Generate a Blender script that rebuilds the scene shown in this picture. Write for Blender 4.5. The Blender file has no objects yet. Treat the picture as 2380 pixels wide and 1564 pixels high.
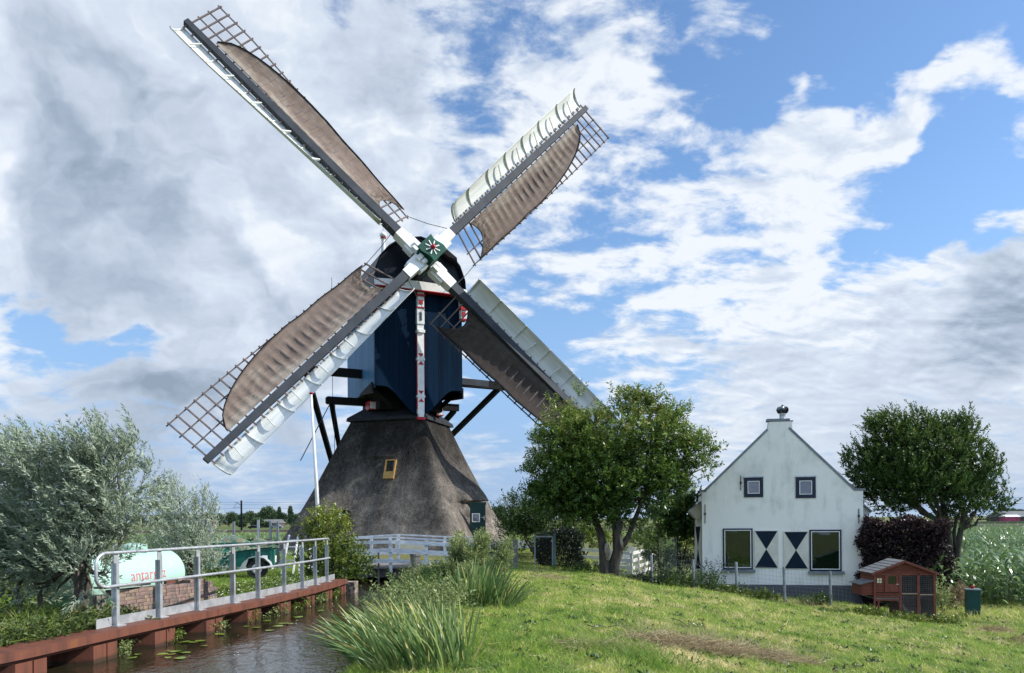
import bpy, math, random
import numpy as np
from mathutils import Vector, Matrix

# ------------------------------------------------------------------ camera
SC = bpy.context.scene
F, CX, CY = 1784.0, 1189.5, 1207.0          # focal length and principal point in photo pixels (2379 wide)
ROLL = math.radians(0.43)
CAM_Z = 1.93                                 # the eye above the water of the canal
cam_data = bpy.data.cameras.new('camera')
cam = bpy.data.objects.new('camera', cam_data)
SC.collection.objects.link(cam)
cam_data.sensor_width = 36.0
cam_data.lens = F / 2379.0 * 36.0
cam_data.shift_y = (CY - 782.0) / 2379.0
cam_data.clip_start = 0.1
cam_data.clip_end = 9000.0
cr, sr = math.cos(ROLL), math.sin(ROLL)
M3 = Matrix(((cr, sr, 0), (0, 0, -1), (-sr, cr, 0)))   # columns: camera right, up, back
cam.matrix_world = Matrix.Translation((0, 0, CAM_Z)) @ M3.to_4x4()
SC.camera = cam

def P(px, py, d):
    "point at distance d in front of the camera that was measured at photo pixel (px, py)"
    xc, yc = (px - CX) / F * d, (CY - py) / F * d
    return Vector((xc * cr + yc * sr, d, CAM_Z - xc * sr + yc * cr))

def G(px, py, z):
    "the same for a point known to be at height z"
    h = (CY - py) / F * cr - (px - CX) / F * sr
    return P(px, py, (z - CAM_Z) / h)

# ------------------------------------------------------------------ sun and sky
SUN = Vector((0.79, -0.02, 0.61)).normalized()      # direction towards the sun
sl = bpy.data.lights.new('sun', 'SUN')
sl.energy = 4.6
sl.angle = math.radians(0.55)
sl.color = (1.0, 0.955, 0.89)
so = bpy.data.objects.new('sun', sl)
SC.collection.objects.link(so)
so.rotation_euler = SUN.to_track_quat('Z', 'Y').to_euler()
so.location = SUN * 60
SC.view_settings.view_transform = 'Standard'
SC.view_settings.look = 'None'
SC.view_settings.exposure = 0.45
SC.view_settings.gamma = 1.0
SC.render.film_transparent = False
try:
    SC.cycles.max_bounces = 7
    SC.cycles.diffuse_bounces = 3
    SC.cycles.glossy_bounces = 3
    SC.cycles.transmission_bounces = 4
    SC.cycles.transparent_max_bounces = 8
    SC.cycles.caustics_reflective = False
    SC.cycles.caustics_refractive = False
    SC.cycles.use_denoising = True
    SC.cycles.sample_clamp_indirect = 6.0
except Exception:
    pass

class NT:
    "small helper to write node trees"
    def __init__(s, t):
        s.t = t
    def n(s, kind, **kw):
        nd = s.t.nodes.new(kind)
        for k, v in kw.items():
            setattr(nd, k, v)
        return nd
    def put(s, sock, v):
        if hasattr(v, 'is_output'):
            s.t.links.new(v, sock)
        elif v is not None:
            sock.default_value = v
    def m(s, op, a, b=None, c=None, clamp=False):
        nd = s.n('ShaderNodeMath', operation=op, use_clamp=clamp)
        for i, v in enumerate((a, b, c)):
            s.put(nd.inputs[i], v) if v is not None else None
        return nd.outputs[0]
    def vm(s, op, a, b=None, out=0):
        nd = s.n('ShaderNodeVectorMath', operation=op)
        s.put(nd.inputs[0], a)
        if b is not None:
            if op == 'SCALE':
                s.put(nd.inputs[3], b)
            else:
                s.put(nd.inputs[1], b)
        return nd.outputs[out]
    def sstep(s, x, a, b, lo=0.0, hi=1.0):
        nd = s.n('ShaderNodeMapRange', interpolation_type='SMOOTHSTEP')
        for i, v in enumerate((x, a, b, lo, hi)):
            s.put(nd.inputs[i], v)
        return nd.outputs[0]
    def mix(s, f, a, b, blend='MIX'):
        nd = s.n('ShaderNodeMix', data_type='RGBA', blend_type=blend)
        s.put(nd.inputs[0], f)
        s.put(nd.inputs[6], a if hasattr(a, 'is_output') else (a[0], a[1], a[2], 1))
        s.put(nd.inputs[7], b if hasattr(b, 'is_output') else (b[0], b[1], b[2], 1))
        return nd.outputs[2]
    def noise(s, vec, scale, detail=4.0, rough=0.55, dist=0.0, color=False, lac=2.0):
        nd = s.n('ShaderNodeTexNoise')
        if vec is not None:
            s.put(nd.inputs['Vector'], vec)
        nd.inputs['Scale'].default_value = scale
        nd.inputs['Detail'].default_value = detail
        nd.inputs['Roughness'].default_value = rough
        nd.inputs['Lacunarity'].default_value = lac
        nd.inputs['Distortion'].default_value = dist
        return nd.outputs[1 if color else 0]
    def ramp(s, f, stops):
        nd = s.n('ShaderNodeValToRGB')
        s.put(nd.inputs[0], f)
        el = nd.color_ramp.elements
        while len(el) < len(stops):
            el.new(0.5)
        for e, (p, c) in zip(el, stops):
            e.position = p
            e.color = (c[0], c[1], c[2], 1)
        return nd.outputs[0]
    def mapping(s, vec, scale=(1, 1, 1), rot=(0, 0, 0), loc=(0, 0, 0)):
        nd = s.n('ShaderNodeMapping')
        s.put(nd.inputs[0], vec)
        nd.inputs['Location'].default_value = loc
        nd.inputs['Rotation'].default_value = rot
        nd.inputs['Scale'].default_value = scale
        return nd.outputs[0]

W = bpy.data.worlds.new('World')
SC.world = W
W.use_nodes = True
wt = W.node_tree
wt.nodes.clear()
N = NT(wt)
sky = N.n('ShaderNodeTexSky', sky_type='NISHITA')
sky.sun_disc = False
sky.sun_elevation = math.asin(SUN.z)
sky.sun_rotation = math.atan2(SUN.x, SUN.y)
sky.altitude = 0
sky.air_density = 1.0
sky.dust_density = 0.6
sky.ozone_density = 2.0
co = N.n('ShaderNodeTexCoord').outputs['Generated']
sep = N.n('ShaderNodeSeparateXYZ')
wt.links.new(co, sep.inputs[0])
dz = N.m('MAXIMUM', sep.outputs[2], 0.0)
den = N.m('ADD', dz, 0.30)
comb = N.n('ShaderNodeCombineXYZ')
wt.links.new(N.m('DIVIDE', sep.outputs[0], den), comb.inputs[0])
wt.links.new(N.m('DIVIDE', sep.outputs[1], den), comb.inputs[1])
uv = comb.outputs[0]

def sky_dir(px, py):
    return (P(px, py, 10.0) - Vector((0, 0, CAM_Z))).normalized()

def blob(px, py, rad, amp, src):
    "a soft patch of sky round one direction; rad in photo pixels"
    d = sky_dir(px, py)
    a = rad / F * 0.87
    dt = N.vm('DOT_PRODUCT', src, (d.x, d.y, d.z), out=1)
    e = N.m('MULTIPLY', N.m('SUBTRACT', 1.0, dt), -2.0 / (a * a))
    return N.m('MULTIPLY', N.m('POWER', 2.718, e), amp)

wn = N.vm('SUBTRACT', N.noise(uv, 1.6, 5.0, 0.6, color=True), (0.5, 0.5, 0.5))
wn2 = N.vm('SUBTRACT', N.noise(co, 7.0, 4.0, 0.6, color=True), (0.5, 0.5, 0.5))
warp = N.vm('NORMALIZE', N.vm('ADD', co, N.vm('ADD', N.vm('SCALE', wn, 0.16), N.vm('SCALE', wn2, 0.16))))
#SKYPARAMS
COVER = [  # (px, py, radius, amount): where the cloud is thicker (+) or open (-)
    (150, 150, 420, 0.42), (500, 250, 380, 0.30), (250, 560, 400, 0.50), (700, 600, 330, 0.22), (820, 160, 260, 0.22),
    (140, 778, 70, -0.55), (250, 768, 70, -0.6), (360, 760, 65, -0.6), (40, 800, 60, -0.35), (430, 680, 60, -0.12), (700, 780, 180, 0.12),
    (1090, 280, 105, -0.36), (1190, 330, 80, -0.20), (1090, 640, 70, -0.12),
    (1250, 60, 200, 0.12), (1480, 60, 170, 0.26), (1330, 180, 120, 0.14), (1450, 250, 90, 0.30), (1280, 240, 70, 0.40),
    (1900, 60, 230, -0.46), (2150, 60, 250, -0.50), (2330, 60, 160, -0.42), (1700, 230, 140, -0.38), (1600, 380, 90, -0.20), (1900, 190, 110, -0.25), (1450, 420, 80, -0.18),
    (2200, 440, 140, -0.52), (2330, 430, 130, -0.45), (2080, 520, 110, -0.36), (2000, 590, 70, -0.18),
    (1650, 430, 120, 0.16), (1850, 370, 130, 0.22), (1500, 560, 160, 0.20), (2050, 270, 110, 0.75), (2120, 250, 80, 0.8), (2210, 215, 80, 0.9), (2310, 185, 70, 0.9), (1980, 310, 80, 0.6), (2340, 290, 60, 0.7), (1900, 330, 120, 0.6), (1750, 420, 120, 0.4), (2150, 330, 70, 0.3),
    (1290, 720, 95, -0.34), (1400, 700, 70, -0.24), (1240, 780, 60, -0.15), (1880, 800, 55, -0.16),
    (1600, 760, 200, 0.24), (2000, 700, 230, 0.30), (2310, 720, 150, 1.1), (1900, 940, 260, 0.34), (2200, 1000, 220, 0.22),
    (1180, 960, 170, -0.26), (700, 1060, 190, -0.10), (120, 940, 190, -0.14), (420, 930, 130, 0.14), (1180, 1120, 150, -0.1),
    (560, 1140, 250, -0.08), (150, 1010, 100, 0.1), (60, 870, 120, 0.05)]
SHADE = [(60, 300, 160, 0.04), (380, 480, 220, 0.06), (250, 60, 200, 0.06), (300, 330, 110, -0.12), (560, 480, 90, -0.12),   # (px, py, radius, amount): where the cloud base is darker grey
    (150, 590, 200, 0.34), (450, 640, 150, 0.10), (150, 200, 220, 0.10), (420, 150, 160, 0.05), (60, 120, 160, 0.06),
    (2345, 690, 105, 0.48), (2320, 800, 80, 0.25), (1880, 900, 110, 0.16), (2050, 960, 110, 0.08), (1700, 880, 90, 0.14),
    (430, 930, 110, 0.34), (350, 1000, 130, 0.20), (2200, 1010, 150, 0.06), (2050, 800, 130, -0.10),
    (1450, 300, 140, -0.16), (1290, 250, 80, -0.22), (1900, 420, 240, -0.14), (1500, 600, 240, -0.12), (230, 260, 60, -0.14), (700, 500, 90, -0.10), (640, 640, 90, -0.12)]
cov = N.m('MULTIPLY', sep.outputs[2], 0.0)
for b in COVER:
    amp = b[3] * (0.42 if (b[3] > 0 and b[0] > 1000 and b[1] < 640) else (0.72 if b[0] > 1000 else 1.0))
    cov = N.m('ADD', cov, blob(b[0], b[1], b[2], amp, warp))
shd = N.m('MULTIPLY', sep.outputs[2], 0.0)
for b in SHADE:
    shd = N.m('ADD', shd, blob(*b, warp))
# rows of small clouds run to the upper right: stretch the noise that way
uvr = N.mapping(uv, scale=(0.85, 1.25, 1), rot=(0, 0, math.radians(-35)))
n1 = N.noise(uvr, 1.7, 9.0, 0.60, dist=0.15)
n2 = N.noise(uvr, 7.6, 7.0, 0.58, dist=0.3)
n3 = N.noise(uv, 17.0, 5.0, 0.6)
lowf = N.sstep(sep.outputs[2], 0.03, 0.26, 0.35, 1.0)
finepart = N.m('MULTIPLY', lowf, N.m('ADD', N.m('MULTIPLY', N.m('SUBTRACT', n2, 0.5), 1.75), N.m('MULTIPLY', N.m('SUBTRACT', n3, 0.5), 0.50)))
nn = N.m('ADD', N.m('ADD', N.m('MULTIPLY', N.m('SUBTRACT', n1, 0.5), 0.95), 0.50), finepart)
dens = N.m('ADD', nn, cov)
alpha = N.m('MULTIPLY', N.sstep(dens, 0.34, 0.72), 0.96)
thick = N.sstep(dens, 0.52, 1.15)
ns = N.noise(warp, 2.6, 5.0, 0.5, dist=0.2)
pa = N.noise(warp, 4.6, 6.0, 0.52, dist=0.35)
pb_ = N.noise(N.vm('ADD', warp, (0.035, 0.0, 0.03)), 4.6, 6.0, 0.52, dist=0.35)
puff = N.m('MULTIPLY', N.m('SUBTRACT', pa, pb_), N.sstep(sep.outputs[0], -0.2, 0.1, 2.6, 1.3))
ns2 = N.noise(N.vm('ADD', uvr, (0.024, 0.013, 0.0)), 7.6, 7.0, 0.58, dist=0.3)
relief = N.m('SUBTRACT', n2, ns2)
shade = N.m('ADD', N.m('ADD', N.m('SUBTRACT', shd, puff), N.m('MULTIPLY', thick, 0.14)),
            N.m('ADD', N.m('MULTIPLY', N.m('SUBTRACT', ns, 0.5), N.sstep(sep.outputs[0], -0.25, 0.1, 1.9, 1.0)), N.m('MULTIPLY', N.m('MULTIPLY', relief, lowf), N.sstep(sep.outputs[0], -0.35, 0.05, -0.35, -1.7))))
ccol = N.ramp(N.m('ADD', shade, 0.105), [(0.0, (7.9, 8.3, 8.8)), (0.20, (6.3, 7.0, 8.0)), (0.5, (4.9, 5.6, 6.7)), (0.8, (3.4, 4.1, 5.1)), (1.0, (2.6, 3.25, 4.1))])
skyc = N.mix(1.0, sky.outputs[0], (1.22, 1.46, 1.66), 'MULTIPLY')
skyc = N.mix(N.sstep(sep.outputs[2], 0.0, 0.40, 1.0, 0.0), skyc, (2.9, 4.5, 7.2))
full = N.mix(alpha, skyc, ccol)
# pale blue-grey air low over the land
hz = N.sstep(sep.outputs[2], -0.02, 0.15, 0.55, 0.0)
full = N.mix(hz, full, (3.9, 4.9, 6.2))
# unseen sky behind the camera is brightened as added soft fill
back = N.sstep(sep.outputs[1], 0.05, -0.55, 1.0, 1.55)
full = N.vm('SCALE', full, back)
bg = N.n('ShaderNodeBackground')
wt.links.new(full, bg.inputs[0])
bg.inputs[1].default_value = 0.085
wo = N.n('ShaderNodeOutputWorld')
wt.links.new(bg.outputs[0], wo.inputs[0])
try:
    W.cycles.sampling_method = 'MANUAL'
    W.cycles.sample_map_resolution = 512
except Exception:
    pass

# ------------------------------------------------------------------ materials
def mat(name):
    m = bpy.data.materials.new(name)
    m.use_nodes = True
    m.node_tree.nodes.clear()
    return m, NT(m.node_tree)

def finish(T, col, rough=0.6, metal=0.0, bump=None, bstr=0.3, bdist=0.02, spec=0.5, trans=0.0, coat=0.0):
    p = T.n('ShaderNodeBsdfPrincipled')
    T.put(p.inputs['Base Color'], col if hasattr(col, 'is_output') else (col[0], col[1], col[2], 1))
    T.put(p.inputs['Roughness'], rough)
    p.inputs['Metallic'].default_value = metal
    p.inputs['Specular IOR Level'].default_value = spec
    p.inputs['Coat Weight'].default_value = coat
    if bump is not None:
        b = T.n('ShaderNodeBump')
        b.inputs['Strength'].default_value = bstr
        b.inputs['Distance'].default_value = bdist
        T.put(b.inputs['Height'], bump)
        T.t.links.new(b.outputs[0], p.inputs['Normal'])
    out = T.n('ShaderNodeOutputMaterial')
    sh = p.outputs[0]
    if trans > 0:
        tr = T.n('ShaderNodeBsdfTranslucent')
        T.put(tr.inputs[0], col if hasattr(col, 'is_output') else (col[0], col[1], col[2], 1))
        mx = T.n('ShaderNodeMixShader')
        mx.inputs[0].default_value = trans
        T.t.links.new(sh, mx.inputs[1])
        T.t.links.new(tr.outputs[0], mx.inputs[2])
        sh = mx.outputs[0]
    T.t.links.new(sh, out.inputs[0])

def OC(T):
    return T.n('ShaderNodeTexCoord').outputs['Object']

def vary(name, c1, c2, scale=3.0, rough=0.6, metal=0.0, stretch=(1, 1, 1), bstr=0.15, bscale=40.0, bdist=0.01, spec=0.3, detail=6.0, lo=0.35, hi=0.65, coat=0.0, trans=0.0):
    "a paint, metal, wood or stone whose colour wanders between c1 and c2"
    m, T = mat(name)
    o = T.mapping(OC(T), scale=stretch)
    f = T.sstep(T.noise(o, scale, detail, 0.6), lo, hi)
    col = T.mix(f, c1, c2)
    rn = T.noise(o, scale * 2.3, 3.0)
    r = T.m('ADD', rough - 0.08, T.m('MULTIPLY', rn, 0.16))
    finish(T, col, r, metal, T.noise(o, bscale, 4.0), bstr, bdist, spec, trans, coat)
    return m

def leafmat(name, stops, rough=0.45, trans=0.3, spec=0.45):
    m, T = mat(name)
    a = T.n('ShaderNodeAttribute', attribute_name='v')
    finish(T, T.ramp(a.outputs['Fac'], stops), rough, trans=trans, spec=spec)
    return m

# ------------------------------------------------------------------ objects
ORG = {}
def tag(o, label, cat=None, group=None, kind=None):
    if label: o['label'] = label
    if cat: o['category'] = cat
    if group: o['group'] = group
    if kind: o['kind'] = kind
    return o

def empty(name, loc, label, cat, group=None):
    o = bpy.data.objects.new(name, None)
    o.empty_display_size = 0.2
    SC.collection.objects.link(o)
    o.location = loc
    ORG[o.name] = Vector(loc)
    return tag(o, label, cat, group)

def link(name, me, material, parent=None, loc=None):
    "link mesh data given in world coordinates as an object"
    o = bpy.data.objects.new(name, me)
    SC.collection.objects.link(o)
    if parent is not None:
        org = ORG[parent.name]
        o.parent = parent
    elif loc is not None:
        org = Vector(loc)
        o.location = org
    else:
        org = Vector((0, 0, 0))
    if org.length > 0:
        me.transform(Matrix.Translation(-org))
    ORG[o.name] = org
    if material is not None:
        me.materials.append(material)
    return o

class MB:
    "collects solid pieces that become ONE mesh"
    def __init__(s):
        s.v, s.f = [], []
    def add(s, vs, fs):
        k = len(s.v)
        s.v += [tuple(v) for v in vs]
        s.f += [tuple(i + k for i in f) for f in fs]
    def fbox(s, o, ax, ay, az, x0, x1, y0, y1, z0, z1):
        "box in the frame (o; ax, ay, az)"
        o = Vector(o)
        vs = [o + ax * x + ay * y + az * z for x in (x0, x1) for y in (y0, y1) for z in (z0, z1)]
        s.add(vs, [(0, 1, 3, 2), (4, 6, 7, 5), (0, 4, 5, 1), (2, 3, 7, 6), (0, 2, 6, 4), (1, 5, 7, 3)])
    def box(s, x0, x1, y0, y1, z0, z1):
        s.fbox((0, 0, 0), Vector((1, 0, 0)), Vector((0, 1, 0)), Vector((0, 0, 1)), x0, x1, y0, y1, z0, z1)
    def bar(s, a, b, w, h=None, up=(0, 0, 1), w2=None, h2=None):
        "square bar from a to b, w across and h along up"
        a, b = Vector(a), Vector(b)
        h = w if h is None else h
        w2 = w if w2 is None else w2
        h2 = h if h2 is None else h2
        d = (b - a).normalized()
        up = Vector(up)
        x = d.cross(up)
        if x.length < 1e-4:
            x = d.cross(Vector((0, 1, 0)))
        x.normalize()
        u = x.cross(d).normalized()
        vs = []
        for p, ww, hh in ((a, w, h), (b, w2, h2)):
            for sx, su in ((-1, -1), (1, -1), (1, 1), (-1, 1)):
                vs.append(p + x * sx * ww / 2 + u * su * hh / 2)
        s.add(vs, [(0, 3, 2, 1), (4, 5, 6, 7), (0, 1, 5, 4), (1, 2, 6, 5), (2, 3, 7, 6), (3, 0, 4, 7)])
    def tube(s, pts, rad, n=8, cap=True):
        pts = [Vector(p) for p in pts]
        if not hasattr(rad, '__len__'):
            rad = [rad] * len(pts)
        vs, fs = [], []
        ref = None
        for i, p in enumerate(pts):
            d = (pts[min(i + 1, len(pts) - 1)] - pts[max(i - 1, 0)])
            d = d.normalized() if d.length > 1e-9 else Vector((0, 0, 1))
            if ref is None:
                ref = d.orthogonal().normalized()
            ref = (ref - d * ref.dot(d))
            ref = ref.normalized() if ref.length > 1e-6 else d.orthogonal().normalized()
            b = d.cross(ref)
            for k in range(n):
                a = 2 * math.pi * k / n
                vs.append(p + (ref * math.cos(a) + b * math.sin(a)) * rad[i])
        for i in range(len(pts) - 1):
            for k in range(n):
                k2 = (k + 1) % n
                fs.append((i * n + k, i * n + k2, (i + 1) * n + k2, (i + 1) * n + k))
        if cap:
            fs.append(tuple(range(n - 1, -1, -1)))
            fs.append(tuple(range((len(pts) - 1) * n, len(pts) * n)))
        s.add(vs, fs)
    def lathe(s, base, prof, n=20, axis=(0, 0, 1)):
        ax = Vector(axis).normalized()
        x = ax.orthogonal().normalized()
        y = ax.cross(x)
        vs, fs = [], []
        for r, z in prof:
            for k in range(n):
                a = 2 * math.pi * k / n
                vs.append(Vector(base) + ax * z + (x * math.cos(a) + y * math.sin(a)) * r)
        for i in range(len(prof) - 1):
            for k in range(n):
                k2 = (k + 1) % n
                fs.append((i * n + k, i * n + k2, (i + 1) * n + k2, (i + 1) * n + k))
        fs.append(tuple(range(n - 1, -1, -1)))
        fs.append(tuple(range((len(prof) - 1) * n, len(prof) * n)))
        s.add(vs, fs)
    def prism(s, poly, vec):
        "polygon (list of 3-d points) pushed along vec"
        vec = Vector(vec)
        n = len(poly)
        vs = [Vector(p) for p in poly] + [Vector(p) + vec for p in poly]
        s.add(vs, [tuple(range(n - 1, -1, -1)), tuple(range(n, 2 * n))] + [(i, (i + 1) % n, n + (i + 1) % n, n + i) for i in range(n)])
    def sheet(s, rows, thick=None):
        "grid of points; thick = vector that gives it a second side"
        R, C = len(rows), len(rows[0])
        vs = [Vector(p) for r in rows for p in r]
        fs = [(i * C + j, i * C + j + 1, (i + 1) * C + j + 1, (i + 1) * C + j) for i in range(R - 1) for j in range(C - 1)]
        if thick is not None:
            t = Vector(thick)
            k = len(vs)
            vs += [v + t for v in vs]
            fs += [tuple(k + q for q in reversed(f)) for f in list(fs)]
            edge = [j for j in range(C)] + [i * C + C - 1 for i in range(1, R)] + [(R - 1) * C + j for j in range(C - 2, -1, -1)] + [i * C for i in range(R - 2, 0, -1)]
            for a, b in zip(edge, edge[1:] + edge[:1]):
                fs.append((b, a, k + a, k + b))
        s.add(vs, fs)
    def mesh(s, name, smooth=False, fix=True):
        me = bpy.data.meshes.new(name)
        me.from_pydata(s.v, [], s.f)
        me.update()
        if fix:
            import bmesh
            bm = bmesh.new()
            bm.from_mesh(me)
            bmesh.ops.recalc_face_normals(bm, faces=bm.faces)
            bm.to_mesh(me)
            bm.free()
        if smooth:
            me.polygons.foreach_set('use_smooth', [True] * len(me.polygons))
        return me
    def build(s, name, material, parent=None, loc=None, smooth=False, bevel=0.0, fix=True):
        o = link(name, s.mesh(name, smooth, fix), material, parent, loc)
        if bevel > 0:
            b = o.modifiers.new('bevel', 'BEVEL')
            b.width = bevel
            b.segments = 2
            b.limit_method = 'ANGLE'
            b.angle_limit = math.radians(40)
        return o

def smooth_by_angle(o, deg=40):
    me = o.data
    me.polygons.foreach_set('use_smooth', [True] * len(me.polygons))
    try:
        me.set_sharp_from_angle(angle=math.radians(deg))
    except Exception:
        pass

def quads(name, V, Fq, val=None, smooth=False):
    "mesh from numpy arrays: V (n,3), Fq (m,4); val = one number per point"
    me = bpy.data.meshes.new(name)
    n, m = len(V), len(Fq)
    me.vertices.add(n)
    me.vertices.foreach_set('co', np.asarray(V, dtype=np.float32).ravel())
    me.loops.add(m * 4)
    me.loops.foreach_set('vertex_index', np.asarray(Fq, dtype=np.int32).ravel())
    me.polygons.add(m)
    me.polygons.foreach_set('loop_start', np.arange(0, m * 4, 4, dtype=np.int32))
    if smooth:
        me.polygons.foreach_set('use_smooth', np.ones(m, dtype=bool))
    if val is not None:
        at = me.attributes.new('v', 'FLOAT', 'POINT')
        at.data.foreach_set('value', np.asarray(val, dtype=np.float32))
    me.update(calc_edges=True)
    return me

def unit(a):
    return a / np.maximum(np.linalg.norm(a, axis=1, keepdims=True), 1e-9)

def leaves_np(Pb, D, S, L, Wd, val, fold=0.0):
    "one diamond leaf per row"
    L = np.broadcast_to(L, (len(Pb),))[:, None]
    Wd = np.broadcast_to(Wd, (len(Pb),))[:, None]
    Nn = np.cross(D, S)
    mid = Pb + D * L * 0.45
    a = Pb
    b = mid + S * Wd * 0.5 + Nn * Wd * fold
    c = Pb + D * L - Nn * L * 0.12
    d = mid - S * Wd * 0.5 + Nn * Wd * fold
    V = np.stack([a, b, c, d], axis=1).reshape(-1, 3)
    k = np.arange(len(Pb))[:, None] * 4
    return V, k + np.array([[0, 1, 2, 3]]), np.repeat(val, 4)

def strips_np(base, d0, L, Wd, bend, segs, val, tipw=0.05, side=None, rng=None, profile=None, valtip=0.0):
    "arching blades: centreline base + d0*L*t + bend*t^2"
    n = len(base)
    L = np.broadcast_to(L, (n,))[:, None]
    Wd = np.broadcast_to(Wd, (n,))[:, None]
    if side is None:
        side = unit(np.cross(d0, rng.normal(size=(n, 3))))
    Vs, vv = [], []
    for i in range(segs + 1):
        t = i / segs
        w = profile(t) if profile else max(tipw, 1 - t ** 2.2)
        c = base + d0 * L * t + bend * t * t
        Vs += [c - side * Wd * w * 0.5, c + side * Wd * w * 0.5]
        vv += [val + valtip * t, val + valtip * t]
    V = np.stack(Vs, axis=1).reshape(-1, 3)
    Vv = np.stack(vv, axis=1).ravel()
    per = 2 * (segs + 1)
    fq = np.array([[2 * i, 2 * i + 1, 2 * i + 3, 2 * i + 2] for i in range(segs)])
    Fq = (np.arange(n) * per)[:, None, None] + fq[None]
    return V, Fq.reshape(-1, 4), Vv

def join_np(parts):
    V, Fq, val, k = [], [], [], 0
    for v, f, a in parts:
        V.append(v); Fq.append(f + k); val.append(a)
        k += len(v)
    return np.concatenate(V), np.concatenate(Fq), np.concatenate(val)

def copy_tree(o, parent=None):
    c = o.copy()
    SC.collection.objects.link(c)
    if parent is not None:
        c.parent = parent
        c.matrix_parent_inverse = o.matrix_parent_inverse.copy()
    for ch in [x for x in SC.objects if x.parent == o and x != c]:
        copy_tree(ch, c)
    ORG[c.name] = ORG.get(o.name, Vector((0, 0, 0)))
    return c
# ------------------------------------------------------------------ colours in use
WHITE = vary('white paint', (0.80, 0.80, 0.78), (0.66, 0.67, 0.65), 2.0, 0.45, bstr=0.05)
WOODWHITE = vary('weathered white paint', (0.72, 0.74, 0.76), (0.50, 0.53, 0.56), 5.0, 0.6, stretch=(1, 1, 3), bstr=0.15)
DULLWHITE = vary('dull white fence boards', (0.50, 0.52, 0.54), (0.36, 0.38, 0.40), 6.0, 0.65, bstr=0.15)
RED = vary('red paint', (0.42, 0.012, 0.022), (0.33, 0.01, 0.02), 3.0, 0.4)
GREEN = vary('green paint', (0.004, 0.075, 0.048), (0.003, 0.05, 0.034), 3.0, 0.5, spec=0.2)
SPAR = vary('grey sail spar', (0.050, 0.057, 0.069), (0.034, 0.040, 0.048), 1.2, 0.6, bstr=0.05, spec=0.2)
TAR = vary('black tarred wood', (0.008, 0.008, 0.010), (0.014, 0.014, 0.015), 3.0, 0.65, stretch=(4, 4, 1), bstr=0.2, spec=0.12)
LATH = vary('weathered lath', (0.16, 0.125, 0.115), (0.10, 0.08, 0.08), 3.0, 0.8)
GALV = vary('galvanised steel', (0.56, 0.58, 0.59), (0.40, 0.42, 0.44), 6.0, 0.42, metal=0.55, bstr=0.03)
STEEL = vary('dull steel', (0.30, 0.33, 0.36), (0.20, 0.22, 0.25), 8.0, 0.5, metal=0.5)
m, T = mat('rust red coated steel')
o = OC(T)
st = T.mapping(o, scale=(1, 1, 0.10))
f = T.noise(st, 5.0, 6.0, 0.7)
g_ = T.noise(o, 2.2, 6.0, 0.7)
col = T.mix(T.sstep(f, 0.40, 0.68), (0.150, 0.056, 0.036), (0.085, 0.036, 0.026))
col = T.mix(T.m('MULTIPLY', T.sstep(g_, 0.56, 0.70), 0.7), col, (0.21, 0.085, 0.035))
sz = T.n('ShaderNodeSeparateXYZ'); T.t.links.new(o, sz.inputs[0])
wl = T.sstep(T.m('ADD', sz.outputs[2], T.m('MULTIPLY', g_, 0.10)), 0.13, 0.07)
col = T.mix(T.m('MULTIPLY', wl, 0.75), col, (0.022, 0.022, 0.013))
finish(T, col, 0.62, bump=T.noise(o, 22.0, 4.0), bstr=0.2, bdist=0.01, spec=0.25)
RUST = m
BLACK = vary('black paint', (0.012, 0.012, 0.014), (0.02, 0.02, 0.022), 5.0, 0.5)
CONC = vary('old concrete', (0.13, 0.125, 0.11), (0.06, 0.06, 0.055), 5.0, 0.85, bstr=0.4)
GREYWOOD = vary('grey weathered wood', (0.24, 0.22, 0.20), (0.13, 0.12, 0.11), 4.0, 0.85, stretch=(6, 6, 1), bstr=0.3)
BARK = vary('bark', (0.10, 0.085, 0.066), (0.045, 0.038, 0.03), 6.0, 0.9, stretch=(1, 1, 0.3), bstr=0.8, bscale=22, bdist=0.03)
BARKP = vary('pale bark', (0.34, 0.29, 0.22), (0.12, 0.105, 0.085), 5.0, 0.9, bstr=0.6)
GREYPLINTH = vary('dark grey plinth', (0.085, 0.09, 0.105), (0.06, 0.065, 0.075), 2.0, 0.7, bstr=0.2)
NAVYF = vary('dark blue frame paint', (0.008, 0.014, 0.035), (0.012, 0.02, 0.045), 4.0, 0.35)
RUBBER = vary('rubber', (0.015, 0.015, 0.016), (0.03, 0.03, 0.03), 5.0, 0.8)
COPING = vary('grey zinc coping', (0.22, 0.25, 0.27), (0.15, 0.17, 0.19), 3.0, 0.5, metal=0.2)

def glassmat(name, tint, rough=0.03, spec=1.0):
    m, T = mat(name)
    finish(T, tint, rough, bump=T.noise(OC(T), 1.3, 2.0), bstr=0.25, bdist=0.05, spec=spec, coat=0.3)
    return m
GLASS = glassmat('dark window glass', (0.004, 0.014, 0.007), spec=0.8)
SKYGLASS = glassmat('curtained window glass', (0.10, 0.10, 0.13))

def brickmat(name, c1, c2, mortar, sx, sy, rough=0.8, scale=1.0):
    m, T = mat(name)
    g = T.n('ShaderNodeTexBrick')
    T.t.links.new(T.mapping(OC(T), rot=(math.radians(90), 0, 0)), g.inputs[0])
    for k, v in (('Color1', c1), ('Color2', c2), ('Mortar', mortar)):
        g.inputs[k].default_value = (*v, 1)
    g.inputs['Scale'].default_value = scale
    g.inputs['Mortar Size'].default_value = 0.006
    g.inputs['Brick Width'].default_value = sx
    g.inputs['Row Height'].default_value = sy
    col = T.mix(T.noise(OC(T), 3.0), g.outputs[0], T.mix(0.6, g.outputs[0], (0.02, 0.02, 0.02)))
    finish(T, col, rough, bump=g.outputs[1], bstr=-0.3, bdist=0.01)
    return m

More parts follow.
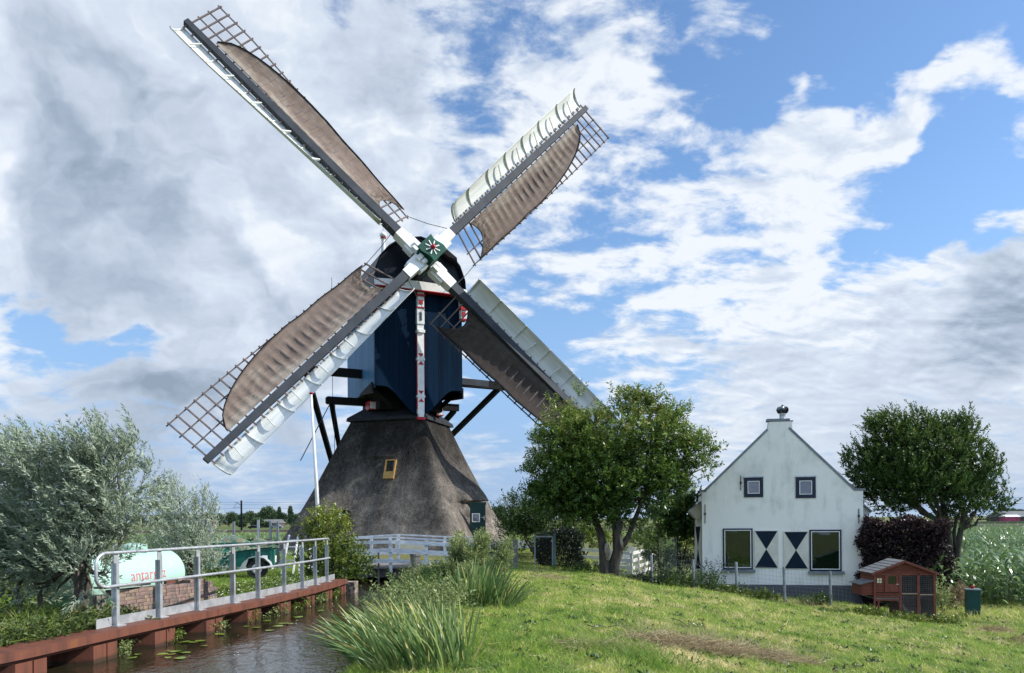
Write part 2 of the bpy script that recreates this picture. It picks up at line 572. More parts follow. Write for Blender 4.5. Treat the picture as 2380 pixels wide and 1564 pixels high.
# ------------------------------------------------------------------ ground
QUAY = [(-7.6, 3.0), (-6.55, 8.0), (-6.17, 9.25), (-5.83, 11.33), (-5.43, 13.3), (-5.04, 15.3), (-4.75, 17.45), (-4.62, 19.3), (-4.60, 20.3)]
FACE = 0.26                                    # the beam and piles stand this far outside the railing line
def quay_x(y):
    ys = [p[1] for p in QUAY]; xs = [p[0] for p in QUAY]
    return np.interp(y, ys + [30.0], xs + [-5.3]) + FACE
def bank_x(y):
    "waterline of the right bank"
    return np.interp(y, [0, 4, 8, 10, 14, 18, 22, 24.2, 28], [-2.4, -2.4, -2.25, -2.4, -2.55, -2.75, -2.95, -3.1, -3.1])

def sm(x, a, b):
    t = np.clip((x - a) / (b - a), 0, 1)
    return t * t * (3 - 2 * t)

MC = Vector((-5.04, 35.36, 0))                 # centre of the windmill
def hgt(x, y):
    x = np.asarray(x, dtype=float); y = np.asarray(y, dtype=float)
    # right of the canal: the dike falls away to the polder
    drop = np.interp(x - 0.02 * (y - 20), [-2, 0, 1, 3, 4.5, 8.5, 11, 14, 40], [0, 0, .05, .26, .50, .90, 1.12, 1.20, 1.25])
    drop = drop + 0.10 * sm(x, 5.0, 8.0)
    near = sm(y, 26, 3)                        # close to the photographer the dike is broader
    r = 0.36 - drop
    r = r - 0.30 * sm(y, 25.5, 33) * sm(x, 1.5, 4)
    r = r + 0.05 * np.sin(x * 1.3 + 0.6 * y) * np.sin(y * 0.8 - x * 0.5) * sm(x, 0, 3) * sm(30 - y, 0, 5)
    bx = bank_x(y)
    r = np.where((y < 26), -0.75 + (r + 0.75) * sm(x, bx - 0.25, bx + 0.65), r)
    l = 0.36 - 1.26 * sm(y, 30, 44) + 0.04 * np.sin(x * 1.1) * np.sin(y * 0.9)
    mid = (quay_x(y) + bx) / 2
    z = np.where(x < mid, l, r)
    z = z * (1 - sm(y, 40, 52)) - 0.9 * sm(y, 40, 52)
    # mound under the mill
    dm = np.hypot(x - MC.x, y - MC.y)
    z = z + (0.62 - z) * (1 - sm(dm, 6.5, 10.0)) * sm(y, 25.0, 26.6)
    # canal bed
    ca = (x > quay_x(y) - 0.52) & (x < bx + 0.0) & (y < 26.0)
    z = np.where(ca, -0.75, z)
    return z

def H(x, y):
    return float(hgt(x, y))

def axis_steps(a, b, step, far_lo, far_hi):
    c = list(np.arange(a, b + 1e-6, step))
    x = a; s = step; lo = []
    while x > far_lo:
        s *= 1.35; x -= s; lo.append(x)
    x = b; s = step; hi = []
    while x < far_hi:
        s *= 1.35; x += s; hi.append(x)
    return np.array(lo[::-1] + c + hi)

gx = axis_steps(-14, 20, 0.2, -5000, 5000)
gy = axis_steps(-2, 46, 0.25, -3000, 7000)
GX, GY = np.meshgrid(gx, gy)
GZ = hgt(GX, GY)
V = np.stack([GX, GY, GZ], axis=-1).reshape(-1, 3)
ny, nx = GX.shape
idx = np.arange(ny * nx).reshape(ny, nx)
Fq = np.stack([idx[:-1, :-1], idx[:-1, 1:], idx[1:, 1:], idx[1:, :-1]], axis=-1).reshape(-1, 4)
m, T = mat('meadow soil and turf')
o = OC(T)
big = T.noise(o, 0.35, 5.0, 0.6)
fine = T.noise(o, 9.0, 6.0, 0.65)
col = T.ramp(T.m('ADD', T.m('MULTIPLY', big, 0.6), T.m('MULTIPLY', fine, 0.4)),
             [(0.30, (0.085, 0.100, 0.035)), (0.48, (0.11, 0.13, 0.045)), (0.58, (0.16, 0.16, 0.06)), (0.72, (0.22, 0.185, 0.10))])
sp = T.n('ShaderNodeSeparateXYZ')
T.t.links.new(o, sp.inputs[0])
wet = T.sstep(sp.outputs[2], 0.12, -0.05)
wet = T.m('MULTIPLY', wet, T.m('LESS_THAN', T.m('ABSOLUTE', T.m('ADD', sp.outputs[0], 4.0)), 2.6))
col = T.mix(wet, col, (0.018, 0.015, 0.010))
finish(T, col, 0.95, bump=T.m('ADD', fine, T.noise(o, 40, 3.0)), bstr=0.7, bdist=0.05, spec=0.2)
TURF = m
ground = link('ground', quads('ground', V, Fq, smooth=True), TURF)
tag(ground, 'green meadow sloping from the canal bank down to the white house', kind='structure')

# water of the canal
m, T = mat('dark canal water')
o = OC(T)
o1 = T.mapping(o, scale=(1.0, 0.55, 1), rot=(0, 0, 0.35))
w = T.m('ADD', T.m('MULTIPLY', T.noise(o1, 3.2, 3.0, 0.5, dist=0.4), 0.55), T.m('ADD', T.m('MULTIPLY', T.noise(o1, 9.0, 3.0, 0.55, dist=0.6), 0.33), T.m('MULTIPLY', T.noise(o, 30.0, 2.0), 0.05)))
finish(T, T.mix(T.noise(o, 0.5), (0.018, 0.017, 0.009), (0.03, 0.025, 0.013)), 0.04, bump=w, bstr=0.55, bdist=0.05, spec=0.6)
ys = np.linspace(-2, 26.2, 60)
rows = []
for y in ys:
    rows.append([Vector((float(quay_x(y)) - 0.66 + (float(bank_x(y)) + 0.75 - float(quay_x(y)) + 0.66) * k / 24, y, 0)) for k in range(25)])
b = MB(); b.sheet(rows)
tag(b.build('water', m, fix=False), 'dark rippled canal water between the rusty quay and the reedy bank', kind='structure')

# ------------------------------------------------------------------ windmill
NV = Vector((0.41985, -0.88438, 0.20398)).normalized()         # windshaft, towards the viewer
U = Vector((-0.71141, -0.18111, 0.67904)); U = (U - NV * U.dot(NV)).normalized()
Vv = NV.cross(U)
Vv = Vv if Vv.x > 0 else -Vv
HUB = Vector((-3.486, 32.0, 12.874))
nh = Vector((NV.x, NV.y, 0)).normalized()
TT = Vector((-nh.y, nh.x, 0)); TT = TT if TT.x > 0 else -TT   # to the right along the front
BK = -nh                                                  # backwards
UP = Vector((0, 0, 1))
FC = Vector((-3.93, 33.12, 0))                # middle of the front of the body
def B(s, q, z):
    return FC + TT * s + BK * q + UP * z

mill = empty('windmill', (MC.x, MC.y, 0.6), 'large windmill with dark blue wooden body on a thatched pyramid and four brown sails', 'windmill')

# thatched base
BETA = math.radians(15.5)
def thatch_point(a, t, out=0.0):
    "a = angle round the base (0 = right face centre), t = 0 bottom .. 1 top"
    half = 4.22 * (1 - t) + 1.70 * t
    half -= 0.04 * math.sin(math.pi * min(1, t * 1.0)) 
    half += 0.08 * (1 - t) ** 6
    c, s = math.cos(a), math.sin(a)
    e = 22.0
    r = half / (abs(c) ** e + abs(s) ** e) ** (1 / e)
    r += out
    x, y = r * c, r * s
    cb, sb = math.cos(BETA), math.sin(BETA)
    # local right face normal = (cb, -sb)
    return Vector((MC.x + x * cb + y * sb, MC.y - x * sb + y * cb, 0.50 + t * 5.95))
def gauss(x, w):
    return math.exp(-(x / w) ** 2)
rows = []
NA, NTH = 240, 100
for j in range(NTH + 1):
    t = j / NTH
    r = []
    z = 0.5 + t * 5.95
    for i in range(NA + 1):
        a = 2 * math.pi * i / NA - math.pi
        p0 = thatch_point(a, t)
        out = 0.0
        # hood over the door in the right face (a near 0): the thatch flares out above the doorway
        half = 4.22 * (1 - t) + 1.7 * t
        sc = math.tan(a) * half if abs(a) < 1.2 else 99          # distance along the right face
        if abs(sc + 0.1) < 2.2:
            k = gauss(sc + 0.15, 0.85)
            if z >= 2.72: out += 0.95 * k * (1 - sm(z, 2.72, 5.2)) 
            else: out += -0.15 * k
            out += 0.55 * gauss(sc + 1.15, 0.30) * (1 - sm(z, 1.2, 4.4)) + 0.35 * gauss(sc - 1.0, 0.3) * (1 - sm(z, 1.2, 4.0))
        # hoods over the two windows of the front face (a near -pi/2)
        if -math.pi * 0.75 < a < -math.pi * 0.25:
            sf = math.tan(a + math.pi / 2) * half
            k = gauss(sf + 1.95, 0.62)
            if z > 2.12: out += 0.30 * k * (1 - sm(z, 2.12, 3.3))
            k = gauss(sf - 0.05, 0.42)
            if z > 4.62: out += 0.13 * k * (1 - sm(z, 4.62, 5.4))
        out += 0.012 * math.sin(a * 9 + t * 4) + 0.012 * math.sin(a * 23 - t * 9)
        r.append(thatch_point(a, t, float(out)))
    rows.append(r)
b = MB(); b.sheet(rows)
m, T = mat('old reed thatch')
o = OC(T)
st = T.mapping(o, scale=(1, 1, 0.30))
f1 = T.noise(st, 34.0, 5.0, 0.75)
f2 = T.noise(o, 0.8, 6.0, 0.65, dist=0.4)
f3 = T.noise(T.mapping(o, scale=(1, 1, 0.45)), 7.0, 6.0, 0.75)
f4 = T.noise(T.mapping(o, scale=(1, 1, 0.12)), 2.2, 4.0, 0.6)
sz = T.n('ShaderNodeSeparateXYZ'); T.t.links.new(o, sz.inputs[0])
darken = T.sstep(T.m('ADD', sz.outputs[2], T.m('MULTIPLY', f2, 3.0)), 3.4, 7.0, 0.0, 0.21)  # the thatch tone gets darker towards the top
tone = T.m('ADD', T.m('MULTIPLY', f1, 0.62), T.m('ADD', T.m('MULTIPLY', f2, 0.62), T.m('ADD', T.m('MULTIPLY', f3, 0.34), T.m('MULTIPLY', f4, 0.20))))
tone = T.m('SUBTRACT', T.m('SUBTRACT', tone, 0.385), darken)
col = T.ramp(tone, [(0.27, (0.018, 0.016, 0.014)), (0.41, (0.064, 0.057, 0.050)), (0.55, (0.17, 0.15, 0.128)), (0.70, (0.42, 0.365, 0.31))])
finish(T, col, 0.95, bump=T.m('ADD', f1, f3), bstr=0.8, bdist=0.045, spec=0.12)
thatch = b.build('thatched_base', m, mill, smooth=True)
# dark sloping collar on top of the thatch
def ring(half, z):
    cb, sb = math.cos(BETA), math.sin(BETA)
    return [Vector((MC.x + x * cb + y * sb, MC.y - x * sb + y * cb, z)) for x, y in ((half, -half), (half, half), (-half, half), (-half, -half))]
b = MB()
lo, mi, hi = ring(1.86, 6.33), ring(1.83, 6.48), ring(1.25, 6.95)
b.add(lo + mi + hi, [(0, 1, 5, 4), (1, 2, 6, 5), (2, 3, 7, 6), (3, 0, 4, 7), (4, 5, 9, 8), (5, 6, 10, 9), (6, 7, 11, 10), (7, 4, 8, 11), (8, 9, 10, 11), (3, 2, 1, 0)])
SLATE = vary('grey slate', (0.075, 0.085, 0.09), (0.04, 0.045, 0.05), 5.0, 0.7, bstr=0.3)
b.build('collar', vary('black slate collar', (0.03, 0.035, 0.04), (0.018, 0.02, 0.024), 5.0, 0.8, bstr=0.3, spec=0.15), mill)
b = MB(); b.fbox((MC.x, MC.y, 0), TT, BK, UP, -1.45, 1.45, -1.45, 1.45, 6.8, 7.62)
b.build('turning_table', TAR, mill)

# body
def planks(name, c1, c2, rough=0.45, axis=TT, pitch=0.22, spec=0.12):
    m, T = mat(name)
    o = OC(T)
    d = T.vm('DOT_PRODUCT', o, (axis.x, axis.y, axis.z), out=1)
    fr = T.m('FRACT', T.m('DIVIDE', d, pitch))
    seam = T.m('GREATER_THAN', T.m('ABSOLUTE', T.m('SUBTRACT', fr, 0.5)), 0.455)
    idn = T.m('FLOOR', T.m('DIVIDE', d, pitch))
    wn_ = T.n('ShaderNodeTexWhiteNoise', noise_dimensions='1D')
    T.t.links.new(idn, wn_.inputs[1])
    st = T.mapping(o, scale=(5, 5, 0.4))
    f = T.m('ADD', T.m('MULTIPLY', T.noise(st, 2.0, 6.0, 0.65), 0.8), T.m('MULTIPLY', wn_.outputs[0], 0.35))
    col = T.mix(T.sstep(f, 0.3, 0.85), c1, c2)
    col = T.mix(T.m('MULTIPLY', seam, 0.6), col, (0.004, 0.005, 0.008))
    finish(T, col, rough, bump=T.m('SUBTRACT', T.noise(st, 12.0, 4.0), T.m('MULTIPLY', seam, 0.8)), bstr=0.35, bdist=0.01, spec=spec)
    return m
NAVY = planks('dark blue planks', (0.0015, 0.009, 0.024), (0.003, 0.018, 0.042), 0.55, spec=0.04)
LBLUE = planks('lighter weathered blue planks', (0.040, 0.14, 0.27), (0.075, 0.20, 0.35), 0.5, axis=BK, pitch=0.16)
CAPB = planks('weathered black blue cap boards', (0.003, 0.005, 0.010), (0.012, 0.017, 0.026), 0.4, pitch=0.26, spec=0.15)
HB, DB = 1.97, 4.9                      # half width and depth of the body
Z0, Z1 = 7.55, 11.75
b = MB()
b.prism([B(-HB, DB, Z0), B(-HB, 0.1, Z0), B(-HB, 0.1, Z1), B(-HB, DB, Z1)], TT * 0.06)
b.build('side_boards', LBLUE, mill)
b = MB()
b.prism([B(HB, DB, Z0), B(HB, 0.1, Z0), B(HB, 0.1, Z1), B(HB, DB, Z1)], TT * -0.06)
b.prism([B(-HB + .07, DB, Z0), B(HB - .07, DB, Z0), B(HB - .07, DB, Z1), B(-HB + .07, DB, Z1)], BK * -0.06)
b.build('side_boards', NAVY, mill)
def front_curve(s):
    u = min(1.0, abs(s) / (HB + 0.02))
    return 7.62 - 1.16 * (1 - float(sm(u, 0.02, 0.80)))
# front boards hang below the body in two curved aprons
b = MB()
n = 30
poly = [B(-HB, 0, Z1)] + [B(-HB + 2 * HB * i / n, 0, front_curve(-HB + 2 * HB * i / n)) for i in range(n + 1)] + [B(HB, 0, Z1)]
b.prism(poly, BK * 0.09)
b.build('front_boards', NAVY, mill)
# slanting soffit of the apron to the body floor and black rear apron
b = MB()
b.fbox((FC.x, FC.y, 0), TT, BK, UP, -HB + 0.08, HB - 0.08, 0.1, DB - 0.08, 7.62, 7.78)
poly = [B(-HB + 0.02, 0.16, 7.70)] + [B(-HB + .02 + (2 * HB - .04) * i / n, 0.16, front_curve(-HB + 2 * HB * i / n) + 0.05) for i in range(n + 1)] + [B(HB - .02, 0.16, 7.70)]
b.prism(poly, BK * 0.08)
# low black skirt wings seen under the left side
for sgn in (-1, 1):
    b.prism([B(sgn * 1.97, 0.3, 7.6), B(sgn * 1.97, 1.7, 7.62), B(sgn * 1.2, 1.7, 6.9), B(sgn * 1.2, 0.3, 6.9)], BK * 0.12)
    b.prism([B(sgn * 2.02, 0.14, 7.78), B(sgn * 2.02, 2.2, 7.55), B(sgn * 2.02, 2.2, 7.48), B(sgn * 2.02, 0.14, 7.30)], TT * sgn * 0.06)
b.build('floor_frame', TAR, mill)

# centre post: white with red diamonds and mouldings
pw = 0.145
post = MB()
post.fbox(FC, TT, BK, UP, -pw, pw, -0.16, -0.003, 6.50, 10.35)
post.fbox(FC, TT, BK, UP, -pw - 0.02, pw + 0.02, -0.20, -0.003, 10.35, 11.02)
post.fbox(FC, TT, BK, UP, -pw, pw, -0.22, -0.003, 11.02, 11.72)
post.fbox(FC, TT, BK, UP, -pw - 0.03, pw + 0.03, -0.24, -0.003, 9.98, 10.10)
post.fbox(FC, TT, BK, UP, -pw + 0.03, pw - 0.03, -0.2, -0.01, 6.36, 6.50)
for zc in (8.85, 7.25):
    post.fbox(FC, TT, BK, UP, -pw - 0.03, pw + 0.03, -0.18, -0.003, zc - 0.05, zc + 0.05)
cp = post.build('centre_post', WOODWHITE if False else WHITE, mill)
rb = MB()
for zc in (8.85, 7.25):
    for sg in (-1, 1):
        rb.prism([B(-0.12, -0.165, zc + sg * 0.24), B(0.12, -0.165, zc + sg * 0.24), B(0.0, -0.165, zc + sg * 0.09)], BK * -0.018)
for s0 in (-pw - 0.028, pw - 0.002):
    rb.fbox(FC, TT, BK, UP, s0, s0 + 0.03, -0.12, -0.012, 6.7, 9.95)
rb.prism([B(-0.17, -0.26, 11.52), B(0.17, -0.26, 11.52), B(0.20, -0.26, 11.62), B(-0.20, -0.26, 11.62)], BK * 0.2)
rb.prism([B(-0.17, -0.23, 11.02), B(0.17, -0.23, 11.02), B(0.17, -0.23, 11.08), B(-0.17, -0.23, 11.08)], BK * 0.2)
rb.fbox(FC, TT, BK, UP, -0.085, 0.085, -0.25, -0.2, 11.19, 11.37)
rb.fbox(FC, TT, BK, UP, -0.18, 0.18, -0.23, -0.02, 6.24, 6.35)
rb.build('red_ornament', RED, cp)
gb = MB()
for k in range(3):
    gb.fbox(FC, TT, BK, UP, -0.045 + 0.035 * k, -0.03 + 0.035 * k, -0.228, -0.195, 10.5, 10.85)
gb.build('groove', SPAR, cp)
# corner brackets under the beam
for sgn in (-1, 1):
    k = MB()
    k.fbox(FC + TT * (sgn * (HB + 0.0)), TT, BK, UP, -0.16, 0.16, -0.3, 0.12, 11.32, 11.72)
    k.fbox(FC + TT * (sgn * (HB + 0.0)), TT, BK, UP, -0.13, 0.13, -0.22, 0.12, 10.78, 11.14)
    co_ = k.build('corner_bracket', WHITE, mill)
    k = MB()
    k.fbox(FC + TT * (sgn * HB), TT, BK, UP, -0.15, 0.15, -0.28, 0.10, 11.14, 11.32)
    k.fbox(FC + TT * (sgn * HB), TT, BK, UP, -0.08, 0.08, -0.26, -0.20, 10.88, 11.06)
    k.fbox(FC + TT * (sgn * HB), TT, BK, UP, -0.14, 0.14, -0.24, 0.10, 10.70, 10.78)
    k.build('red_ornament', RED, co_)
# white breast beam
b = MB()
nb = 12
topz = [12.00 + 0.10 * math.cos((i / nb - 0.5) * math.pi) for i in range(nb + 1)]
poly = [B(-2.06 + 4.12 * i / nb, -0.42, topz[i]) for i in range(nb + 1)] + [B(2.06, -0.42, 11.74), B(-2.06, -0.42, 11.74)]
b.prism(poly, BK * 0.40)
bb = b.build('breast_beam', WHITE, mill)
b = MB(); b.fbox(FC, TT, BK, UP, -2.03, 2.03, -0.435, -0.10, 11.70, 11.737)
b.build('red_trim', RED, bb)
# the cap
prof = [(-2.08, 11.80), (-2.03, 12.45), (-1.80, 13.05), (-1.40, 13.52), (-0.92, 13.86), (0, 14.08), (0.92, 13.86), (1.40, 13.52), (1.80, 13.05), (2.03, 12.45), (2.08, 11.80)]
for q_ in (0.0, DB + 0.02):
    b = MB()
    b.prism([B(s * 0.965, q_, z - 0.05) for s, z in prof] , BK * 0.08)
    b.build('cap_gable', CAPB, mill)
b = MB()
rows = [[B(s, q, z) for s, z in prof] for q in (-0.30, 1.2, 2.8, 4.2, DB + 0.3)]
b.sheet(rows, thick=(0, 0, -0.07))
b.build('cap_roof', CAPB, mill)
b = MB()
b.prism([B(-0.55, -0.36, 13.98), B(0.65, -0.36, 13.84), B(0.9, -0.36, 13.72), B(-0.75, -0.36, 13.78)], BK * 0.3)
b.prism([B(0.95, -0.1, 13.5), B(1.62, -0.1, 13.12), B(1.6, -0.1, 13.35), B(0.95, -0.1, 13.78)], BK * -0.3)
b.build('eyebrow_board', TAR, mill)
# finial at the back of the ridge
fb = B(-0.15, DB + 0.05, 13.9)
b = MB(); b.lathe(fb, [(0.20, -0.5), (0.18, 0.5), (0.12, 1.1), (0.09, 1.65), (0.11, 1.80), (0.14, 1.82)], 14)
b.lathe(fb + UP * 1.85, [(0.10, 0), (0.17, 0.06), (0.17, 0.16), (0.10, 0.24), (0.02, 0.28)], 14)
b.tube([fb + UP * 2.1, fb + UP * 2.9], 0.018, 6)
fin = b.build('finial', WHITE, mill, smooth=True)
b = MB(); b.lathe(fb + UP * 1.80, [(0.135, 0), (0.145, 0.03), (0.12, 0.055)], 14)
b.build('red_ring', RED, fin)
b = MB(); b.fbox(fb + UP * 2.72, TT, BK, UP, -0.40, -0.012, -0.02, 0.02, 0.0, 0.09)
b.build('vane', RED, fin)

# tail beams, braces and the tail pole behind
lc = P(941, 875, 35.2)
zl = 8.50
lcx = Vector((lc.x, lc.y, 0))
def beam(name, a, b_, w, h, m=TAR):
    k = MB(); k.bar(a, b_, w, h)
    return k.build(name, m, mill)
La = lcx - TT * 4.55 + UP * zl
Lb = lcx + TT * 5.25 + UP * (zl - 0.1)
beam('long_cross_beam', La, Lb, 0.30, 0.36)
k = MB(); k.bar(lcx + TT * 1.2 - BK * 0.2 + UP * (zl - 0.0), Lb + UP * 0.02 + TT * 0.12 - BK * 0.10, 0.04, 0.30)
k.build('beam_face', SPAR, mill)
Sa = Vector((MC.x, MC.y, 7.30)) - TT * 3.35 + BK * 0.3
Sb = Vector((MC.x, MC.y, 7.30)) + TT * 2.9 + BK * 0.3
beam('short_cross_beam', Sa, Sb, 0.30, 0.32)
k = MB(); k.bar(Sa - TT * 0.004, Sa - TT * 0.05, 0.24, 0.26)
k.build('beam_end', TAR, mill)
k = MB(); k.prism([Sa + TT * 1.5 - UP * 0.1 - BK * 0.16, Sa + TT * 3.0 + UP * 0.55 - BK * 0.16, Sa + TT * 3.0 + UP * 0.3 - BK * 0.16, Sa + TT * 1.9 - UP * 0.1 - BK * 0.16], BK * -0.08)
k.build('wedge_board', TAR, mill)
TAIL = Vector((MC.x, MC.y, 0)) + BK * 9.2 + UP * 1.0
beam('tail_pole', B(0, DB, 7.9), TAIL, 0.34, 0.40)
beam('brace', La + TT * 0.12 - UP * 0.15, TAIL + UP * 0.5 - TT * 0.2, 0.22, 0.22)
beam('brace', Lb - TT * 0.15 + UP * 0.25, TAIL + UP * 0.5 + TT * 0.2, 0.22, 0.22)
beam('brace', Sa + TT * 0.2 - UP * 0.15, TAIL + UP * 0.9 - TT * 0.1, 0.2, 0.2)
beam('brace', Sb - TT * 0.2 - UP * 0.15, TAIL + UP * 0.9 + TT * 0.1, 0.2, 0.2)
k = MB()
k.tube([Sa + TT * 0.25 + UP * 0.05, Sa + TT * 0.25 + UP * 5.5], 0.012, 5)
k.tube([Sa + TT * 0.15 - UP * 0.1, Sa - TT * 0.9 - UP * 2.6 + BK * 1.6], 0.022, 5)
k.tube([Sa + TT * 0.35 - UP * 0.1, Sa + TT * 0.5 - UP * 4.0 + BK * 1.0], 0.014, 5)
k.build('rope', SPAR, mill)
# white star blocks with red edge on the turning table
for pos in (P(866, 942, 34.0), P(1021, 957, 35.0)):
    k = MB(); k.fbox(Vector(pos), TT, BK, UP, -0.17, 0.17, -0.06, 0.6, -0.19, 0.19)
    q_ = k.build('beam_end', RED, mill)
    k = MB()
    pts = []
    for i in range(24):
        a = 2 * math.pi * i / 24 + math.pi / 4
        r = 0.135 + 0.06 * abs(math.cos(2 * (a - math.pi / 4))) ** 2
        pts.append(Vector(pos) + TT * r * math.cos(a) + UP * r * math.sin(a) - BK * 0.062)
    k.prism(pts, BK * -0.012)
    k.build('white_star', WHITE, q_)

# windshaft head
SB = (U, -Vv)
def S3(u_, v_, n_):
    return HUB + U * u_ + Vv * v_ + NV * n_
b = MB()
b.fbox(HUB, U, Vv, NV, -0.37, 0.37, -0.37, 0.37, -0.75, 0.74)
sh = b.build('windshaft_head', GREEN, mill, bevel=0.02)
b = MB(); b.tube([HUB - NV * 0.6, HUB - NV * 2.2], 0.38, 16)
b.build('windshaft', TAR, mill)
wav = []
for i in range(13):
    f = i / 12
    wav.append((-0.44 + 0.88 * f, 0.43 + 0.06 * math.sin(f * 2 * math.pi)))
poly = [S3(x, y, 0.75) for x, y in wav] + [S3(x, -0.43 + 0.06 * math.sin((x + 0.44) / 0.88 * 2 * math.pi), 0.75) for x, _ in reversed(wav)]
b = MB(); b.prism(poly, NV * 0.05)
b.build('front_plate', GREEN, sh)
b = MB()
for i in range(8):
    a = i * math.pi / 4 + 0.35
    d = U * math.cos(a) + Vv * math.sin(a)
    b.bar(HUB + NV * 0.815 + d * 0.10, HUB + NV * 0.815 + d * 0.32, 0.035, 0.02, up=NV, w2=0.05)
b.build('star', WHITE, sh)
b = MB(); b.lathe(HUB + NV * 0.80, [(0.085, 0), (0.10, 0.04), (0.09, 0.12), (0.05, 0.17)], 14, axis=NV)
b.build('red_knob', RED, sh, smooth=True)

# sails: local x outwards along the spar, y towards the lattice, z away from the wind
R = 12.63
def tw(r):
    return math.radians(28 - 26 * min(1, max(0, (r - 1.8) / 9.0)))
def LP(r, y, z=0.0):
    a = tw(r)
    return Vector((r, y * math.cos(a) - z * math.sin(a), y * math.sin(a) + z * math.cos(a)))
b = MB()
b.bar((1.50, 0, 0), (R, 0, 0), 0.36, 0.40, up=(0, 0, 1), w2=0.23, h2=0.22)
spar_me = b
bars = [1.95 + 0.405 * i for i in range(27)]
lat = MB()
for i, r in enumerate(bars):
    y1 = 1.78
    lat.bar(LP(r, -0.30), LP(r, y1), 0.05, 0.055, up=(1, 0, 0))
for y, ra, rb_ in ((1.72, 1.85, 12.60), (1.16, 1.85, 12.60), (0.62, 9.8, 12.60)):
    pts = [LP(ra + (rb_ - ra) * i / 24, y, 0.04) for i in range(25)]
    for p, q in zip(pts, pts[1:]):
        lat.bar(p, q, 0.045, 0.04, up=(0, 0, 1))
cl = MB()
rows = []
NR = 120
for i in range(NR + 1):
    t = i / NR
    row = []
    for j in range(13):
        w = j / 12
        # inner end is a hollow curve, outer end runs to a point at the spar
        r_in = 2.65 - 0.45 * w + 0.55 * math.sin(math.pi * w)
        r = r_in + (11.35 - r_in) * t
        if r < 6.8: ymax = 1.66 + 0.02 * math.sin(r * 3)
        else:
            u = (r - 6.8) / (11.36 - 6.8)
            ymax = 0.20 + 1.46 * math.sqrt(max(0, 1 - u ** 1.9))
        y = 0.20 + (ymax - 0.20) * w
        ph = (r - 1.95) / 0.405
        rip = 0.055 * abs(math.sin(math.pi * ph)) * math.sin(math.pi * min(1, w * 0.9 + 0.12)) 
        belly = 0.16 * math.sin(math.pi * w) * math.sin(math.pi * t)
        row.append(LP(r, y, -0.075 + rip - 0.03 + belly * 0.55))
    rows.append(row)
cl.sheet(rows, thick=(0, 0, 0.012))
rope = MB()
for k in (4,):
    pts = [r[-1] + Vector((0, 0.0, -0.02)) for r in rows[::4]]
    rope.tube(pts, 0.022, 5)
wbd = MB()
rows = []
def bprof(f):
    "cross section of the leading board, f 0..1 from the spar outwards, curling to the wind"
    a = f * math.radians(78)
    y = -(0.20 + 0.90 * math.sin(a) / math.sin(math.radians(78)) * 0.88)
    z = 0.10 - 0.62 * (1 - math.cos(a))
    return y, z
for i in range(25):
    r = 2.15 + (12.52 - 2.15) * i / 24
    rows.append([LP(r, *bprof(j / 9)) for j in range(10)])
wbd.sheet(rows, thick=(0, 0, 0.025))
riblist = []
for r in (2.18, 3.4, 4.9, 6.35, 7.8, 9.25, 10.9, 12.48):
    pts = [LP(r, bprof(j / 9)[0], bprof(j / 9)[1] - 0.002) for j in range(10)]
    pin = [LP(r, bprof(j / 9)[0] * 0.985 + 0.012, bprof(j / 9)[1] - 0.07 * math.sin(math.pi * (0.12 + 0.80 * j / 9))) for j in range(9, -1, -1)]
    ribs = MB(); ribs.prism(pts + pin, (0.03, 0, 0)); riblist.append(('board_rib', ribs))
for r in (5.6, 7.1, 8.6, 10.0, 11.6):
    ribs = MB(); riblist.append(('strut', ribs)); ribs.bar(LP(r, -0.28, -0.05), LP(r + 0.12, -0.80, -0.22), 0.035, 0.07)
pin_ = MB()
for r in bars[1:]:
    pin_.bar(LP(r, -0.12, -0.1), LP(r, -0.40, 0.02), 0.05, 0.06, up=(1, 0, 0))
wh = MB()
wh.bar((0.40, 0, 0), (1.55, 0, 0), 0.46, 0.48, w2=0.42, h2=0.44)
wh.bar((0.50, 0.29, 0), (1.15, 0.27, 0), 0.12, 0.30)
wh.bar((0.50, -0.29, 0), (0.95, -0.27, 0), 0.12, 0.30)
wh.bar((0.45, 0.10, -0.30), (0.75, 0.10, -0.28), 0.18, 0.12)
wh.bar((0.45, -0.12, -0.28), (0.68, -0.12, -0.28), 0.14, 0.10)
wh.bar((0.45, 0.0, 0.30), (0.9, 0.0, 0.28), 0.35, 0.14)

m, T = mat('brown sailcloth')
o = OC(T)
sx = T.n('ShaderNodeSeparateXYZ'); T.t.links.new(o, sx.inputs[0])
st = T.mapping(o, scale=(1, 2.2, 1))
nz = T.noise(st, 1.6, 8.0, 0.68, dist=0.6)
fade = T.noise(T.mapping(o, scale=(0.5, 1.6, 1)), 1.3, 6.0, 0.65)
col = T.mix(T.sstep(nz, 0.35, 0.7), (0.170, 0.128, 0.106), (0.235, 0.185, 0.155))
pale = T.m('MULTIPLY', T.sstep(T.m('ADD', fade, T.m('MULTIPLY', sx.outputs[1], -0.16)), 0.34, 0.56), 0.75)
col = T.mix(pale, col, (0.36, 0.32, 0.265))
mould = T.m('MULTIPLY', T.sstep(T.m('ADD', T.m('MULTIPLY', T.noise(o, 6.0, 6.0, 0.75), 1.5), T.m('MULTIPLY', sx.outputs[0], -0.30)), -0.28, 0.0), 0.8)
col = T.mix(mould, col, (0.035, 0.03, 0.022))
seam = T.m('LESS_THAN', T.m('FRACT', T.m('DIVIDE', sx.outputs[0], 0.83)), 0.03)
col = T.mix(T.m('MULTIPLY', seam, 0.35), col, (0.08, 0.06, 0.05))
finish(T, col, 0.9, bump=T.noise(st, 7.0, 6.0, 0.7), bstr=0.5, bdist=0.03, trans=0.12, spec=0.2)
CLOTH = m
BOARD = vary('white sail board', (0.74, 0.75, 0.72), (0.58, 0.60, 0.57), 1.2, 0.5, stretch=(0.4, 4, 1), bstr=0.1)

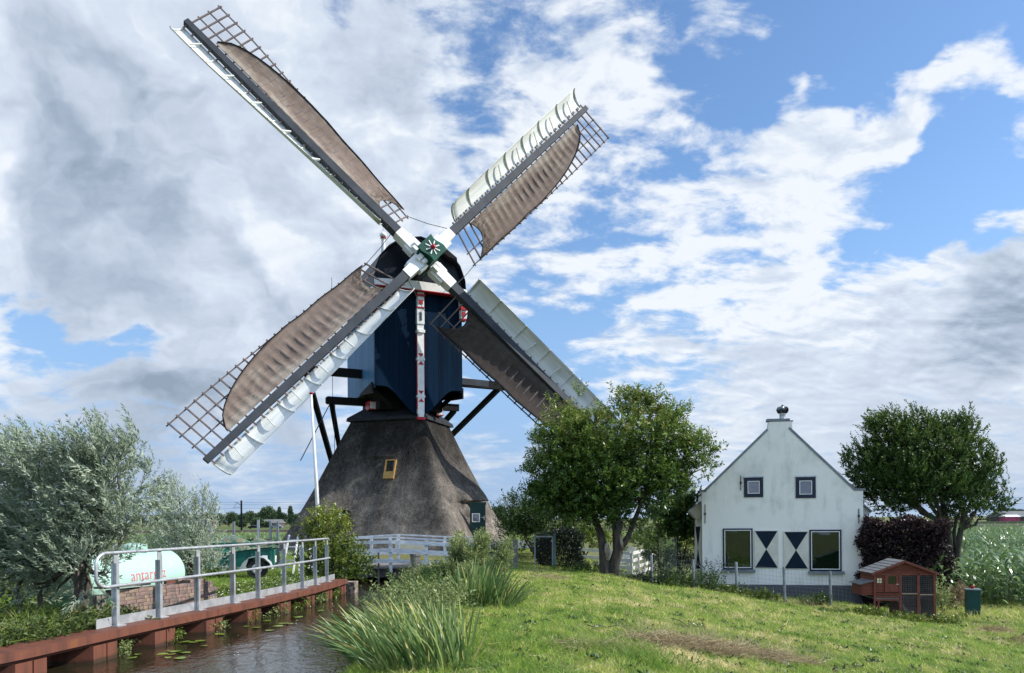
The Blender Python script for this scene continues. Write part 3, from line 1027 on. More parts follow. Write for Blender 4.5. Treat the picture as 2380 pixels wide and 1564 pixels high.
def sail_matrix(r, l, off):
    "local x = r, y = l, z = -NV"
    z = -NV
    Mx = Matrix(((r.x, l.x, z.x), (r.y, l.y, z.y), (r.z, l.z, z.z))).to_4x4()
    return Matrix.Translation(HUB + NV * off - ORG[mill.name]) @ Mx
def local_obj(name, mb, material, parent, smooth=False):
    o = bpy.data.objects.new(name, mb.mesh(name, smooth))
    o.data.materials.append(material)
    SC.collection.objects.link(o)
    o.parent = parent
    ORG[o.name] = Vector((0, 0, 0))
    return o
sail = local_obj('sail', spar_me, SPAR, mill)
c_lat = local_obj('lattice', lat, LATH, sail)
c_cl = local_obj('sailcloth', cl, CLOTH, sail, True)
c_rp = local_obj('rope', rope, TAR, sail)
c_wb = local_obj('leading_board', wbd, BOARD, sail, True)
c_ris = [local_obj(n_, r_, BOARD, sail) for n_, r_ in riblist]
m2 = CLOTH.copy(); m2.name = 'shade-darkened sailcloth'  # lower right cloth: its shade is painted in as a darker colour
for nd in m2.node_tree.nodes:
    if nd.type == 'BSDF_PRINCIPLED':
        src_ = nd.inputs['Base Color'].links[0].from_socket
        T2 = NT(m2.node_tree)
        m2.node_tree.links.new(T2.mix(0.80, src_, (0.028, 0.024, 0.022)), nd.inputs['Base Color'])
CLOTH_SHADED = m2
c_wh = local_obj('white_stock', wh, WHITE, sail)
sail.matrix_local = sail_matrix(U, Vv, -0.20)
for r, l, off in ((Vv, -U, 0.24), (-U, -Vv, -0.20), (-Vv, U, 0.24)):
    s2 = sail.copy()
    SC.collection.objects.link(s2)
    s2.parent = mill
    s2.matrix_local = sail_matrix(r, l, off)
    for ch in [c_lat, c_cl, c_rp, c_wb, c_wh] + c_ris:
        c2 = ch.copy()
        SC.collection.objects.link(c2)
        c2.parent = s2
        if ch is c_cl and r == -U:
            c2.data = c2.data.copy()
            c2.data.materials[0] = CLOTH_SHADED
            c2['label'] = 'brown sailcloth with shade painted into its colour'
# stays between the sail ends
def SP(r, l, off, x, y, z=0.0):
    p = LP(x, y, z)
    return HUB + NV * off + r * p.x + l * p.y - NV * p.z
def stay(a, b_, w=0.014):
    k = MB(); k.tube([a, (a + b_) / 2 - UP * 0.05, b_], w, 5)
    k.build('stay_cable', SPAR, mill)
stay(SP(U, Vv, -0.2, 1.95, 1.7), SP(Vv, -U, 0.24, 1.6, -0.2))
stay(SP(Vv, -U, 0.24, 1.95, 1.72), SP(-U, -Vv, -0.2, 1.6, -0.1))
stay(SP(-Vv, U, 0.24, 1.5, 0.0), SP(-U, -Vv, -0.2, 1.95, 1.7))
stay(SP(U, Vv, -0.2, 1.7, -0.1), SP(-Vv, U, 0.24, 1.95, 1.7))

# windows and door of the base
YEL = vary('yellow ochre paint', (0.40, 0.24, 0.075), (0.33, 0.19, 0.06), 4.0, 0.5)
def front_face(px, py):
    "point on the front face of the thatch seen at photo pixel"
    for k in range(400):
        d = 29 + k * 0.02
        p = P(px, py, d)
        t = (p.z - 0.5) / 5.95
        half = 4.22 * (1 - t) + 1.7 * t - 0.10 * math.sin(math.pi * max(0, min(1, t)))
        q = p - MC
        cb, sb = math.cos(BETA), math.sin(BETA)
        yloc = q.x * sb + q.y * cb
        if yloc > -half:
            return p
    return p
fx = Vector((math.cos(BETA), -math.sin(BETA), 0))
fz = Vector((0.0, 0, 1))
fn = Vector((-math.sin(BETA), -math.cos(BETA), 0))
slope = (fz + (-fn) * (2.25 / 5.95)).normalized()
fo = fx.cross(slope)
fo = fo if fo.dot(fn) > 0 else -fo
wp = front_face(908, 1093)
w_ = MB()
W0, W1 = 0.24, 0.44
for x0, x1, z0, z1 in ((-W0, -W0 + 0.06, -W1, W1), (W0 - 0.06, W0, -W1, W1), (-W0 + .06, W0 - .06, -W1, -W1 + 0.30), (-W0 + .06, W0 - .06, W1 - 0.05, W1)):
    w_.fbox(wp, fx, slope, fo, x0, x1, z0, z1, -0.2, 0.16)
w_.fbox(wp, fx, slope, fo, -W0 + .06, W0 - .06, -W1 + .30, -W1 + .36, 0.0, 0.10)
wo_ = w_.build('window', YEL, mill)
w_ = MB(); w_.fbox(wp, fx, slope, fo, -W0 + .06, W0 - .06, -W1 + .36, W1 - .05, 0.0, 0.06)
w_.build('pane', GLASS, wo_)
w_ = MB()
w_.fbox(wp, fx, slope, fo, -0.012, 0.012, -W1 + .36, W1 - .05, 0.061, 0.09)
w_.fbox(wp, fx, slope, fo, -W0 + .06, W0 - .06, 0.1, 0.12, 0.061, 0.09)
w_.build('glazing_bar', BLACK, wo_)
wp = front_face(797, 1208) + fo * 0.16
w_ = MB(); 
for x0, x1, z0, z1 in ((-0.36, -0.30, -0.45, 0.33), (0.30, 0.36, -0.45, 0.33), (-0.30, 0.30, 0.27, 0.33), (-0.3, 0.3, -0.45, -0.39)):
    w_.fbox(wp, fx, slope, fo, x0, x1, z0, z1, -0.1, 0.12)
wo_ = w_.build('window', TAR, mill)
w_ = MB(); w_.fbox(wp, fx, slope, fo, -0.30, 0.30, -0.39, 0.27, -0.04, 0.05)
w_.build('pane', GLASS, wo_)
w_ = MB(); w_.fbox(wp, fx, slope, fo, -0.05, -0.01, -0.39, 0.27, 0.051, 0.09)
w_.build('glazing_bar', WHITE, wo_)
# open door standing out of the doorway in the right face, seen flat on
dp = P(1110, 1206, 32.75)
dx = Vector((0.995, 0.10, 0))
dy = Vector((-0.10, 0.995, 0))
DGREEN = vary('dark bottle green paint', (0.006, 0.035, 0.032), (0.004, 0.024, 0.024), 4.0, 0.35)
w_ = MB()
for x0, x1, z0, z1 in ((-0.33, 0.33, -1.26, -0.42), (-0.33, 0.33, -0.40, -0.13), (-0.33, -0.25, -0.13, 0.60), (0.09, 0.33, -0.13, 0.60), (-0.25, 0.09, 0.24, 0.60)):
    w_.fbox(dp, dx, dy, UP, x0, x1, -0.03, 0.03, z0, z1)
w_.fbox(dp, dx, dy, UP, -0.31, 0.31, -0.02, 0.02, -0.42, -0.40)
w_.fbox(dp, dx, dy, UP, -0.36, 0.36, -0.02, 0.05, 0.60, 0.72)
wo_ = w_.build('door', DGREEN, mill)
w_ = MB()
for x0, x1, z0, z1 in ((-0.25, -0.22, -0.13, 0.24), (0.06, 0.09, -0.13, 0.24), (-0.22, 0.06, -0.13, -0.10), (-0.22, 0.06, 0.21, 0.24)):
    w_.fbox(dp, dx, dy, UP, x0, x1, -0.04, 0.02, z0, z1)
w_.build('window_frame', WHITE, wo_)
w_ = MB(); w_.fbox(dp, dx, dy, UP, -0.22, 0.06, -0.005, 0.01, -0.10, 0.21)
w_.build('pane', SKYGLASS, wo_)
w_ = MB(); w_.fbox(dp, dx, dy, UP, 0.255, 0.285, -0.055, -0.03, -0.04, 0.14)
w_.fbox(dp, dx, dy, UP, 0.16, 0.28, -0.075, -0.056, 0.05, 0.075)
w_.build('handle', GALV, wo_)
# ------------------------------------------------------------------ quay
ST = [i * 0.1 for i in range(40, 204)]
def rail_at(y, dx=0.0, z=0.40):
    return Vector((float(quay_x(y)) - FACE + dx, y, z))
quay = empty('quay_wall', (-5.4, 12, 0), 'rust red steel sheet pile quay with a flat cap beam along the left bank', 'quay')
b = MB()
rows = []
for y in ST[::3]:
    x = float(quay_x(y))
    rows.append([Vector((x - 0.50, y, 0.40)), Vector((x + 0.0, y, 0.40)), Vector((x + 0.0, y, 0.285)), Vector((x - 0.06, y, 0.285)), Vector((x - 0.06, y, 0.24)), Vector((x - 0.50, y, 0.24)), Vector((x - 0.50, y, 0.40))])
b.sheet(rows)
b.build('cap_beam', RUST, quay)
# corrugated piles: outer pan, slanting web, inner pan
path = []
y = 3.95 - 1.31
k = 0
while y < 20.2:
    for dy, off in ((0.0, -0.03), (0.48, -0.03), (0.58, -0.52), (1.20, -0.52)):
        yy = y + dy
        path.append(Vector((float(quay_x(yy)) + off, yy, 0)))
    y += 1.31
b = MB(); b.sheet([[p + UP * 0.24 for p in path], [p - UP * 0.8 for p in path]])
b.build('sheet_pile', RUST, quay)
b = MB()
y = 3.95 - 1.31
while y < 20.0:
    p = Vector((float(quay_x(y + .27)) - 0.024, y + 0.27, 0))
    b.bar(p + UP * 0.24, p - UP * 0.5, 0.012, 0.03)
    y += 1.31
b.build('pile_lock', RUST, quay)
b = MB()
pe = rail_at(20.35)
b.fbox((pe.x, 20.35, 0), Vector((1, 0, 0)), Vector((0, 1, 0)), UP, -0.4, 0.42, 0, 0.45, -0.8, 0.30)
b.build('end_block', vary('lichen spotted concrete', (0.32, 0.25, 0.20), (0.06, 0.06, 0.05), 9.0, 0.9, lo=0.45, hi=0.55, bstr=0.5), quay)

# railing on the quay
rail = empty('railing', (-5.83, 11.33, 0.4), 'grey galvanised steel railing with two tube rails on the quay', 'railing')
POSTS = [11.33, 12.3, 13.3, 14.4, 15.3, 16.5, 17.45, 18.35, 19.25]
for y in POSTS:
    p = rail_at(y); q = rail_at(y + 0.1)
    d = (q - p).normalized(); x = Vector((d.y, -d.x, 0))
    k = MB()
    poly = [p + x * -0.02 - d * 0.055 + UP * 0.01, p + x * -0.02 + d * 0.055 + UP * 0.01, p + d * 0.055 - x * 0.02 + UP * 0.98, p - x * 0.02 + d * 0.025 + UP * 1.07, p - x * 0.02 - d * 0.055 + UP * 1.07]
    k.prism(poly, x * 0.012)
    k.fbox(p, d, x, UP, -0.055, -0.04, -0.06, 0.03, 0.01, 0.93)
    k.fbox(p, d, x, UP, -0.09, 0.10, -0.10, 0.07, 0.0, 0.014)
    k.build('post', GALV, rail)
ys = [11.05 + i * 0.25 for i in range(34)]
top = [rail_at(y, 0, 1.485) for y in ys]
midr = [rail_at(y, 0.035, 1.0) for y in ys]
loop = []
a0, b0 = top[0], midr[0]
d = (top[0] - top[1]).normalized()
for i in range(1, 12):
    f = i / 12 * math.pi
    loop.append((a0 + b0) / 2 + UP * 0.2375 * math.cos(f) + d * 0.19 * min(1.0, 1.25 * math.sin(f)))
k = MB(); k.tube(list(reversed(top)) + loop + midr, 0.024, 10)
k.build('tube_rail', GALV, rail, smooth=True)
k = MB()
for y0, y1 in ((10.95, 20.1),):
    n_ = 24
    for i in range(n_):
        ya, yb = y0 + (y1 - y0) * i / n_, y0 + (y1 - y0) * (i + 1) / n_
        k.bar(rail_at(ya, -0.05, 0.475), rail_at(yb, -0.05, 0.475), 0.008, 0.14)
k.build('kick_board', GALV, rail)

# ------------------------------------------------------------------ bricks stacked on the quay
rng = random.Random(5)
brick_mats = [vary('paving brick ' + n_, c, c2, 14.0, 0.85, bstr=0.4, bscale=30) for n_, c, c2 in (
    ('mauve', (0.20, 0.145, 0.125), (0.13, 0.10, 0.09)), ('yellow', (0.29, 0.225, 0.155), (0.21, 0.155, 0.115)),
    ('pink', (0.26, 0.175, 0.15), (0.18, 0.125, 0.11)), ('grey', (0.19, 0.155, 0.145), (0.13, 0.11, 0.10)))]
brick_src = {}
def brick_obj(kind, mi):
    key = (kind, mi)
    if key in brick_src:
        c = brick_src[key].copy()
        SC.collection.objects.link(c)
        return c
    L_, H_, D_ = {'s': (0.196, 0.058, 0.08), 'h': (0.088, 0.058, 0.196)}[kind]
    k = MB(); k.box(-L_ / 2, L_ / 2, -D_ / 2, D_ / 2, 0, H_)
    o = k.build('paving_brick', brick_mats[mi], bevel=0.006)
    tag(o, 'reddish grey paving brick in the long low stack behind the railing', 'brick', 'paving bricks stacked behind the railing')
    brick_src[key] = o
    return o
S0, S1 = Vector((-6.50, 12.55, 0)), Vector((-5.62, 14.75, 0))
sd = (S1 - S0).normalized(); sn = Vector((sd.y, -sd.x, 0))     # sn points to the water
SL = (S1 - S0).length
ang = math.atan2(sd.y, sd.x)
def put_brick(s, depth, row, kind, mi=None):
    o = brick_obj(kind, rng.choice([0, 0, 2, 2, 3, 1]) if mi is None else mi)
    p = S0 + sd * s - sn * depth + UP * (0.385 + row * 0.0605)
    o.location = p
    o.rotation_euler = (0, 0, ang + rng.uniform(-0.03, 0.03))
for row in range(8):
    s = 0.0 + (0.03 if row % 2 else 0.0)
    end = SL - max(0, (row - 3)) * 0.06 - (0.05 if row % 2 else 0)
    if row == 7: s = 1.62
    while s < end - 0.08:
        kind = 'h' if rng.random() < 0.62 else 's'
        L_ = 0.092 if kind == 'h' else 0.200
        if s + L_ > end + 0.02: kind, L_ = 'h', 0.092
        put_brick(s + L_ / 2, 0.10 if kind == 'h' else 0.04, row, kind)
        s += L_
    # second row behind, only near the top where it shows
    if row >= 5:
        s = 0.1 + (1.5 if row == 7 else 0)
        while s < end - 0.2:
            put_brick(s + 0.1, 0.30, row, 's'); s += 0.21
for row in range(6):      # short separate pile at the left end, darker
    for c_ in range(2):
        put_brick(-0.08 - 0.1 * c_, 0.24, row, 'h', 3)
# boards on top of the stack and a rusty plate behind
k = MB(); k.fbox(S0 + UP * 0.85, sd, sn, UP, -0.15, 0.75, -0.30, -0.02, 0.0, 0.03)
tag(k.build('plank', GREYWOOD, loc=S0 + UP * 0.85), 'weathered grey plank lying on the left end of the brick stack', 'plank')
k = MB(); k.fbox(S0 + UP * 0.38, sd, sn, UP, 1.60, 2.45, -0.62, -0.55, 0.0, 0.47)
tag(k.build('steel_plate', RUST, loc=S0 + sd * 1.7), 'rusty red steel plate standing behind the right end of the brick stack', 'plate')

# ------------------------------------------------------------------ gas tank
TA, TB = Vector((-7.85, 12.7, 0.93)), Vector((-7.05, 16.2, 0.86))
TA, TB = Vector((-7.80, 13.3, 0.84)), Vector((-7.48, 16.7, 0.84))
tank = empty('gas_tank', (TA + TB) / 2 - UP * 0.5, 'pale mint green gas tank lying on its side with pink lettering behind the railing', 'gas tank')
td = (TB - TA).normalized(); TR = 0.53
m, T = mat('mint green tank paint')
o = OC(T)
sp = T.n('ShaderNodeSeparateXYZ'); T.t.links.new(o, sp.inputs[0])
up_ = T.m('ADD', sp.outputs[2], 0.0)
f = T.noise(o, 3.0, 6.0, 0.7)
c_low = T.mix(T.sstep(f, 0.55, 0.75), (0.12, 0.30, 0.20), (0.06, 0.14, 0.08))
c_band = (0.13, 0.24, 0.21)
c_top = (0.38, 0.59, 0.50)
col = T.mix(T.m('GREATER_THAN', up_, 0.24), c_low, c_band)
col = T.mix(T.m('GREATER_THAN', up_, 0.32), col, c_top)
finish(T, col, 0.4, bump=T.noise(o, 20.0), bstr=0.03, spec=0.35)
b = MB()
Lt = (TB - TA).length
prof = []
for i in range(11):
    a = i / 10 * math.pi / 2
    prof.append((TR * math.sin(a) + 0.001, TR * 0.62 * (1 - math.cos(a))))
prof += [(TR, Lt * 0.5)]
for i in range(11):
    a = math.pi / 2 - i / 10 * math.pi / 2
    prof.append((TR * math.sin(a) + 0.001, Lt - TR * 0.62 * (1 - math.cos(a))))
b.lathe(TA, prof, 48, axis=td)
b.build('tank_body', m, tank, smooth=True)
b = MB()
b.lathe(TA + td * (Lt * 0.62) + UP * (TR - 0.05), [(0.26, 0), (0.26, 0.13), (0.24, 0.16), (0.05, 0.20)], 24)
b.build('dome_cover', vary('mint dome', (0.38, 0.56, 0.49), (0.3, 0.46, 0.4), 4, 0.4), tank)
b = MB()
for s_ in (0.28, 0.74):
    q = TA + td * Lt * s_
    x = Vector((td.y, -td.x, 0))
    for sg in (-1, 1):
        b.fbox(q + x * sg * 0.3, td, x, UP, -0.10, 0.10, -0.03, 0.03, -0.62, -0.35)
    b.fbox(q, td, x, UP, -0.14, 0.14, -0.42, 0.42, -0.58, -0.53)
b.build('foot', vary('pale foot', (0.5, 0.55, 0.5), (0.3, 0.35, 0.3), 4, 0.5), tank)
b = MB()
q = TA + td * Lt * 0.45
for i in range(24):
    a0_, a1_ = -1.9 + i * 0.11, -1.9 + (i + 1) * 0.11
    x = Vector((td.y, -td.x, 0))
    p0 = q + (x * math.cos(a0_) + UP * math.sin(a0_)) * (TR + 0.008)
    p1 = q + (x * math.cos(a1_) + UP * math.sin(a1_)) * (TR + 0.008)
    if i < 17: b.bar(p0, p1, 0.05, 0.012, up=(x * math.cos(a0_) + UP * math.sin(a0_)))
b.build('strap', STEEL, tank)
for s_ in (0.22, 0.5, 0.78):
    b = MB(); b.lathe(TA + td * (Lt * s_), [(TR + 0.001, 0), (TR + 0.005, 0.008), (TR + 0.001, 0.016)], 48, axis=td)
    b.build('weld_seam', m, tank)
x = Vector((td.y, -td.x, 0))
b = MB(); b.tube([TA + td * (Lt * 0.42) + UP * (TR - 0.03), TA + td * (Lt * 0.42) + UP * (TR + 0.11), TA + td * (Lt * 0.46) + UP * (TR + 0.13)], 0.03, 8)
b.build('filling_pipe', STEEL, tank)
# lettering wrapped round the barrel
cu = bpy.data.curves.new('lettering', 'FONT')
cu.body = 'antargaz'
cu.size = 0.30
cu.space_character = 1.05
tmp = bpy.data.objects.new('lettering', cu)
SC.collection.objects.link(tmp)
dg = bpy.context.evaluated_depsgraph_get()
tm = tmp.evaluated_get(dg).to_mesh()
tv = [tuple(v.co) for v in tm.vertices]; tf = [tuple(p.vertices) for p in tm.polygons]
wmax = max(v[0] for v in tv)
bpy.data.objects.remove(tmp)
x = Vector((td.y, -td.x, 0))
lv = []
s_end = Lt * 0.70                                    # right end of the word
for vx, vy, vz in tv:
    a = math.radians(-2) + vy / TR
    lv.append(TA + td * (s_end - (wmax - vx) * 1.15) + (x * math.cos(a) + UP * math.sin(a)) * (TR + 0.007))
b = MB(); b.add(lv, tf)
b.build('lettering', vary('pink lettering', (0.62, 0.14, 0.21), (0.50, 0.20, 0.24), 5, 0.4), tank, fix=False)

# ------------------------------------------------------------------ trailer with a green net
tr0 = G(600, 1344, 0.38)
trl = empty('trailer', (tr0.x, tr0.y, 0.38), 'small green car trailer with silver mudguards loaded under a green net', 'trailer')
TG = vary('teal green trailer panels', (0.010, 0.13, 0.095), (0.008, 0.085, 0.065), 3.0, 0.5)
o0 = Vector((tr0.x, tr0.y, 0.38)); tx = Vector((0.985, 0.17, 0)).normalized(); ty = Vector((-0.17, 0.985, 0)).normalized()
def tbox(k, *a): k.fbox(o0, tx, ty, UP, *a)
k = MB()
tbox(k, -1.45, 0.38, 0.08, 0.11, 0.36, 0.78)
tbox(k, -1.45, 0.38, 1.25, 1.28, 0.36, 0.78)
tbox(k, -1.48, -1.45, 0.08, 1.28, 0.36, 0.78)
tbox(k, 0.38, 0.41, 0.08, 1.28, 0.36, 0.78)
tbox(k, -1.45, 0.38, 0.08, 1.28, 0.32, 0.36)
for xx in (-1.40, -0.8, -0.2, 0.30):
    tbox(k, xx, xx + 0.05, 0.05, 0.08, 0.36, 0.98)
tbox(k, -1.45, 0.40, 0.05, 0.08, 0.93, 0.98)
tbox(k, -1.45, 0.40, 0.05, 0.08, 0.76, 0.80)
k.build('box', TG, trl)
k = MB()
rows = []
for i in range(30):
    row = []
    for j in range(14):
        u, v = i / 29, j / 13
        zz = 0.98 + 0.16 * math.sin(u * 5.1) * math.sin(v * 3) * (1 - u * 0.6) + 0.09 * math.sin(u * 13 + v * 5)
        if j == 0: zz = 0.62 + 0.25 * u
        row.append(o0 + tx * (-1.55 + 1.98 * u) + ty * (0.02 + 1.3 * v) + UP * zz)
    rows.append(row)
k.sheet(rows)
m, T = mat('green net over sand coloured load')
o = OC(T)
f = T.noise(o, 4.0, 5.0, 0.6, dist=2.5)
finish(T, T.mix(T.sstep(f, 0.42, 0.56), (0.02, 0.15, 0.105), (0.25, 0.205, 0.13)), 0.85, bump=T.noise(o, 50), bstr=0.8)
tag(k.build('net', m, trl, smooth=True, fix=False), None)
k = MB(); tbox(k, -0.20, 0.30, -0.25, 0.04, 0.0, 0.0)
k = MB(); k.lathe(o0 + tx * 0.0 - ty * 0.16 + UP * 0.27, [(0.05, -0.09), (0.25, -0.09), (0.27, -0.05), (0.27, 0.05), (0.25, 0.09), (0.05, 0.09)], 28, axis=ty)
whl = k.build('wheel', RUBBER, trl, smooth=False)
k = MB(); k.lathe(o0 - ty * 0.255 + UP * 0.27, [(0.03, 0.005), (0.10, -0.01), (0.135, 0.0), (0.13, 0.02)], 24, axis=ty)
k.build('rim', GALV, whl)
k = MB()
arc = [(-0.46, 0.22), (-0.36, 0.42), (-0.2, 0.56), (0, 0.60), (0.2, 0.55), (0.34, 0.42), (0.40, 0.25)]
k.sheet([[o0 + tx * a + UP * z_ + ty * yy for a, z_ in arc] for yy in (-0.30, 0.05)], thick=(0, 0, 0.02))
k.prism([o0 + tx * a + UP * z_ - ty * 0.29 for a, z_ in arc[:3]] + [o0 + tx * -0.33 + UP * 0.22 - ty * 0.29], ty * 0.02)
k.build('mudguard', vary('silver plastic', (0.42, 0.44, 0.46), (0.34, 0.36, 0.38), 4, 0.5), trl)
k = MB(); tbox(k, 0.415, 0.43, 0.15, 0.45, 0.42, 0.60); tbox(k, 0.10, 0.24, 0.035, 0.048, 0.45, 0.62)
k.build('reflector', WHITE, trl)
k = MB(); k.bar(o0 + tx * -1.45 + ty * 0.68 + UP * 0.36, o0 + tx * -2.5 + ty * 0.68 + UP * 0.36, 0.08, 0.08)
tbox(k, -2.45, -2.38, 0.64, 0.72, 0.0, 0.36)
tbox(k, -1.9, -1.7, 0.1, 0.3, 0.3, 0.5)
k.build('drawbar', STEEL, trl)

# ------------------------------------------------------------------ white board fences and bridge
def board_fence(name, pts, zs, label, group=None, m=WOODWHITE, rails=((0.93, 0.07, 0.12), (0.79, 0.035, 0.10), (0.53, 0.035, 0.12), (0.20, 0.035, 0.13)), pw_=0.10, post_h=0.92, step=1.25, side=1):
    root = empty(name, (pts[0][0], pts[0][1], zs[0]), label, 'fence', group)
    P3 = [Vector((x, y, z)) for (x, y), z in zip(pts, zs)]
    # walk along
    seg = [(P3[i], P3[i + 1]) for i in range(len(P3) - 1)]
    for a, b_ in seg:
        L_ = (b_ - a).length
        n_ = max(1, round(L_ / step))
        d = (b_ - a) / n_
        xh = Vector((d.y, -d.x, 0)).normalized() * side
        for i in range(n_ + (1 if (a, b_) == seg[-1] else 0)):
            q = a + d * i
            k = MB(); k.bar(q - UP * 0.15, q + UP * post_h, pw_, pw_, up=(xh.x, xh.y, 0))
            k.build('post', m, root)
        for (zr, wr, hr) in rails:
            k = MB()
            off = xh * (0.0 if wr > 0.05 else (pw_ / 2 + wr / 2 + 0.001))
            k.bar(a + UP * zr + off, b_ + UP * zr + off, wr, hr if wr <= 0.05 else 0.05)
            k.build('rail', m, root)
    return root
BZ = 0.47
p1_, p2_, p3_, p4_ = G(805, 1253, 1.40), G(907, 1249, 1.44), G(1072, 1262, 1.30), G(1165, 1264, 1.22)
YB = 24.0
def at_y(px, y): return ((px - CX) / F * y, y)
board_fence('bridge_fence', [at_y(800, YB), at_y(907, YB), at_y(1072, YB + 0.2), at_y(1170, YB + 0.9)], [BZ - 0.03, BZ + 0.0, BZ - 0.14, BZ - 0.20], 'white board fence along the near side of the low bridge', side=1)
board_fence('bridge_fence', [at_y(800, YB + 3.4), at_y(925, YB + 3.4), at_y(1033, YB + 3.4), at_y(1120, YB + 3.4)], [BZ - 0.08, BZ + 0.02, BZ - 0.07, BZ - 0.12], 'white board fence along the far side of the bridge before the mill', side=1, rails=((0.93, 0.07, 0.10), (0.70, 0.035, 0.08), (0.30, 0.035, 0.10)))
# deck
br = empty('footbridge', at_y(880, YB + 1.6) + (0.3,), 'low concrete bridge with a dark plank deck over the canal end', 'bridge')
k = MB(); k.box(-6.2, -2.55, YB + 0.15, YB + 0.42, 0.14, 0.40)
k.box(-6.2, -2.55, YB + 2.9, YB + 3.2, 0.10, 0.40)
k.build('edge_beam', CONC, br)
k = MB()
x = -6.2
while x < -2.5:
    k.box(x, x + 0.20, YB + 0.05, YB + 3.3, 0.405, 0.45); x += 0.215
k.build('deck_plank', GREYWOOD, br)
k = MB(); k.box(-3.22, -2.4, YB - 0.12, YB + 0.75, -0.8, 0.36)
k.box(-6.9, -5.2, YB - 0.10, YB + 3.0, -0.8, 0.34)
k.build('abutment', CONC, br)
k = MB(); k.box(-5.2, -3.25, YB + 3.3, YB + 3.5, -0.8, 0.3)
k.build('back_wall', TAR, br)
k = MB()
k.bar(Vector((-4.20, YB + 0.12, -0.05)), Vector((-4.20, YB + 0.12, 1.0)), 0.05)
k.build('water_gauge', GREYWOOD, br)
pp = G(957, 1345, 0.05)
k = MB(); k.lathe((-2.98, YB - 0.45, -0.3), [(0.145, 0), (0.145, 1.12), (0.165, 1.13), (0.165, 1.2), (0.02, 1.21)], 16)
tag(k.build('mooring_post', GREYWOOD, loc=(-2.98, YB - 0.45, -0.3)), 'round grey wooden mooring post with metal cap at the right end of the bridge', 'post')
k = MB(); k.box(-4.6, -3.35, 30.2, 30.35, 0.4, 1.0)
tag(k.build('cream_panel', vary('cream board', (0.7, 0.64, 0.5), (0.6, 0.54, 0.42), 3, 0.6), loc=(-4, 30.2, 0.4)), 'cream panel leaning on the foot of the thatch behind the bridge', 'panel')

# right hand white fences behind the trees
board_fence('paddock_fence', [at_y(1185, 33.5), at_y(1262, 33.5)], [0.05, -0.02], 'short white board fence seen between the wooden gate post and the dark hedge', rails=((0.92, 0.05, 0.10), (0.72, 0.035, 0.13), (0.45, 0.035, 0.14), (0.12, 0.035, 0.14)), m=WOODWHITE)
def fence4(name, pts, zs, label, side=1):
    return board_fence(name, pts, zs, label, rails=((0.98, 0.035, 0.13), (0.68, 0.035, 0.13), (0.38, 0.035, 0.13), (0.10, 0.035, 0.13)), post_h=1.02, step=1.5, m=WHITE, side=side)
A_ = G(1338, 1330, -0.25)
fence4('garden_fence', [at_y(1325, 33.5), at_y(1412, 32.0)], [-0.34, -0.40], 'white ranch board fence behind the left side of the ash trunk')
fence4('garden_fence', [at_y(1420, 32.0), at_y(1466, 31.2), at_y(1508, 35.5)], [-0.42, -0.46, -0.46], 'white ranch board fence turning a corner right of the ash trunk')
# wooden lounge chair
cp_ = Vector((*at_y(1447, 33.6), -0.40))
ch = empty('garden_chair', cp_, 'white slatted wooden garden chair behind the ranch fence', 'chair')
cx_, cy_ = Vector((0.90, -0.43, 0)), Vector((0.43, 0.90, 0))
k = MB()
for i in range(6):
    k.bar(cp_ + cx_ * (-0.30 + 0.12 * i) + cy_ * 0.22 + UP * 0.35, cp_ + cx_ * (-0.36 + 0.145 * i) + cy_ * 0.62 + UP * (1.12 - 0.02 * abs(i - 2.5)), 0.085, 0.025, up=cy_)
k.build('backrest', WHITE, ch)
k = MB()
for i in range(6):
    k.bar(cp_ + cx_ * -0.30 + cy_ * (-0.38 + 0.11 * i) + UP * (0.42 - 0.018 * i), cp_ + cx_ * 0.30 + cy_ * (-0.38 + 0.11 * i) + UP * (0.42 - 0.018 * i), 0.085, 0.025)
k.build('seat', WHITE, ch)
for sg in (-1, 1):
    k = MB(); k.bar(cp_ + cx_ * sg * 0.36 - cy_ * 0.42 + UP * 0.60, cp_ + cx_ * sg * 0.36 + cy_ * 0.40 + UP * 0.60, 0.12, 0.03)
    k.build('armrest', WHITE, ch)
    k = MB(); k.bar(cp_ + cx_ * sg * 0.34 - cy_ * 0.38, cp_ + cx_ * sg * 0.34 - cy_ * 0.38 + UP * 0.585, 0.09, 0.035)
    k.build('leg', WHITE, ch)
    k = MB(); k.bar(cp_ + cx_ * sg * 0.32 - cy_ * 0.40 + UP * 0.38, cp_ + cx_ * sg * 0.32 + cy_ * 0.55 + UP * 0.02, 0.035, 0.10)
    k.build('leg', WHITE, ch)

# metal gate and wooden post beside the hedge
gp = Vector((*at_y(1264, 26.0), 0.20))
gt = empty('metal_gate', gp, 'grey metal garden gate of thin upright bars before the dark hedge', 'gate')
k = MB()
for a_, b_ in (((-0.32, 0.03), (-0.32, 1.16)), ((0.28, 0.03), (0.28, 1.16)), ((-0.32, 0.05), (0.28, 0.05)), ((-0.32, 1.14), (0.28, 1.14))):
    k.bar(gp + Vector((a_[0], 0, a_[1])), gp + Vector((b_[0], 0, b_[1])), 0.045)
k.build('gate_frame', STEEL, gt)
k = MB()
for i in range(9):
    k.bar(gp + Vector((-0.26 + 0.06 * i, 0, 0.06)), gp + Vector((-0.26 + 0.06 * i, 0, 1.12)), 0.010)
k.build('bars', BLACK, gt)
k = MB(); k.bar(gp + Vector((0.35, 0, -0.1)), gp + Vector((0.35, 0, 1.22)), 0.08)
k.build('gate_post', vary('green grey post', (0.12, 0.17, 0.16), (0.08, 0.12, 0.115), 4, 0.6), gt)
gq = Vector((*at_y(1195, 25.2), 0.15))
k = MB(); k.bar(gq + Vector((0.02, 0, -0.2)), gq + Vector((0.02, 0, 1.13)), 0.17, 0.17)
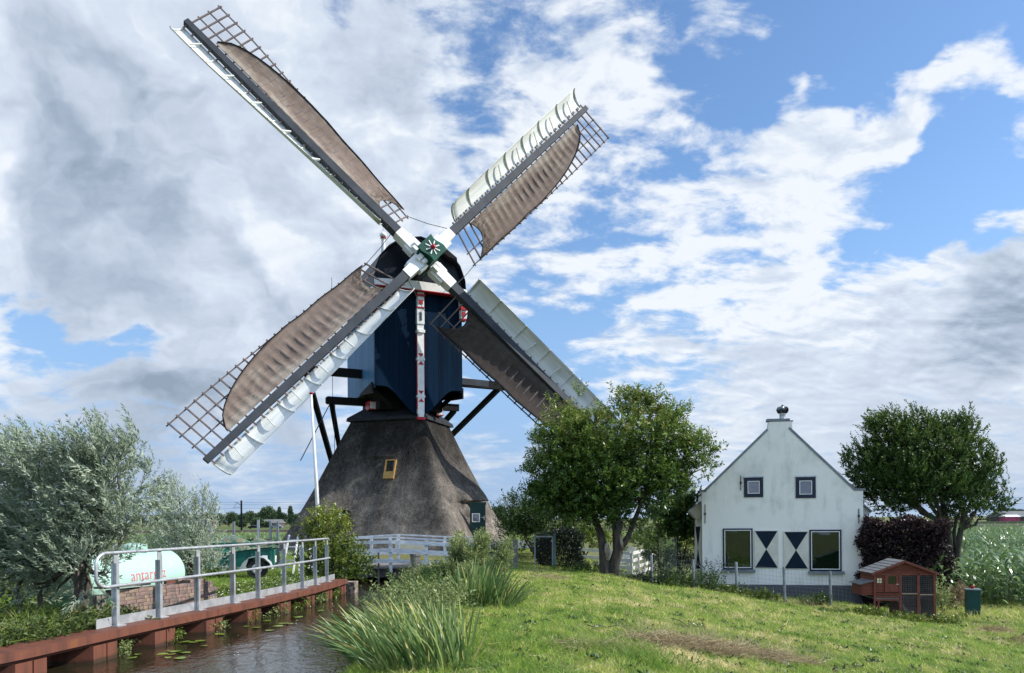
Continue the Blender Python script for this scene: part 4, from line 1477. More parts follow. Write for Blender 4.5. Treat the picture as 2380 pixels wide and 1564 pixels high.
k.bar(gq + Vector((-0.12, 0.05, -0.2)), gq + Vector((-0.12, 0.05, 1.12)), 0.07, 0.07)
tag(k.build('gate_post', GREYWOOD, loc=gq), 'thick grey wooden gate post right of the mill base', 'post')

# flagpole
fp = G(742, 1254, 1.2)
fb_ = Vector((*at_y(742.5, 23.4), 0.35))
ft = P(723, 916, 23.4)
fl = empty('flagpole', fb_, 'slender white flagpole leaning slightly before the mill', 'flagpole')
k = MB(); k.tube([fb_, fb_.lerp(ft, 0.5) + Vector((0.02, 0, 0)), ft], [0.065, 0.052, 0.036], 12)
k.build('pole', WHITE, fl, smooth=True)
k = MB(); k.lathe(ft, [(0.05, 0), (0.07, 0.03), (0.05, 0.055), (0.01, 0.06)], 12)
k.build('red_cap', RED, fl)
k = MB(); k.tube([fb_ + Vector((0.07, -0.05, 1.0)), fb_.lerp(ft, 0.5) + Vector((0.09, -0.05, 0)), ft + Vector((0.04, -0.04, -0.05))], 0.006, 4)
k.build('halyard', WHITE, fl)

# ------------------------------------------------------------------ white house
FL_, FR_ = P(1631.5, 1250, 25.6), P(2006, 1250, 24.6)
ho = Vector((FL_.x, FL_.y, 0)); hx = Vector((FR_.x - FL_.x, FR_.y - FL_.y, 0)); HW = hx.length; hx.normalize()
hb = Vector((-hx.y, hx.x, 0))                     # into the house
def hs(px, py):
    "(s, z) on the front plane of the house, measured at photo pixel"
    d0, d1 = P(px, py, 1.0), P(px, py, 2.0)
    a, v = d0, d1 - d0
    t = (ho - a).dot(hb) / v.dot(hb)
    q = a + v * t
    return (q - ho).dot(hx), q.z
def hp(s, q, z): return ho + hx * s + hb * q + UP * z
house = empty('house', hp(HW / 2, 0, -0.8), 'small white plastered house with a stepped gable and blue and white shutters', 'house')
m, T = mat('weathered white plaster')
o = OC(T)
f1 = T.noise(T.mapping(o, scale=(1, 1, 0.22)), 2.6, 7.0, 0.65)
f2 = T.noise(o, 14.0, 5.0, 0.7)
f3 = T.noise(o, 1.1, 4.0)
col = T.mix(T.sstep(f1, 0.46, 0.80), (0.85, 0.83, 0.765), (0.68, 0.66, 0.59))
col = T.mix(T.m('MULTIPLY', T.sstep(T.m('ADD', f2, T.m('MULTIPLY', f3, 0.7)), 0.94, 1.2), 0.45), col, (0.42, 0.42, 0.37))
szp = T.n('ShaderNodeSeparateXYZ'); T.t.links.new(o, szp.inputs[0])
grime = T.m('MULTIPLY', T.sstep(T.m('ADD', f3, T.m('MULTIPLY', f1, 0.5)), 0.70, 0.95), T.sstep(szp.outputs[2], 1.2, 3.0))
col = T.mix(T.m('MULTIPLY', grime, 0.38), col, (0.46, 0.46, 0.40))
finish(T, col, 0.85, bump=T.m('ADD', f2, T.noise(o, 60.0, 3.0)), bstr=0.25, bdist=0.01, spec=0.2)
PLASTER = m
ez = hs(1632, 1142)[1]
gl = [(-0.0, -1.1), (-0.0, ez)]
prof = [(0.06, ez), hs(1783, 1000), hs(1786, 980), hs(1833, 979), hs(1833, 996)]
rz = hs(1985, 1139)
prof += [rz, (HW, rz[1])]
prof = [(0, -1.1), (0, ez)] + prof[1:] + [(HW, -1.1)]
b = MB()
b.prism([hp(s, 0, z) for s, z in prof], hb * 0.30)
b.build('gable_wall', PLASTER, house)
# plinth
pz0, pz1 = hs(1700, 1357)[1], hs(1975, 1361)[1]
b = MB()
b.fbox(hp(0, 0, 0), hx, hb, UP, -0.02, HW + 0.02, -0.025, 0.35, -1.3, (pz0 + pz1) / 2)
b.build('plinth', brickmat('dark brick plinth', (0.125, 0.132, 0.150), (0.112, 0.118, 0.134), (0.09, 0.095, 0.11), 0.22, 0.066), house)
# body behind
b = MB()
b.prism([hp(0.02, .3, -1.2), hp(0.02, .3, ez), hp(HW - .02, .3, rz[1]), hp(HW - .02, .3, -1.2)], hb * 4.3)
b.build('side_wall', PLASTER, house)
apex = hs(1808, 985)
b = MB()
apz = apex[1] - 0.10
for s0, s1, z0, z1 in ((0.0, apex[0], ez - 0.1, apz), (HW, apex[0], rz[1] - 0.1, apz)):
    rows = [[hp(s0, q, z0), hp(s1, q, z1)] for q in (0.3, 4.7)]
    b.sheet(rows, thick=(0, 0, 0.06))
ROOFM = vary('dark roof tiles', (0.06, 0.055, 0.055), (0.035, 0.032, 0.032), 3.0, 0.7, bstr=0.6, bscale=12)
b.build('roof', ROOFM, house)
# copings
k = MB()
def cop(a, b_, w=0.10):
    d = Vector((b_[0] - a[0], 0, b_[1] - a[1]))
    k.bar(hp(a[0], 0.17, a[1]), hp(b_[0], 0.17, b_[1]), 0.38, 0.075, up=UP)
cop((-0.06, ez + 0.02), (0.14, ez + 0.02)); cop((0.10, ez + 0.03), (prof[2][0] - 0.0, prof[2][1] + 0.03))
cop((hs(1782, 976)[0], hs(1782, 976)[1]), (hs(1835, 975)[0], hs(1835, 975)[1]))
cop((prof[5][0], prof[5][1] + 0.03), (rz[0], rz[1] + 0.03)); cop((rz[0] - 0.02, rz[1] + 0.02), (HW + 0.06, rz[1] + 0.02))
k.build('coping', COPING, house)
# side wings, set back
for sg, s0, pts, shz in ((-1, 0, [(1603, 1187), (1631, 1166), (1631, 1206), (1618, 1205)], 1), (1, HW, [(2006, 1166), (2035, 1190), (2022, 1200), (2006, 1200)], 0)):
    k = MB()
    q0 = 0.9
    zz = hs(1631, 1205)[1]
    k.fbox(hp(s0, 0, 0), hx, hb, UP, *( (-0.12, 0.02) if sg < 0 else (-0.02, 0.12)), q0, 4.4, -1.2, zz)
    k.build('wing_wall', PLASTER, house)
    k = MB()
    pl = [hs(*p_) for p_ in pts]
    k.prism([hp(s, 0.55, z + 0.0) for s, z in pl], hb * 3.9)
    k.build('eaves_box', vary('cream eaves board', (0.55, 0.52, 0.46), (0.45, 0.43, 0.38), 3, 0.6), house)
    k = MB()
    a, b2 = (pl[0], pl[1])
    k.bar(hp(a[0] + (-0.02 if sg < 0 else 0), 0.6, a[1] + 0.025), hp(b2[0], 0.6, b2[1] + 0.025), 0.3, 0.04)
    k.build('eaves_trim', COPING, house)
def rect(px0, py0, px1, py1, px2=None, py2=None):
    a, b_ = hs(px0, py0), hs(px1, py1)
    return a[0], b_[0], b_[1], a[1]
# windows
def hwin(x0, x1, z0, z1, fw, inner, glass, sill=True, label=None):
    k = MB()
    for a in ((x0, x0 + fw, z0, z1), (x1 - fw, x1, z0, z1), (x0 + fw, x1 - fw, z0, z0 + fw), (x0 + fw, x1 - fw, z1 - fw, z1)):
        k.fbox(ho, hx, hb, UP, a[0], a[1], -0.035, 0.06, a[2], a[3])
    w = k.build('window', NAVYF, house)
    k = MB(); i = inner
    X0, X1, Z0_, Z1_ = x0 + fw, x1 - fw, z0 + fw, z1 - fw
    for a in ((X0, X0 + i, Z0_, Z1_), (X1 - i, X1, Z0_, Z1_), (X0 + i, X1 - i, Z0_, Z0_ + i), (X0 + i, X1 - i, Z1_ - i, Z1_)):
        k.fbox(ho, hx, hb, UP, a[0], a[1], -0.045, 0.04, a[2], a[3])
    k.build('window_frame', WHITE, w)
    k = MB(); k.fbox(ho, hx, hb, UP, X0 + i, X1 - i, -0.012, -0.006, Z0_ + i, Z1_ - i)
    k.build('pane', glass, w)
    if sill:
        k = MB(); k.fbox(ho, hx, hb, UP, x0 - 0.05, x1 + 0.07, -0.13, 0.0, z0 - 0.09, z0 - 0.004)
        k.build('sill', COPING, w)
    else:
        k = MB(); k.fbox(ho, hx, hb, UP, x0 - 0.01, x1 + 0.01, -0.07, 0.0, z1 + 0.002, z1 + 0.04)
        k.build('roller_box', GALV, w)
s0, s1, z0, z1 = rect(1679, 1228, 1749, 1323); hwin(s0, s1, z0, z1, 0.05, 0.025, GLASS)
s0b, s1b, z0b, z1b = rect(1880, 1231, 1955, 1327); hwin(s0b, s1b, z0b, z1b, 0.05, 0.025, GLASS)
for r_ in ((1728, 1110, 1773, 1155), (1848, 1109, 1895, 1157)):
    a = rect(*r_); hwin(a[0], a[1], a[2], a[3], 0.115, 0.022, SKYGLASS, sill=False)
# shutters
SHW = vary('cream shutter paint', (0.68, 0.65, 0.55), (0.58, 0.55, 0.47), 3, 0.5)
SHB = vary('dark blue shutter paint', (0.003, 0.012, 0.026), (0.004, 0.016, 0.032), 3, 0.5, spec=0.15)
def shutter(o_, dx_, dn, w_, z0_, z1_, lab):
    k = MB(); k.fbox(o_, dx_, dn, UP, 0, w_, -0.04, -0.005, z0_, z1_)
    s = k.build('shutter', SHW, house)
    k = MB()
    zc = (z0_ + z1_) / 2
    for zz, sg in ((z1_ - 0.015, -1), (z0_ + 0.015, 1)):
        k.prism([o_ + dx_ * 0.02 + UP * zz - dn * 0.041, o_ + dx_ * (w_ - 0.02) + UP * zz - dn * 0.041, o_ + dx_ * w_ / 2 + UP * (zc + 0.0) - dn * 0.041], dn * -0.006)
    k.build('hourglass', SHB, s)
a = rect(1752, 1233, 1808, 1320); shutter(ho + hx * a[0], hx, hb, a[1] - a[0], a[2], a[3], 0)
a = rect(1820, 1235, 1878, 1322); shutter(ho + hx * a[0], hx, hb, a[1] - a[0], a[2], a[3], 0)
sx_ = hp(-0.60, 1.0, 0)
shutter(hp(-0.22, 0.75, 0), (hx * 0.35 + hb * 0.0).normalized(), hb, 0.21, hs(1620, 1330)[1] + 0.05, hs(1620, 1230)[1] + 0.1, 0)
# wall anchors
k = MB()
for px, y0, y1 in ((1721, 1105, 1139), (1638, 1172, 1216), (1995, 1182, 1216)):
    a, c = hs(px, y0), hs(px, y1)
    k.bar(hp(a[0], -0.015, a[1]), hp(c[0], -0.015, c[1]), 0.028, 0.02, up=hx)
    k.fbox(hp((a[0] + c[0]) / 2, 0, (a[1] + c[1]) / 2), hx, hb, UP, -0.028, 0.028, -0.032, -0.002, -0.035, 0.035)
k.build('wall_anchor', BLACK, house)
# chimney and turbine cowl
c0 = hs(1825, 975)
cb_ = hp(c0[0] + 0.04, 0.95, 0)
k = MB(); k.fbox(cb_, hx, hb, UP, -0.27, 0.27, -0.27, 0.27, 3.6, c0[1] + 0.02)
chim = k.build('chimney', PLASTER, house)
k = MB(); k.fbox(cb_, hx, hb, UP, -0.30, 0.30, -0.28, 0.28, c0[1] + 0.022, c0[1] + 0.05)
k.build('chimney_cap', BLACK, chim)
zt = c0[1] + 0.05
k = MB(); k.lathe(cb_ + UP * zt, [(0.11, 0), (0.16, 0.02), (0.115, 0.05), (0.10, 0.08), (0.10, 0.24), (0.12, 0.27)], 18)
k.build('vent_pipe', GALV, chim, smooth=True)
k = MB()
for i in range(20):
    a = i * 2 * math.pi / 20
    pts = []
    for j in range(9):
        t = j / 8
        r = 0.10 + 0.10 * math.sin(math.pi * (0.12 + 0.80 * t))
        if j == 8: r = 0.04
        tw_ = a + 0.5 * t
        pts.append([cb_ + UP * (zt + 0.27 + 0.25 * t) + Vector((math.cos(tw_ + e_), math.sin(tw_ + e_), 0)) * rr for e_, rr in ((0, r), (0.26, r * 0.86))])
    k.sheet(pts)
k.lathe(cb_ + UP * (zt + 0.27), [(0.03, 0), (0.03, 0.25), (0.05, 0.255), (0.02, 0.30)], 10)
m_c = vary('tarnished cowl metal', (0.16, 0.18, 0.19), (0.05, 0.06, 0.07), 8, 0.35, metal=0.8)
k.build('turbine_cowl', m_c, chim, fix=False)

# ------------------------------------------------------------------ wire fence in front of the house
wf = empty('wire_fence', (*at_y(1711, 24.2), -0.5), 'low wire mesh fence on steel posts in front of the house', 'fence')
FP = [(1416, 24.6, 1340, 1262), (1514, 24.4, 1360, 1290), (1611, 24.0, 1364, 1300), (1711, 23.6, 1376, 1306), (1822, 23.2, 1388, 1317), (1929, 22.7, 1402, 1327)]
tops, bots = [], []
for px, d, y1, y0 in FP:
    bt, tp = P(px + 1.5, y1, d), P(px - 1.0, y0, d)
    zb = H(bt.x, bt.y)
    bt.z = zb - 0.1
    k = MB(); k.tube([bt, tp], 0.045, 8)
    if px > 1450: k.build('post', STEEL, wf, smooth=False)
    tops.append(tp - UP * 0.06); bots.append(Vector((bt.x, bt.y, zb)))
tops.append(P(1985, 1345, 22.5)); bots.append(Vector((tops[-1].x, tops[-1].y, H(tops[-1].x, tops[-1].y))))
k = MB()
for (a, b_), (c, d_) in zip(zip(tops, bots), zip(tops[1:], bots[1:])):
    for i in range(9):
        f = i / 8
        k.bar(a.lerp(b_, f), c.lerp(d_, f), 0.0035)
    nv = int((c - a).length / 0.1)
    for i in range(nv):
        f = i / nv
        k.bar(a.lerp(c, f), b_.lerp(d_, f), 0.0028)
k.build('wire_mesh', STEEL, wf, fix=False)

# ------------------------------------------------------------------ chicken coop
q0 = G(2020, 1425, -0.78)
CD = 20.6
c0_ = Vector((*at_y(2028, CD), -0.80)); c1_ = Vector((*at_y(2172, CD - 0.15), -0.80))
cxv = (c1_ - c0_); cxv.z = 0; CWd = cxv.length; cxv.normalize(); cyv = Vector((-cxv.y, cxv.x, 0))
coop = empty('chicken_coop', (c0_ + c1_) / 2, 'red brown wooden chicken coop with grey felt roof and wire run beside the house', 'chicken coop')
CR = planks('red stained coop boards', (0.19, 0.055, 0.032), (0.125, 0.036, 0.024), 0.6, axis=Vector((0, 0, 1)), pitch=0.085, spec=0.2)
CR2 = vary('red stained coop frame', (0.20, 0.056, 0.034), (0.14, 0.04, 0.026), 6.0, 0.6, stretch=(2, 2, 1), bstr=0.2)
k_sc = CD / F
def cz(py): return CAM_Z - (py - 1201.0) * k_sc
def cs(px): return (px - 2028) * k_sc * (CWd / ((2172 - 2028) * k_sc))
def cbx(k, x0, x1, z0, z1, y0=0.0, y1=0.04): k.fbox((c0_.x, c0_.y, 0), cxv, cyv, UP, x0, x1, y0, y1, z0, z1)
zt_, ze, zr = cz(1328), cz(1333), cz(1302)
DEP = 0.95
# house part
k = MB()
k.prism([c0_ * 1 + UP * (-c0_.z) + cxv * x_ + UP * z_ for x_, z_ in ((0.0, cz(1333)), (cs(2098), cz(1308)), (CWd, cz(1333)))], cyv * 0.035)
cbx(k, 0.04, cs(2091), cz(1377), cz(1333))
cbx(k, 0.04, cs(2091), cz(1383), cz(1378), -0.03, 0.03)
k.fbox((c0_.x, c0_.y, 0), cxv, cyv, UP, 0, 0.03, 0.04, DEP, cz(1383), cz(1331))
cbx(k, 0, CWd, cz(1383), cz(1331), DEP, DEP + 0.03)
k.build('wall', CR, coop)
k = MB()
for x0, x1, z0, z1 in ((0, 0.05, c0_.z - 0.0, cz(1333)), (cs(2087), cs(2093), c0_.z, cz(1333)), (cs(2129), cs(2135), c0_.z - 0.1, cz(1333)), (CWd - 0.06, CWd, c0_.z - 0.1, cz(1333)),
                       (0.05, CWd - .06, cz(1337), cz(1333)), (0.05, cs(2087), cz(1388), cz(1384)), (0.05, cs(2087), cz(1396), cz(1392)), (cs(2037), cs(2041), c0_.z, cz(1396)),
                       (cs(2054), cs(2056), cz(1377), cz(1337))):
    cbx(k, x0, x1, z0, z1, -0.025, 0.04 - 0.043)
k.build('frame', CR2, coop)
k = MB()
cbx(k, cs(2093), cs(2129), cz(1381), cz(1378.5), -0.02, 0.0); cbx(k, cs(2135), CWd - .06, cz(1383), cz(1380.5), -0.02, 0.0)
k.build('perch_rail', vary('bare wood', (0.42, 0.30, 0.20), (0.3, 0.22, 0.16), 5, 0.7), coop)
k = MB()
cbx(k, cs(2056), cs(2086), cz(1375), cz(1357), -0.02, -0.001); cbx(k, cs(2056), cs(2062), cz(1357), cz(1337), -0.02, -0.001); cbx(k, cs(2081), cs(2086), cz(1357), cz(1337), -0.02, -0.001)
cbx(k, cs(2062), cs(2081), cz(1339), cz(1337), -0.02, -0.001)
dr = k.build('hatch_door', CR2, coop)
k = MB(); cbx(k, cs(2062), cs(2081), cz(1357), cz(1339), -0.006, -0.001)
k.build('pane', GLASS, dr)
k = MB(); cbx(k, cs(2080), cs(2086), cz(1358.5), cz(1357), -0.035, -0.021)
k.build('latch', GALV, dr)
# little cream window
k = MB()
for i in range(2):
    for j in range(2):
        cbx(k, cs(2036.5 + 5.8 * i), cs(2036.5 + 5.8 * i + 4.8), cz(1349 + 5.8 * j), cz(1344.2 + 5.8 * j), -0.008, -0.001)
k.build('window', vary('cream panes', (0.70, 0.66, 0.45), (0.62, 0.58, 0.40), 5, 0.5), coop)
# floor, ramp, run back
k = MB(); cbx(k, 0.03, cs(2090), cz(1392), cz(1389), 0.0, DEP)
k.bar(c0_ + cxv * cs(2094) + cyv * 0.3 + UP * 0.45, c0_ + cxv * cs(2128) + cyv * 0.15 + UP * 0.04, 0.22, 0.02)
k.build('ramp', GREYWOOD, coop)
k = MB(); 
for i in range(20):
    x_ = cs(2094) + (CWd - cs(2094) - 0.05) * i / 19
    k.bar((c0_.x, c0_.y, 0) + cxv * x_ - cyv * 0.004 + UP * (c0_.z + 0.02), (c0_.x, c0_.y, 0) + cxv * x_ - cyv * 0.004 + UP * cz(1337), 0.002) if False else k.bar(Vector((c0_.x, c0_.y, 0)) + cxv * x_ + UP * (c0_.z + 0.02), Vector((c0_.x, c0_.y, 0)) + cxv * x_ + UP * cz(1337), 0.0025)
for i in range(22):
    z_ = c0_.z + 0.02 + (cz(1337) - c0_.z) * i / 22
    k.bar(Vector((c0_.x, c0_.y, 0)) + cxv * cs(2094) + UP * z_, Vector((c0_.x, c0_.y, 0)) + cxv * (CWd - 0.05) + UP * z_, 0.0025)
k.build('wire_mesh', STEEL, coop, fix=False)
k = MB()
cbx(k, cs(2095), CWd - 0.03, c0_.z, cz(1331), DEP * 0.92, DEP * 0.95)
cbx(k, CWd - 0.03, CWd, c0_.z, cz(1331), 0.0, DEP * 0.9)
k.build('run_back', planks('drab coop boards', (0.16, 0.10, 0.075), (0.10, 0.065, 0.05), 0.7, axis=Vector((0, 0, 1)), pitch=0.11, spec=0.15), coop)
# nest box on the left
k = MB()
nz0, nz1 = cz(1383), cz(1358)
pA = Vector((c0_.x, c0_.y, 0))
k.prism([pA + cxv * 0.0 + cyv * 0.02 + UP * nz0, pA - cxv * 0.30 + cyv * 0.02 + UP * nz0, pA - cxv * 0.30 + cyv * 0.02 + UP * (nz1 - 0.0), pA + cyv * 0.02 + UP * (nz1 + 0.07)], cyv * 0.75)
k.build('nest_box', CR, coop)
k = MB()
FELT = vary('grey roofing felt', (0.20, 0.205, 0.205), (0.14, 0.145, 0.145), 5.0, 0.9, bstr=0.4)
k.sheet([[pA - cxv * 0.36 + cyv * y_ + UP * (nz1 - 0.01), pA + cxv * 0.01 + cyv * y_ + UP * (nz1 + 0.09)] for y_ in (-0.04, 0.82)], thick=(0, 0, 0.02))
k.build('nest_box_lid', FELT, coop)
# roof: ridge runs front to back but is skewed; left slope shows
k = MB()
apx = cs(2098); oh = 0.07
zA, zE = cz(1303.5), cz(1331)
k.sheet([[pA - cxv * oh + cyv * y_ + UP * (zE - 0.02), pA + cxv * apx + cyv * y_ + UP * zA] for y_ in (-0.08, DEP + 0.1)], thick=(0, 0, 0.02))
k.sheet([[pA + cxv * apx + cyv * y_ + UP * zA, pA + cxv * (CWd + oh) + cyv * y_ + UP * (zE - 0.02)] for y_ in (-0.08, DEP + 0.1)], thick=(0, 0, 0.02))
# felt tiles visible on the left slope: a lower side roof turned to the viewer
k.build('roof', FELT, coop)
for i in range(1, 6):
    k = MB(); f_ = i / 6
    a_ = (pA - cxv * oh + UP * (zE - 0.02)).lerp(pA + cxv * apx + UP * zA, f_) + UP * 0.022
    k.bar(a_ - cyv * 0.08, a_ + cyv * (DEP + 0.1), 0.012, 0.008)
    k.build('felt_joint', SLATE, coop)
k = MB()
k.bar(pA - cxv * oh - cyv * 0.095 + UP * (zE - 0.04), pA + cxv * apx - cyv * 0.095 + UP * (zA - 0.015), 0.025, 0.06)
k.bar(pA + cxv * apx - cyv * 0.095 + UP * (zA - 0.015), pA + cxv * (CWd + oh) - cyv * 0.095 + UP * (zE - 0.04), 0.025, 0.06)
k.build('bargeboard', CR2, coop)
k = MB()
k.prism([pA + cxv * 0.12 + cyv * 0.05 + UP * (c0_.z), pA + cxv * 0.42 + cyv * 0.05 + UP * (c0_.z), pA + cxv * 0.36 + cyv * 0.05 + UP * (c0_.z + 0.13), pA + cxv * 0.22 + cyv * 0.05 + UP * (c0_.z + 0.17)], cyv * 0.2)
tag(k.build('feed_bag', vary('pale plastic bag', (0.5, 0.55, 0.62), (0.35, 0.4, 0.48), 6, 0.5), loc=pA + cxv * 0.25 + UP * c0_.z), 'pale crumpled bag lying under the raised floor of the coop', 'bag')

# green metal cabinet
gb0 = Vector((*at_y(2258, 21.3), -0.86))
gc = empty('utility_box', gb0, 'dark green metal cabinet with a red knob on its lid beside the maize', 'cabinet')
gxv = Vector((0.93, -0.36, 0)).normalized(); gyv = Vector((0.36, 0.93, 0)).normalized()
k = MB(); k.fbox(gb0, gxv, gyv, UP, -0.17, 0.17, -0.14, 0.14, -0.05, 0.74)
k.build('cabinet', vary('bottle green cabinet paint', (0.006, 0.055, 0.048), (0.005, 0.04, 0.036), 3, 0.4, spec=0.3), gc, bevel=0.008)
k = MB(); k.fbox(gb0, gxv, gyv, UP, -0.19, 0.19, -0.16, 0.16, 0.742, 0.775)
lid = k.build('lid', STEEL, gc, bevel=0.006)
k = MB(); k.lathe(gb0 + UP * 0.775, [(0.035, 0), (0.035, 0.03), (0.05, 0.035), (0.05, 0.07), (0.02, 0.08)], 14)
k.build('red_knob', RED, lid)

# bird box on the ash trunk, brick garden bed and glass screen by the house
k = MB()
bb_ = P(1438, 1220, 24.05)
k.fbox(bb_, Vector((1, 0, 0)), Vector((0, 1, 0)), UP, -0.09, 0.09, -0.08, 0.08, -0.16, 0.10)
k.prism([bb_ + Vector((-0.13, -0.13, 0.08)), bb_ + Vector((0.13, -0.13, 0.08)), bb_ + Vector((0.0, -0.13, 0.20))], (0, 0.26, 0))
tag(k.build('bird_box', vary('dark bird box', (0.05, 0.045, 0.04), (0.03, 0.028, 0.026), 4, 0.8), loc=bb_), 'small dark bird box with a pitched roof on the ash tree trunk', 'bird box')
k = MB()
gw = Vector((*at_y(1558, 28.5), -0.55))
k.box(gw.x - 0.32, gw.x + 0.5, gw.y, gw.y + 0.5, -0.6, -0.05)
tag(k.build('planter_wall', brickmat('red brown brick bed', (0.16, 0.09, 0.07), (0.12, 0.07, 0.055), (0.2, 0.18, 0.16), 0.2, 0.06), loc=gw), 'low brown brick plant bed behind the wire fence left of the house', 'plant bed')
gs = Vector((*at_y(1529, 28.9), 0))
scr = empty('glass_screen', gs, 'tall clear glass windscreen on thin dark posts left of the house', 'screen')
k = MB()
for xx in (-0.01, 0.72):
    k = MB(); k.bar(gs + Vector((xx, 0, -0.6)), gs + Vector((xx, 0.0, 1.22)), 0.035)
    k.build('post', BLACK, scr)
m, T = mat('clear glass')
g_ = T.n('ShaderNodeBsdfGlossy'); g_.inputs['Roughness'].default_value = 0.02
t_ = T.n('ShaderNodeBsdfTransparent'); t_.inputs[0].default_value = (0.80, 0.88, 0.84, 1)
x_ = T.n('ShaderNodeMixShader'); x_.inputs[0].default_value = 0.13
T.t.links.new(t_.outputs[0], x_.inputs[1]); T.t.links.new(g_.outputs[0], x_.inputs[2])
T.t.links.new(x_.outputs[0], T.n('ShaderNodeOutputMaterial').inputs[0])
k = MB(); k.box(gs.x + 0.02, gs.x + 0.70, gs.y - 0.004, gs.y + 0.004, -0.05, 1.2)
k.build('pane', m, scr)

# yard things behind the trailer: posts, low wall, ladder
for i, (px, y0, y1) in enumerate(((488, 1212, 1262), (543, 1212, 1262), (600, 1208, 1262), (628, 1210, 1262), (645, 1212, 1290))):
    d = 24.6
    a = P(px, y0, d)
    k = MB(); k.bar((a.x, a.y, 0.3), a, 0.065)
    tag(k.build('steel_post', STEEL if i != 2 else GALV, loc=(a.x, a.y, 0.3)), 'grey steel post standing in the row behind the trailer', 'post', 'steel posts behind the trailer')
k = MB()
a, b_ = P(440, 1250, 25.0), P(655, 1258, 25.0)
k.bar((a.x, 25, 0.95), (b_.x, 25, 0.92), 0.10, 0.05); k.bar((a.x, 25, 0.60), (b_.x, 25, 0.58), 0.04, 0.22); k.bar((a.x, 25, 0.40), (b_.x, 25, 0.40), 0.04, 0.10)
tag(k.build('yard_rail', DULLWHITE, loc=(a.x, 25, 0.4)), 'dull white horizontal boards of the yard rail behind the trailer', 'rail')
lad0 = P(672, 1330, 23.0)
lad = empty('ladder', (lad0.x, 23.0, 0.36), 'short white ladder leaning on the yard rail right of the trailer', 'ladder')
for xx in (-0.17, 0.17):
    k = MB(); k.bar((lad0.x + xx, 22.8, 0.36), (lad0.x + xx * 0.8, 23.5, 1.50), 0.05, 0.03); k.build('side_rail', WHITE, lad)
for i in range(5):
    k = MB()
    z_ = 0.55 + 0.2 * i
    k.bar((lad0.x - 0.16, 22.8 + (z_ - .36) / 1.14 * 0.7, z_), (lad0.x + 0.16, 22.8 + (z_ - .36) / 1.14 * 0.7, z_), 0.035)
    k.build('rung', WHITE, lad)
for i, xx in enumerate((0.30, 0.60, 0.86)):
    k = MB()
    pz_ = Vector((lad0.x + xx, 23.2, 0.34))
    k.bar(pz_, pz_ + Vector((-0.12, 0.5, 0.85 - 0.1 * i)), 0.16, 0.03)
    tag(k.build('board', DULLWHITE, loc=pz_), 'pale loose board leaning beside the ladder near the leafy bush', 'board', 'loose boards beside the ladder')
k = MB(); cb0 = P(597, 1275, 22.8); k.box(cb0.x - 0.2, cb0.x + 0.22, 22.8, 23.1, 0.36, 1.35)
k.box(cb0.x - 0.25, cb0.x + 0.27, 22.75, 23.15, 1.352, 1.40)
tag(k.build('crate', vary('brown crate wood', (0.05, 0.03, 0.025), (0.03, 0.02, 0.018), 4, 0.7), loc=(cb0.x, 22.9, 0.36)), 'dark brown wooden box with a flat lid standing behind the trailer', 'box')
# ------------------------------------------------------------------ vegetation
RG = np.random.default_rng(11)
def wob(x, y, z=0.0, k=1.0):
    "smooth wandering number about 0..1 over the ground or a crown"
    return 0.5 + 0.25 * (np.sin(k * (1.7 * x + 0.6 * y) + 1.3 * z) * np.sin(k * (0.9 * y - 0.7 * x) + 0.8 * z + 1.0) + np.sin(k * 2.9 * x - 1.1 * z + 2.0) * np.sin(k * 2.3 * y + 1.9 * z))

LEAF_WILLOW = leafmat('silvery willow leaves', [(0.0, (0.067, 0.101, 0.050)), (0.4, (0.179, 0.235, 0.146)), (0.7, (0.347, 0.414, 0.302)), (1.0, (0.560, 0.616, 0.504))], 0.5, 0.28, spec=0.3)
LEAF_ASH = leafmat('ash leaves', [(0.0, (0.020, 0.050, 0.012)), (0.35, (0.058, 0.118, 0.018)), (0.62, (0.135, 0.215, 0.032)), (0.90, (0.24, 0.29, 0.06)), (1.0, (0.22, 0.15, 0.055))], 0.36, 0.25, spec=0.4)
LEAF_ELM = leafmat('dark glossy leaves', [(0.0, (0.016, 0.042, 0.014)), (0.5, (0.054, 0.108, 0.024)), (0.85, (0.13, 0.19, 0.038)), (1.0, (0.20, 0.23, 0.055))], 0.40, 0.25, spec=0.35)
LEAF_BEECH = leafmat('copper beech leaves', [(0.0, (0.012, 0.008, 0.011)), (0.5, (0.036, 0.022, 0.024)), (0.85, (0.090, 0.042, 0.034)), (1.0, (0.192, 0.072, 0.042))], 0.45, 0.12, spec=0.3)
LEAF_LIME = leafmat('yellow green leaves', [(0.0, (0.036, 0.066, 0.014)), (0.5, (0.120, 0.174, 0.026)), (1.0, (0.300, 0.336, 0.060))], 0.42, 0.3)
LEAF_DARK = leafmat('dark evergreen leaves', [(0.0, (0.006, 0.014, 0.007)), (0.6, (0.016, 0.034, 0.013)), (1.0, (0.060, 0.085, 0.025))], 0.4, 0.08)
LEAF_WEED = leafmat('grey green weed leaves', [(0.0, (0.068, 0.106, 0.031)), (0.5, (0.197, 0.261, 0.087)), (0.85, (0.374, 0.415, 0.169)), (1.0, (0.650, 0.463, 0.197))], 0.6, 0.25)
LEAF_IRIS = leafmat('iris blades', [(0.0, (0.040, 0.084, 0.022)), (0.4, (0.105, 0.190, 0.056)), (0.75, (0.212, 0.289, 0.094)), (0.93, (0.439, 0.442, 0.125)), (1.0, (0.585, 0.442, 0.163))], 0.38, 0.28, spec=0.5)
LEAF_GRASS = leafmat('grass blades', [(0.0, (0.113, 0.206, 0.040)), (0.35, (0.213, 0.350, 0.054)), (0.62, (0.362, 0.483, 0.077)), (0.80, (0.549, 0.556, 0.159)), (1.0, (0.933, 0.772, 0.403))], 0.55, 0.35, spec=0.3)
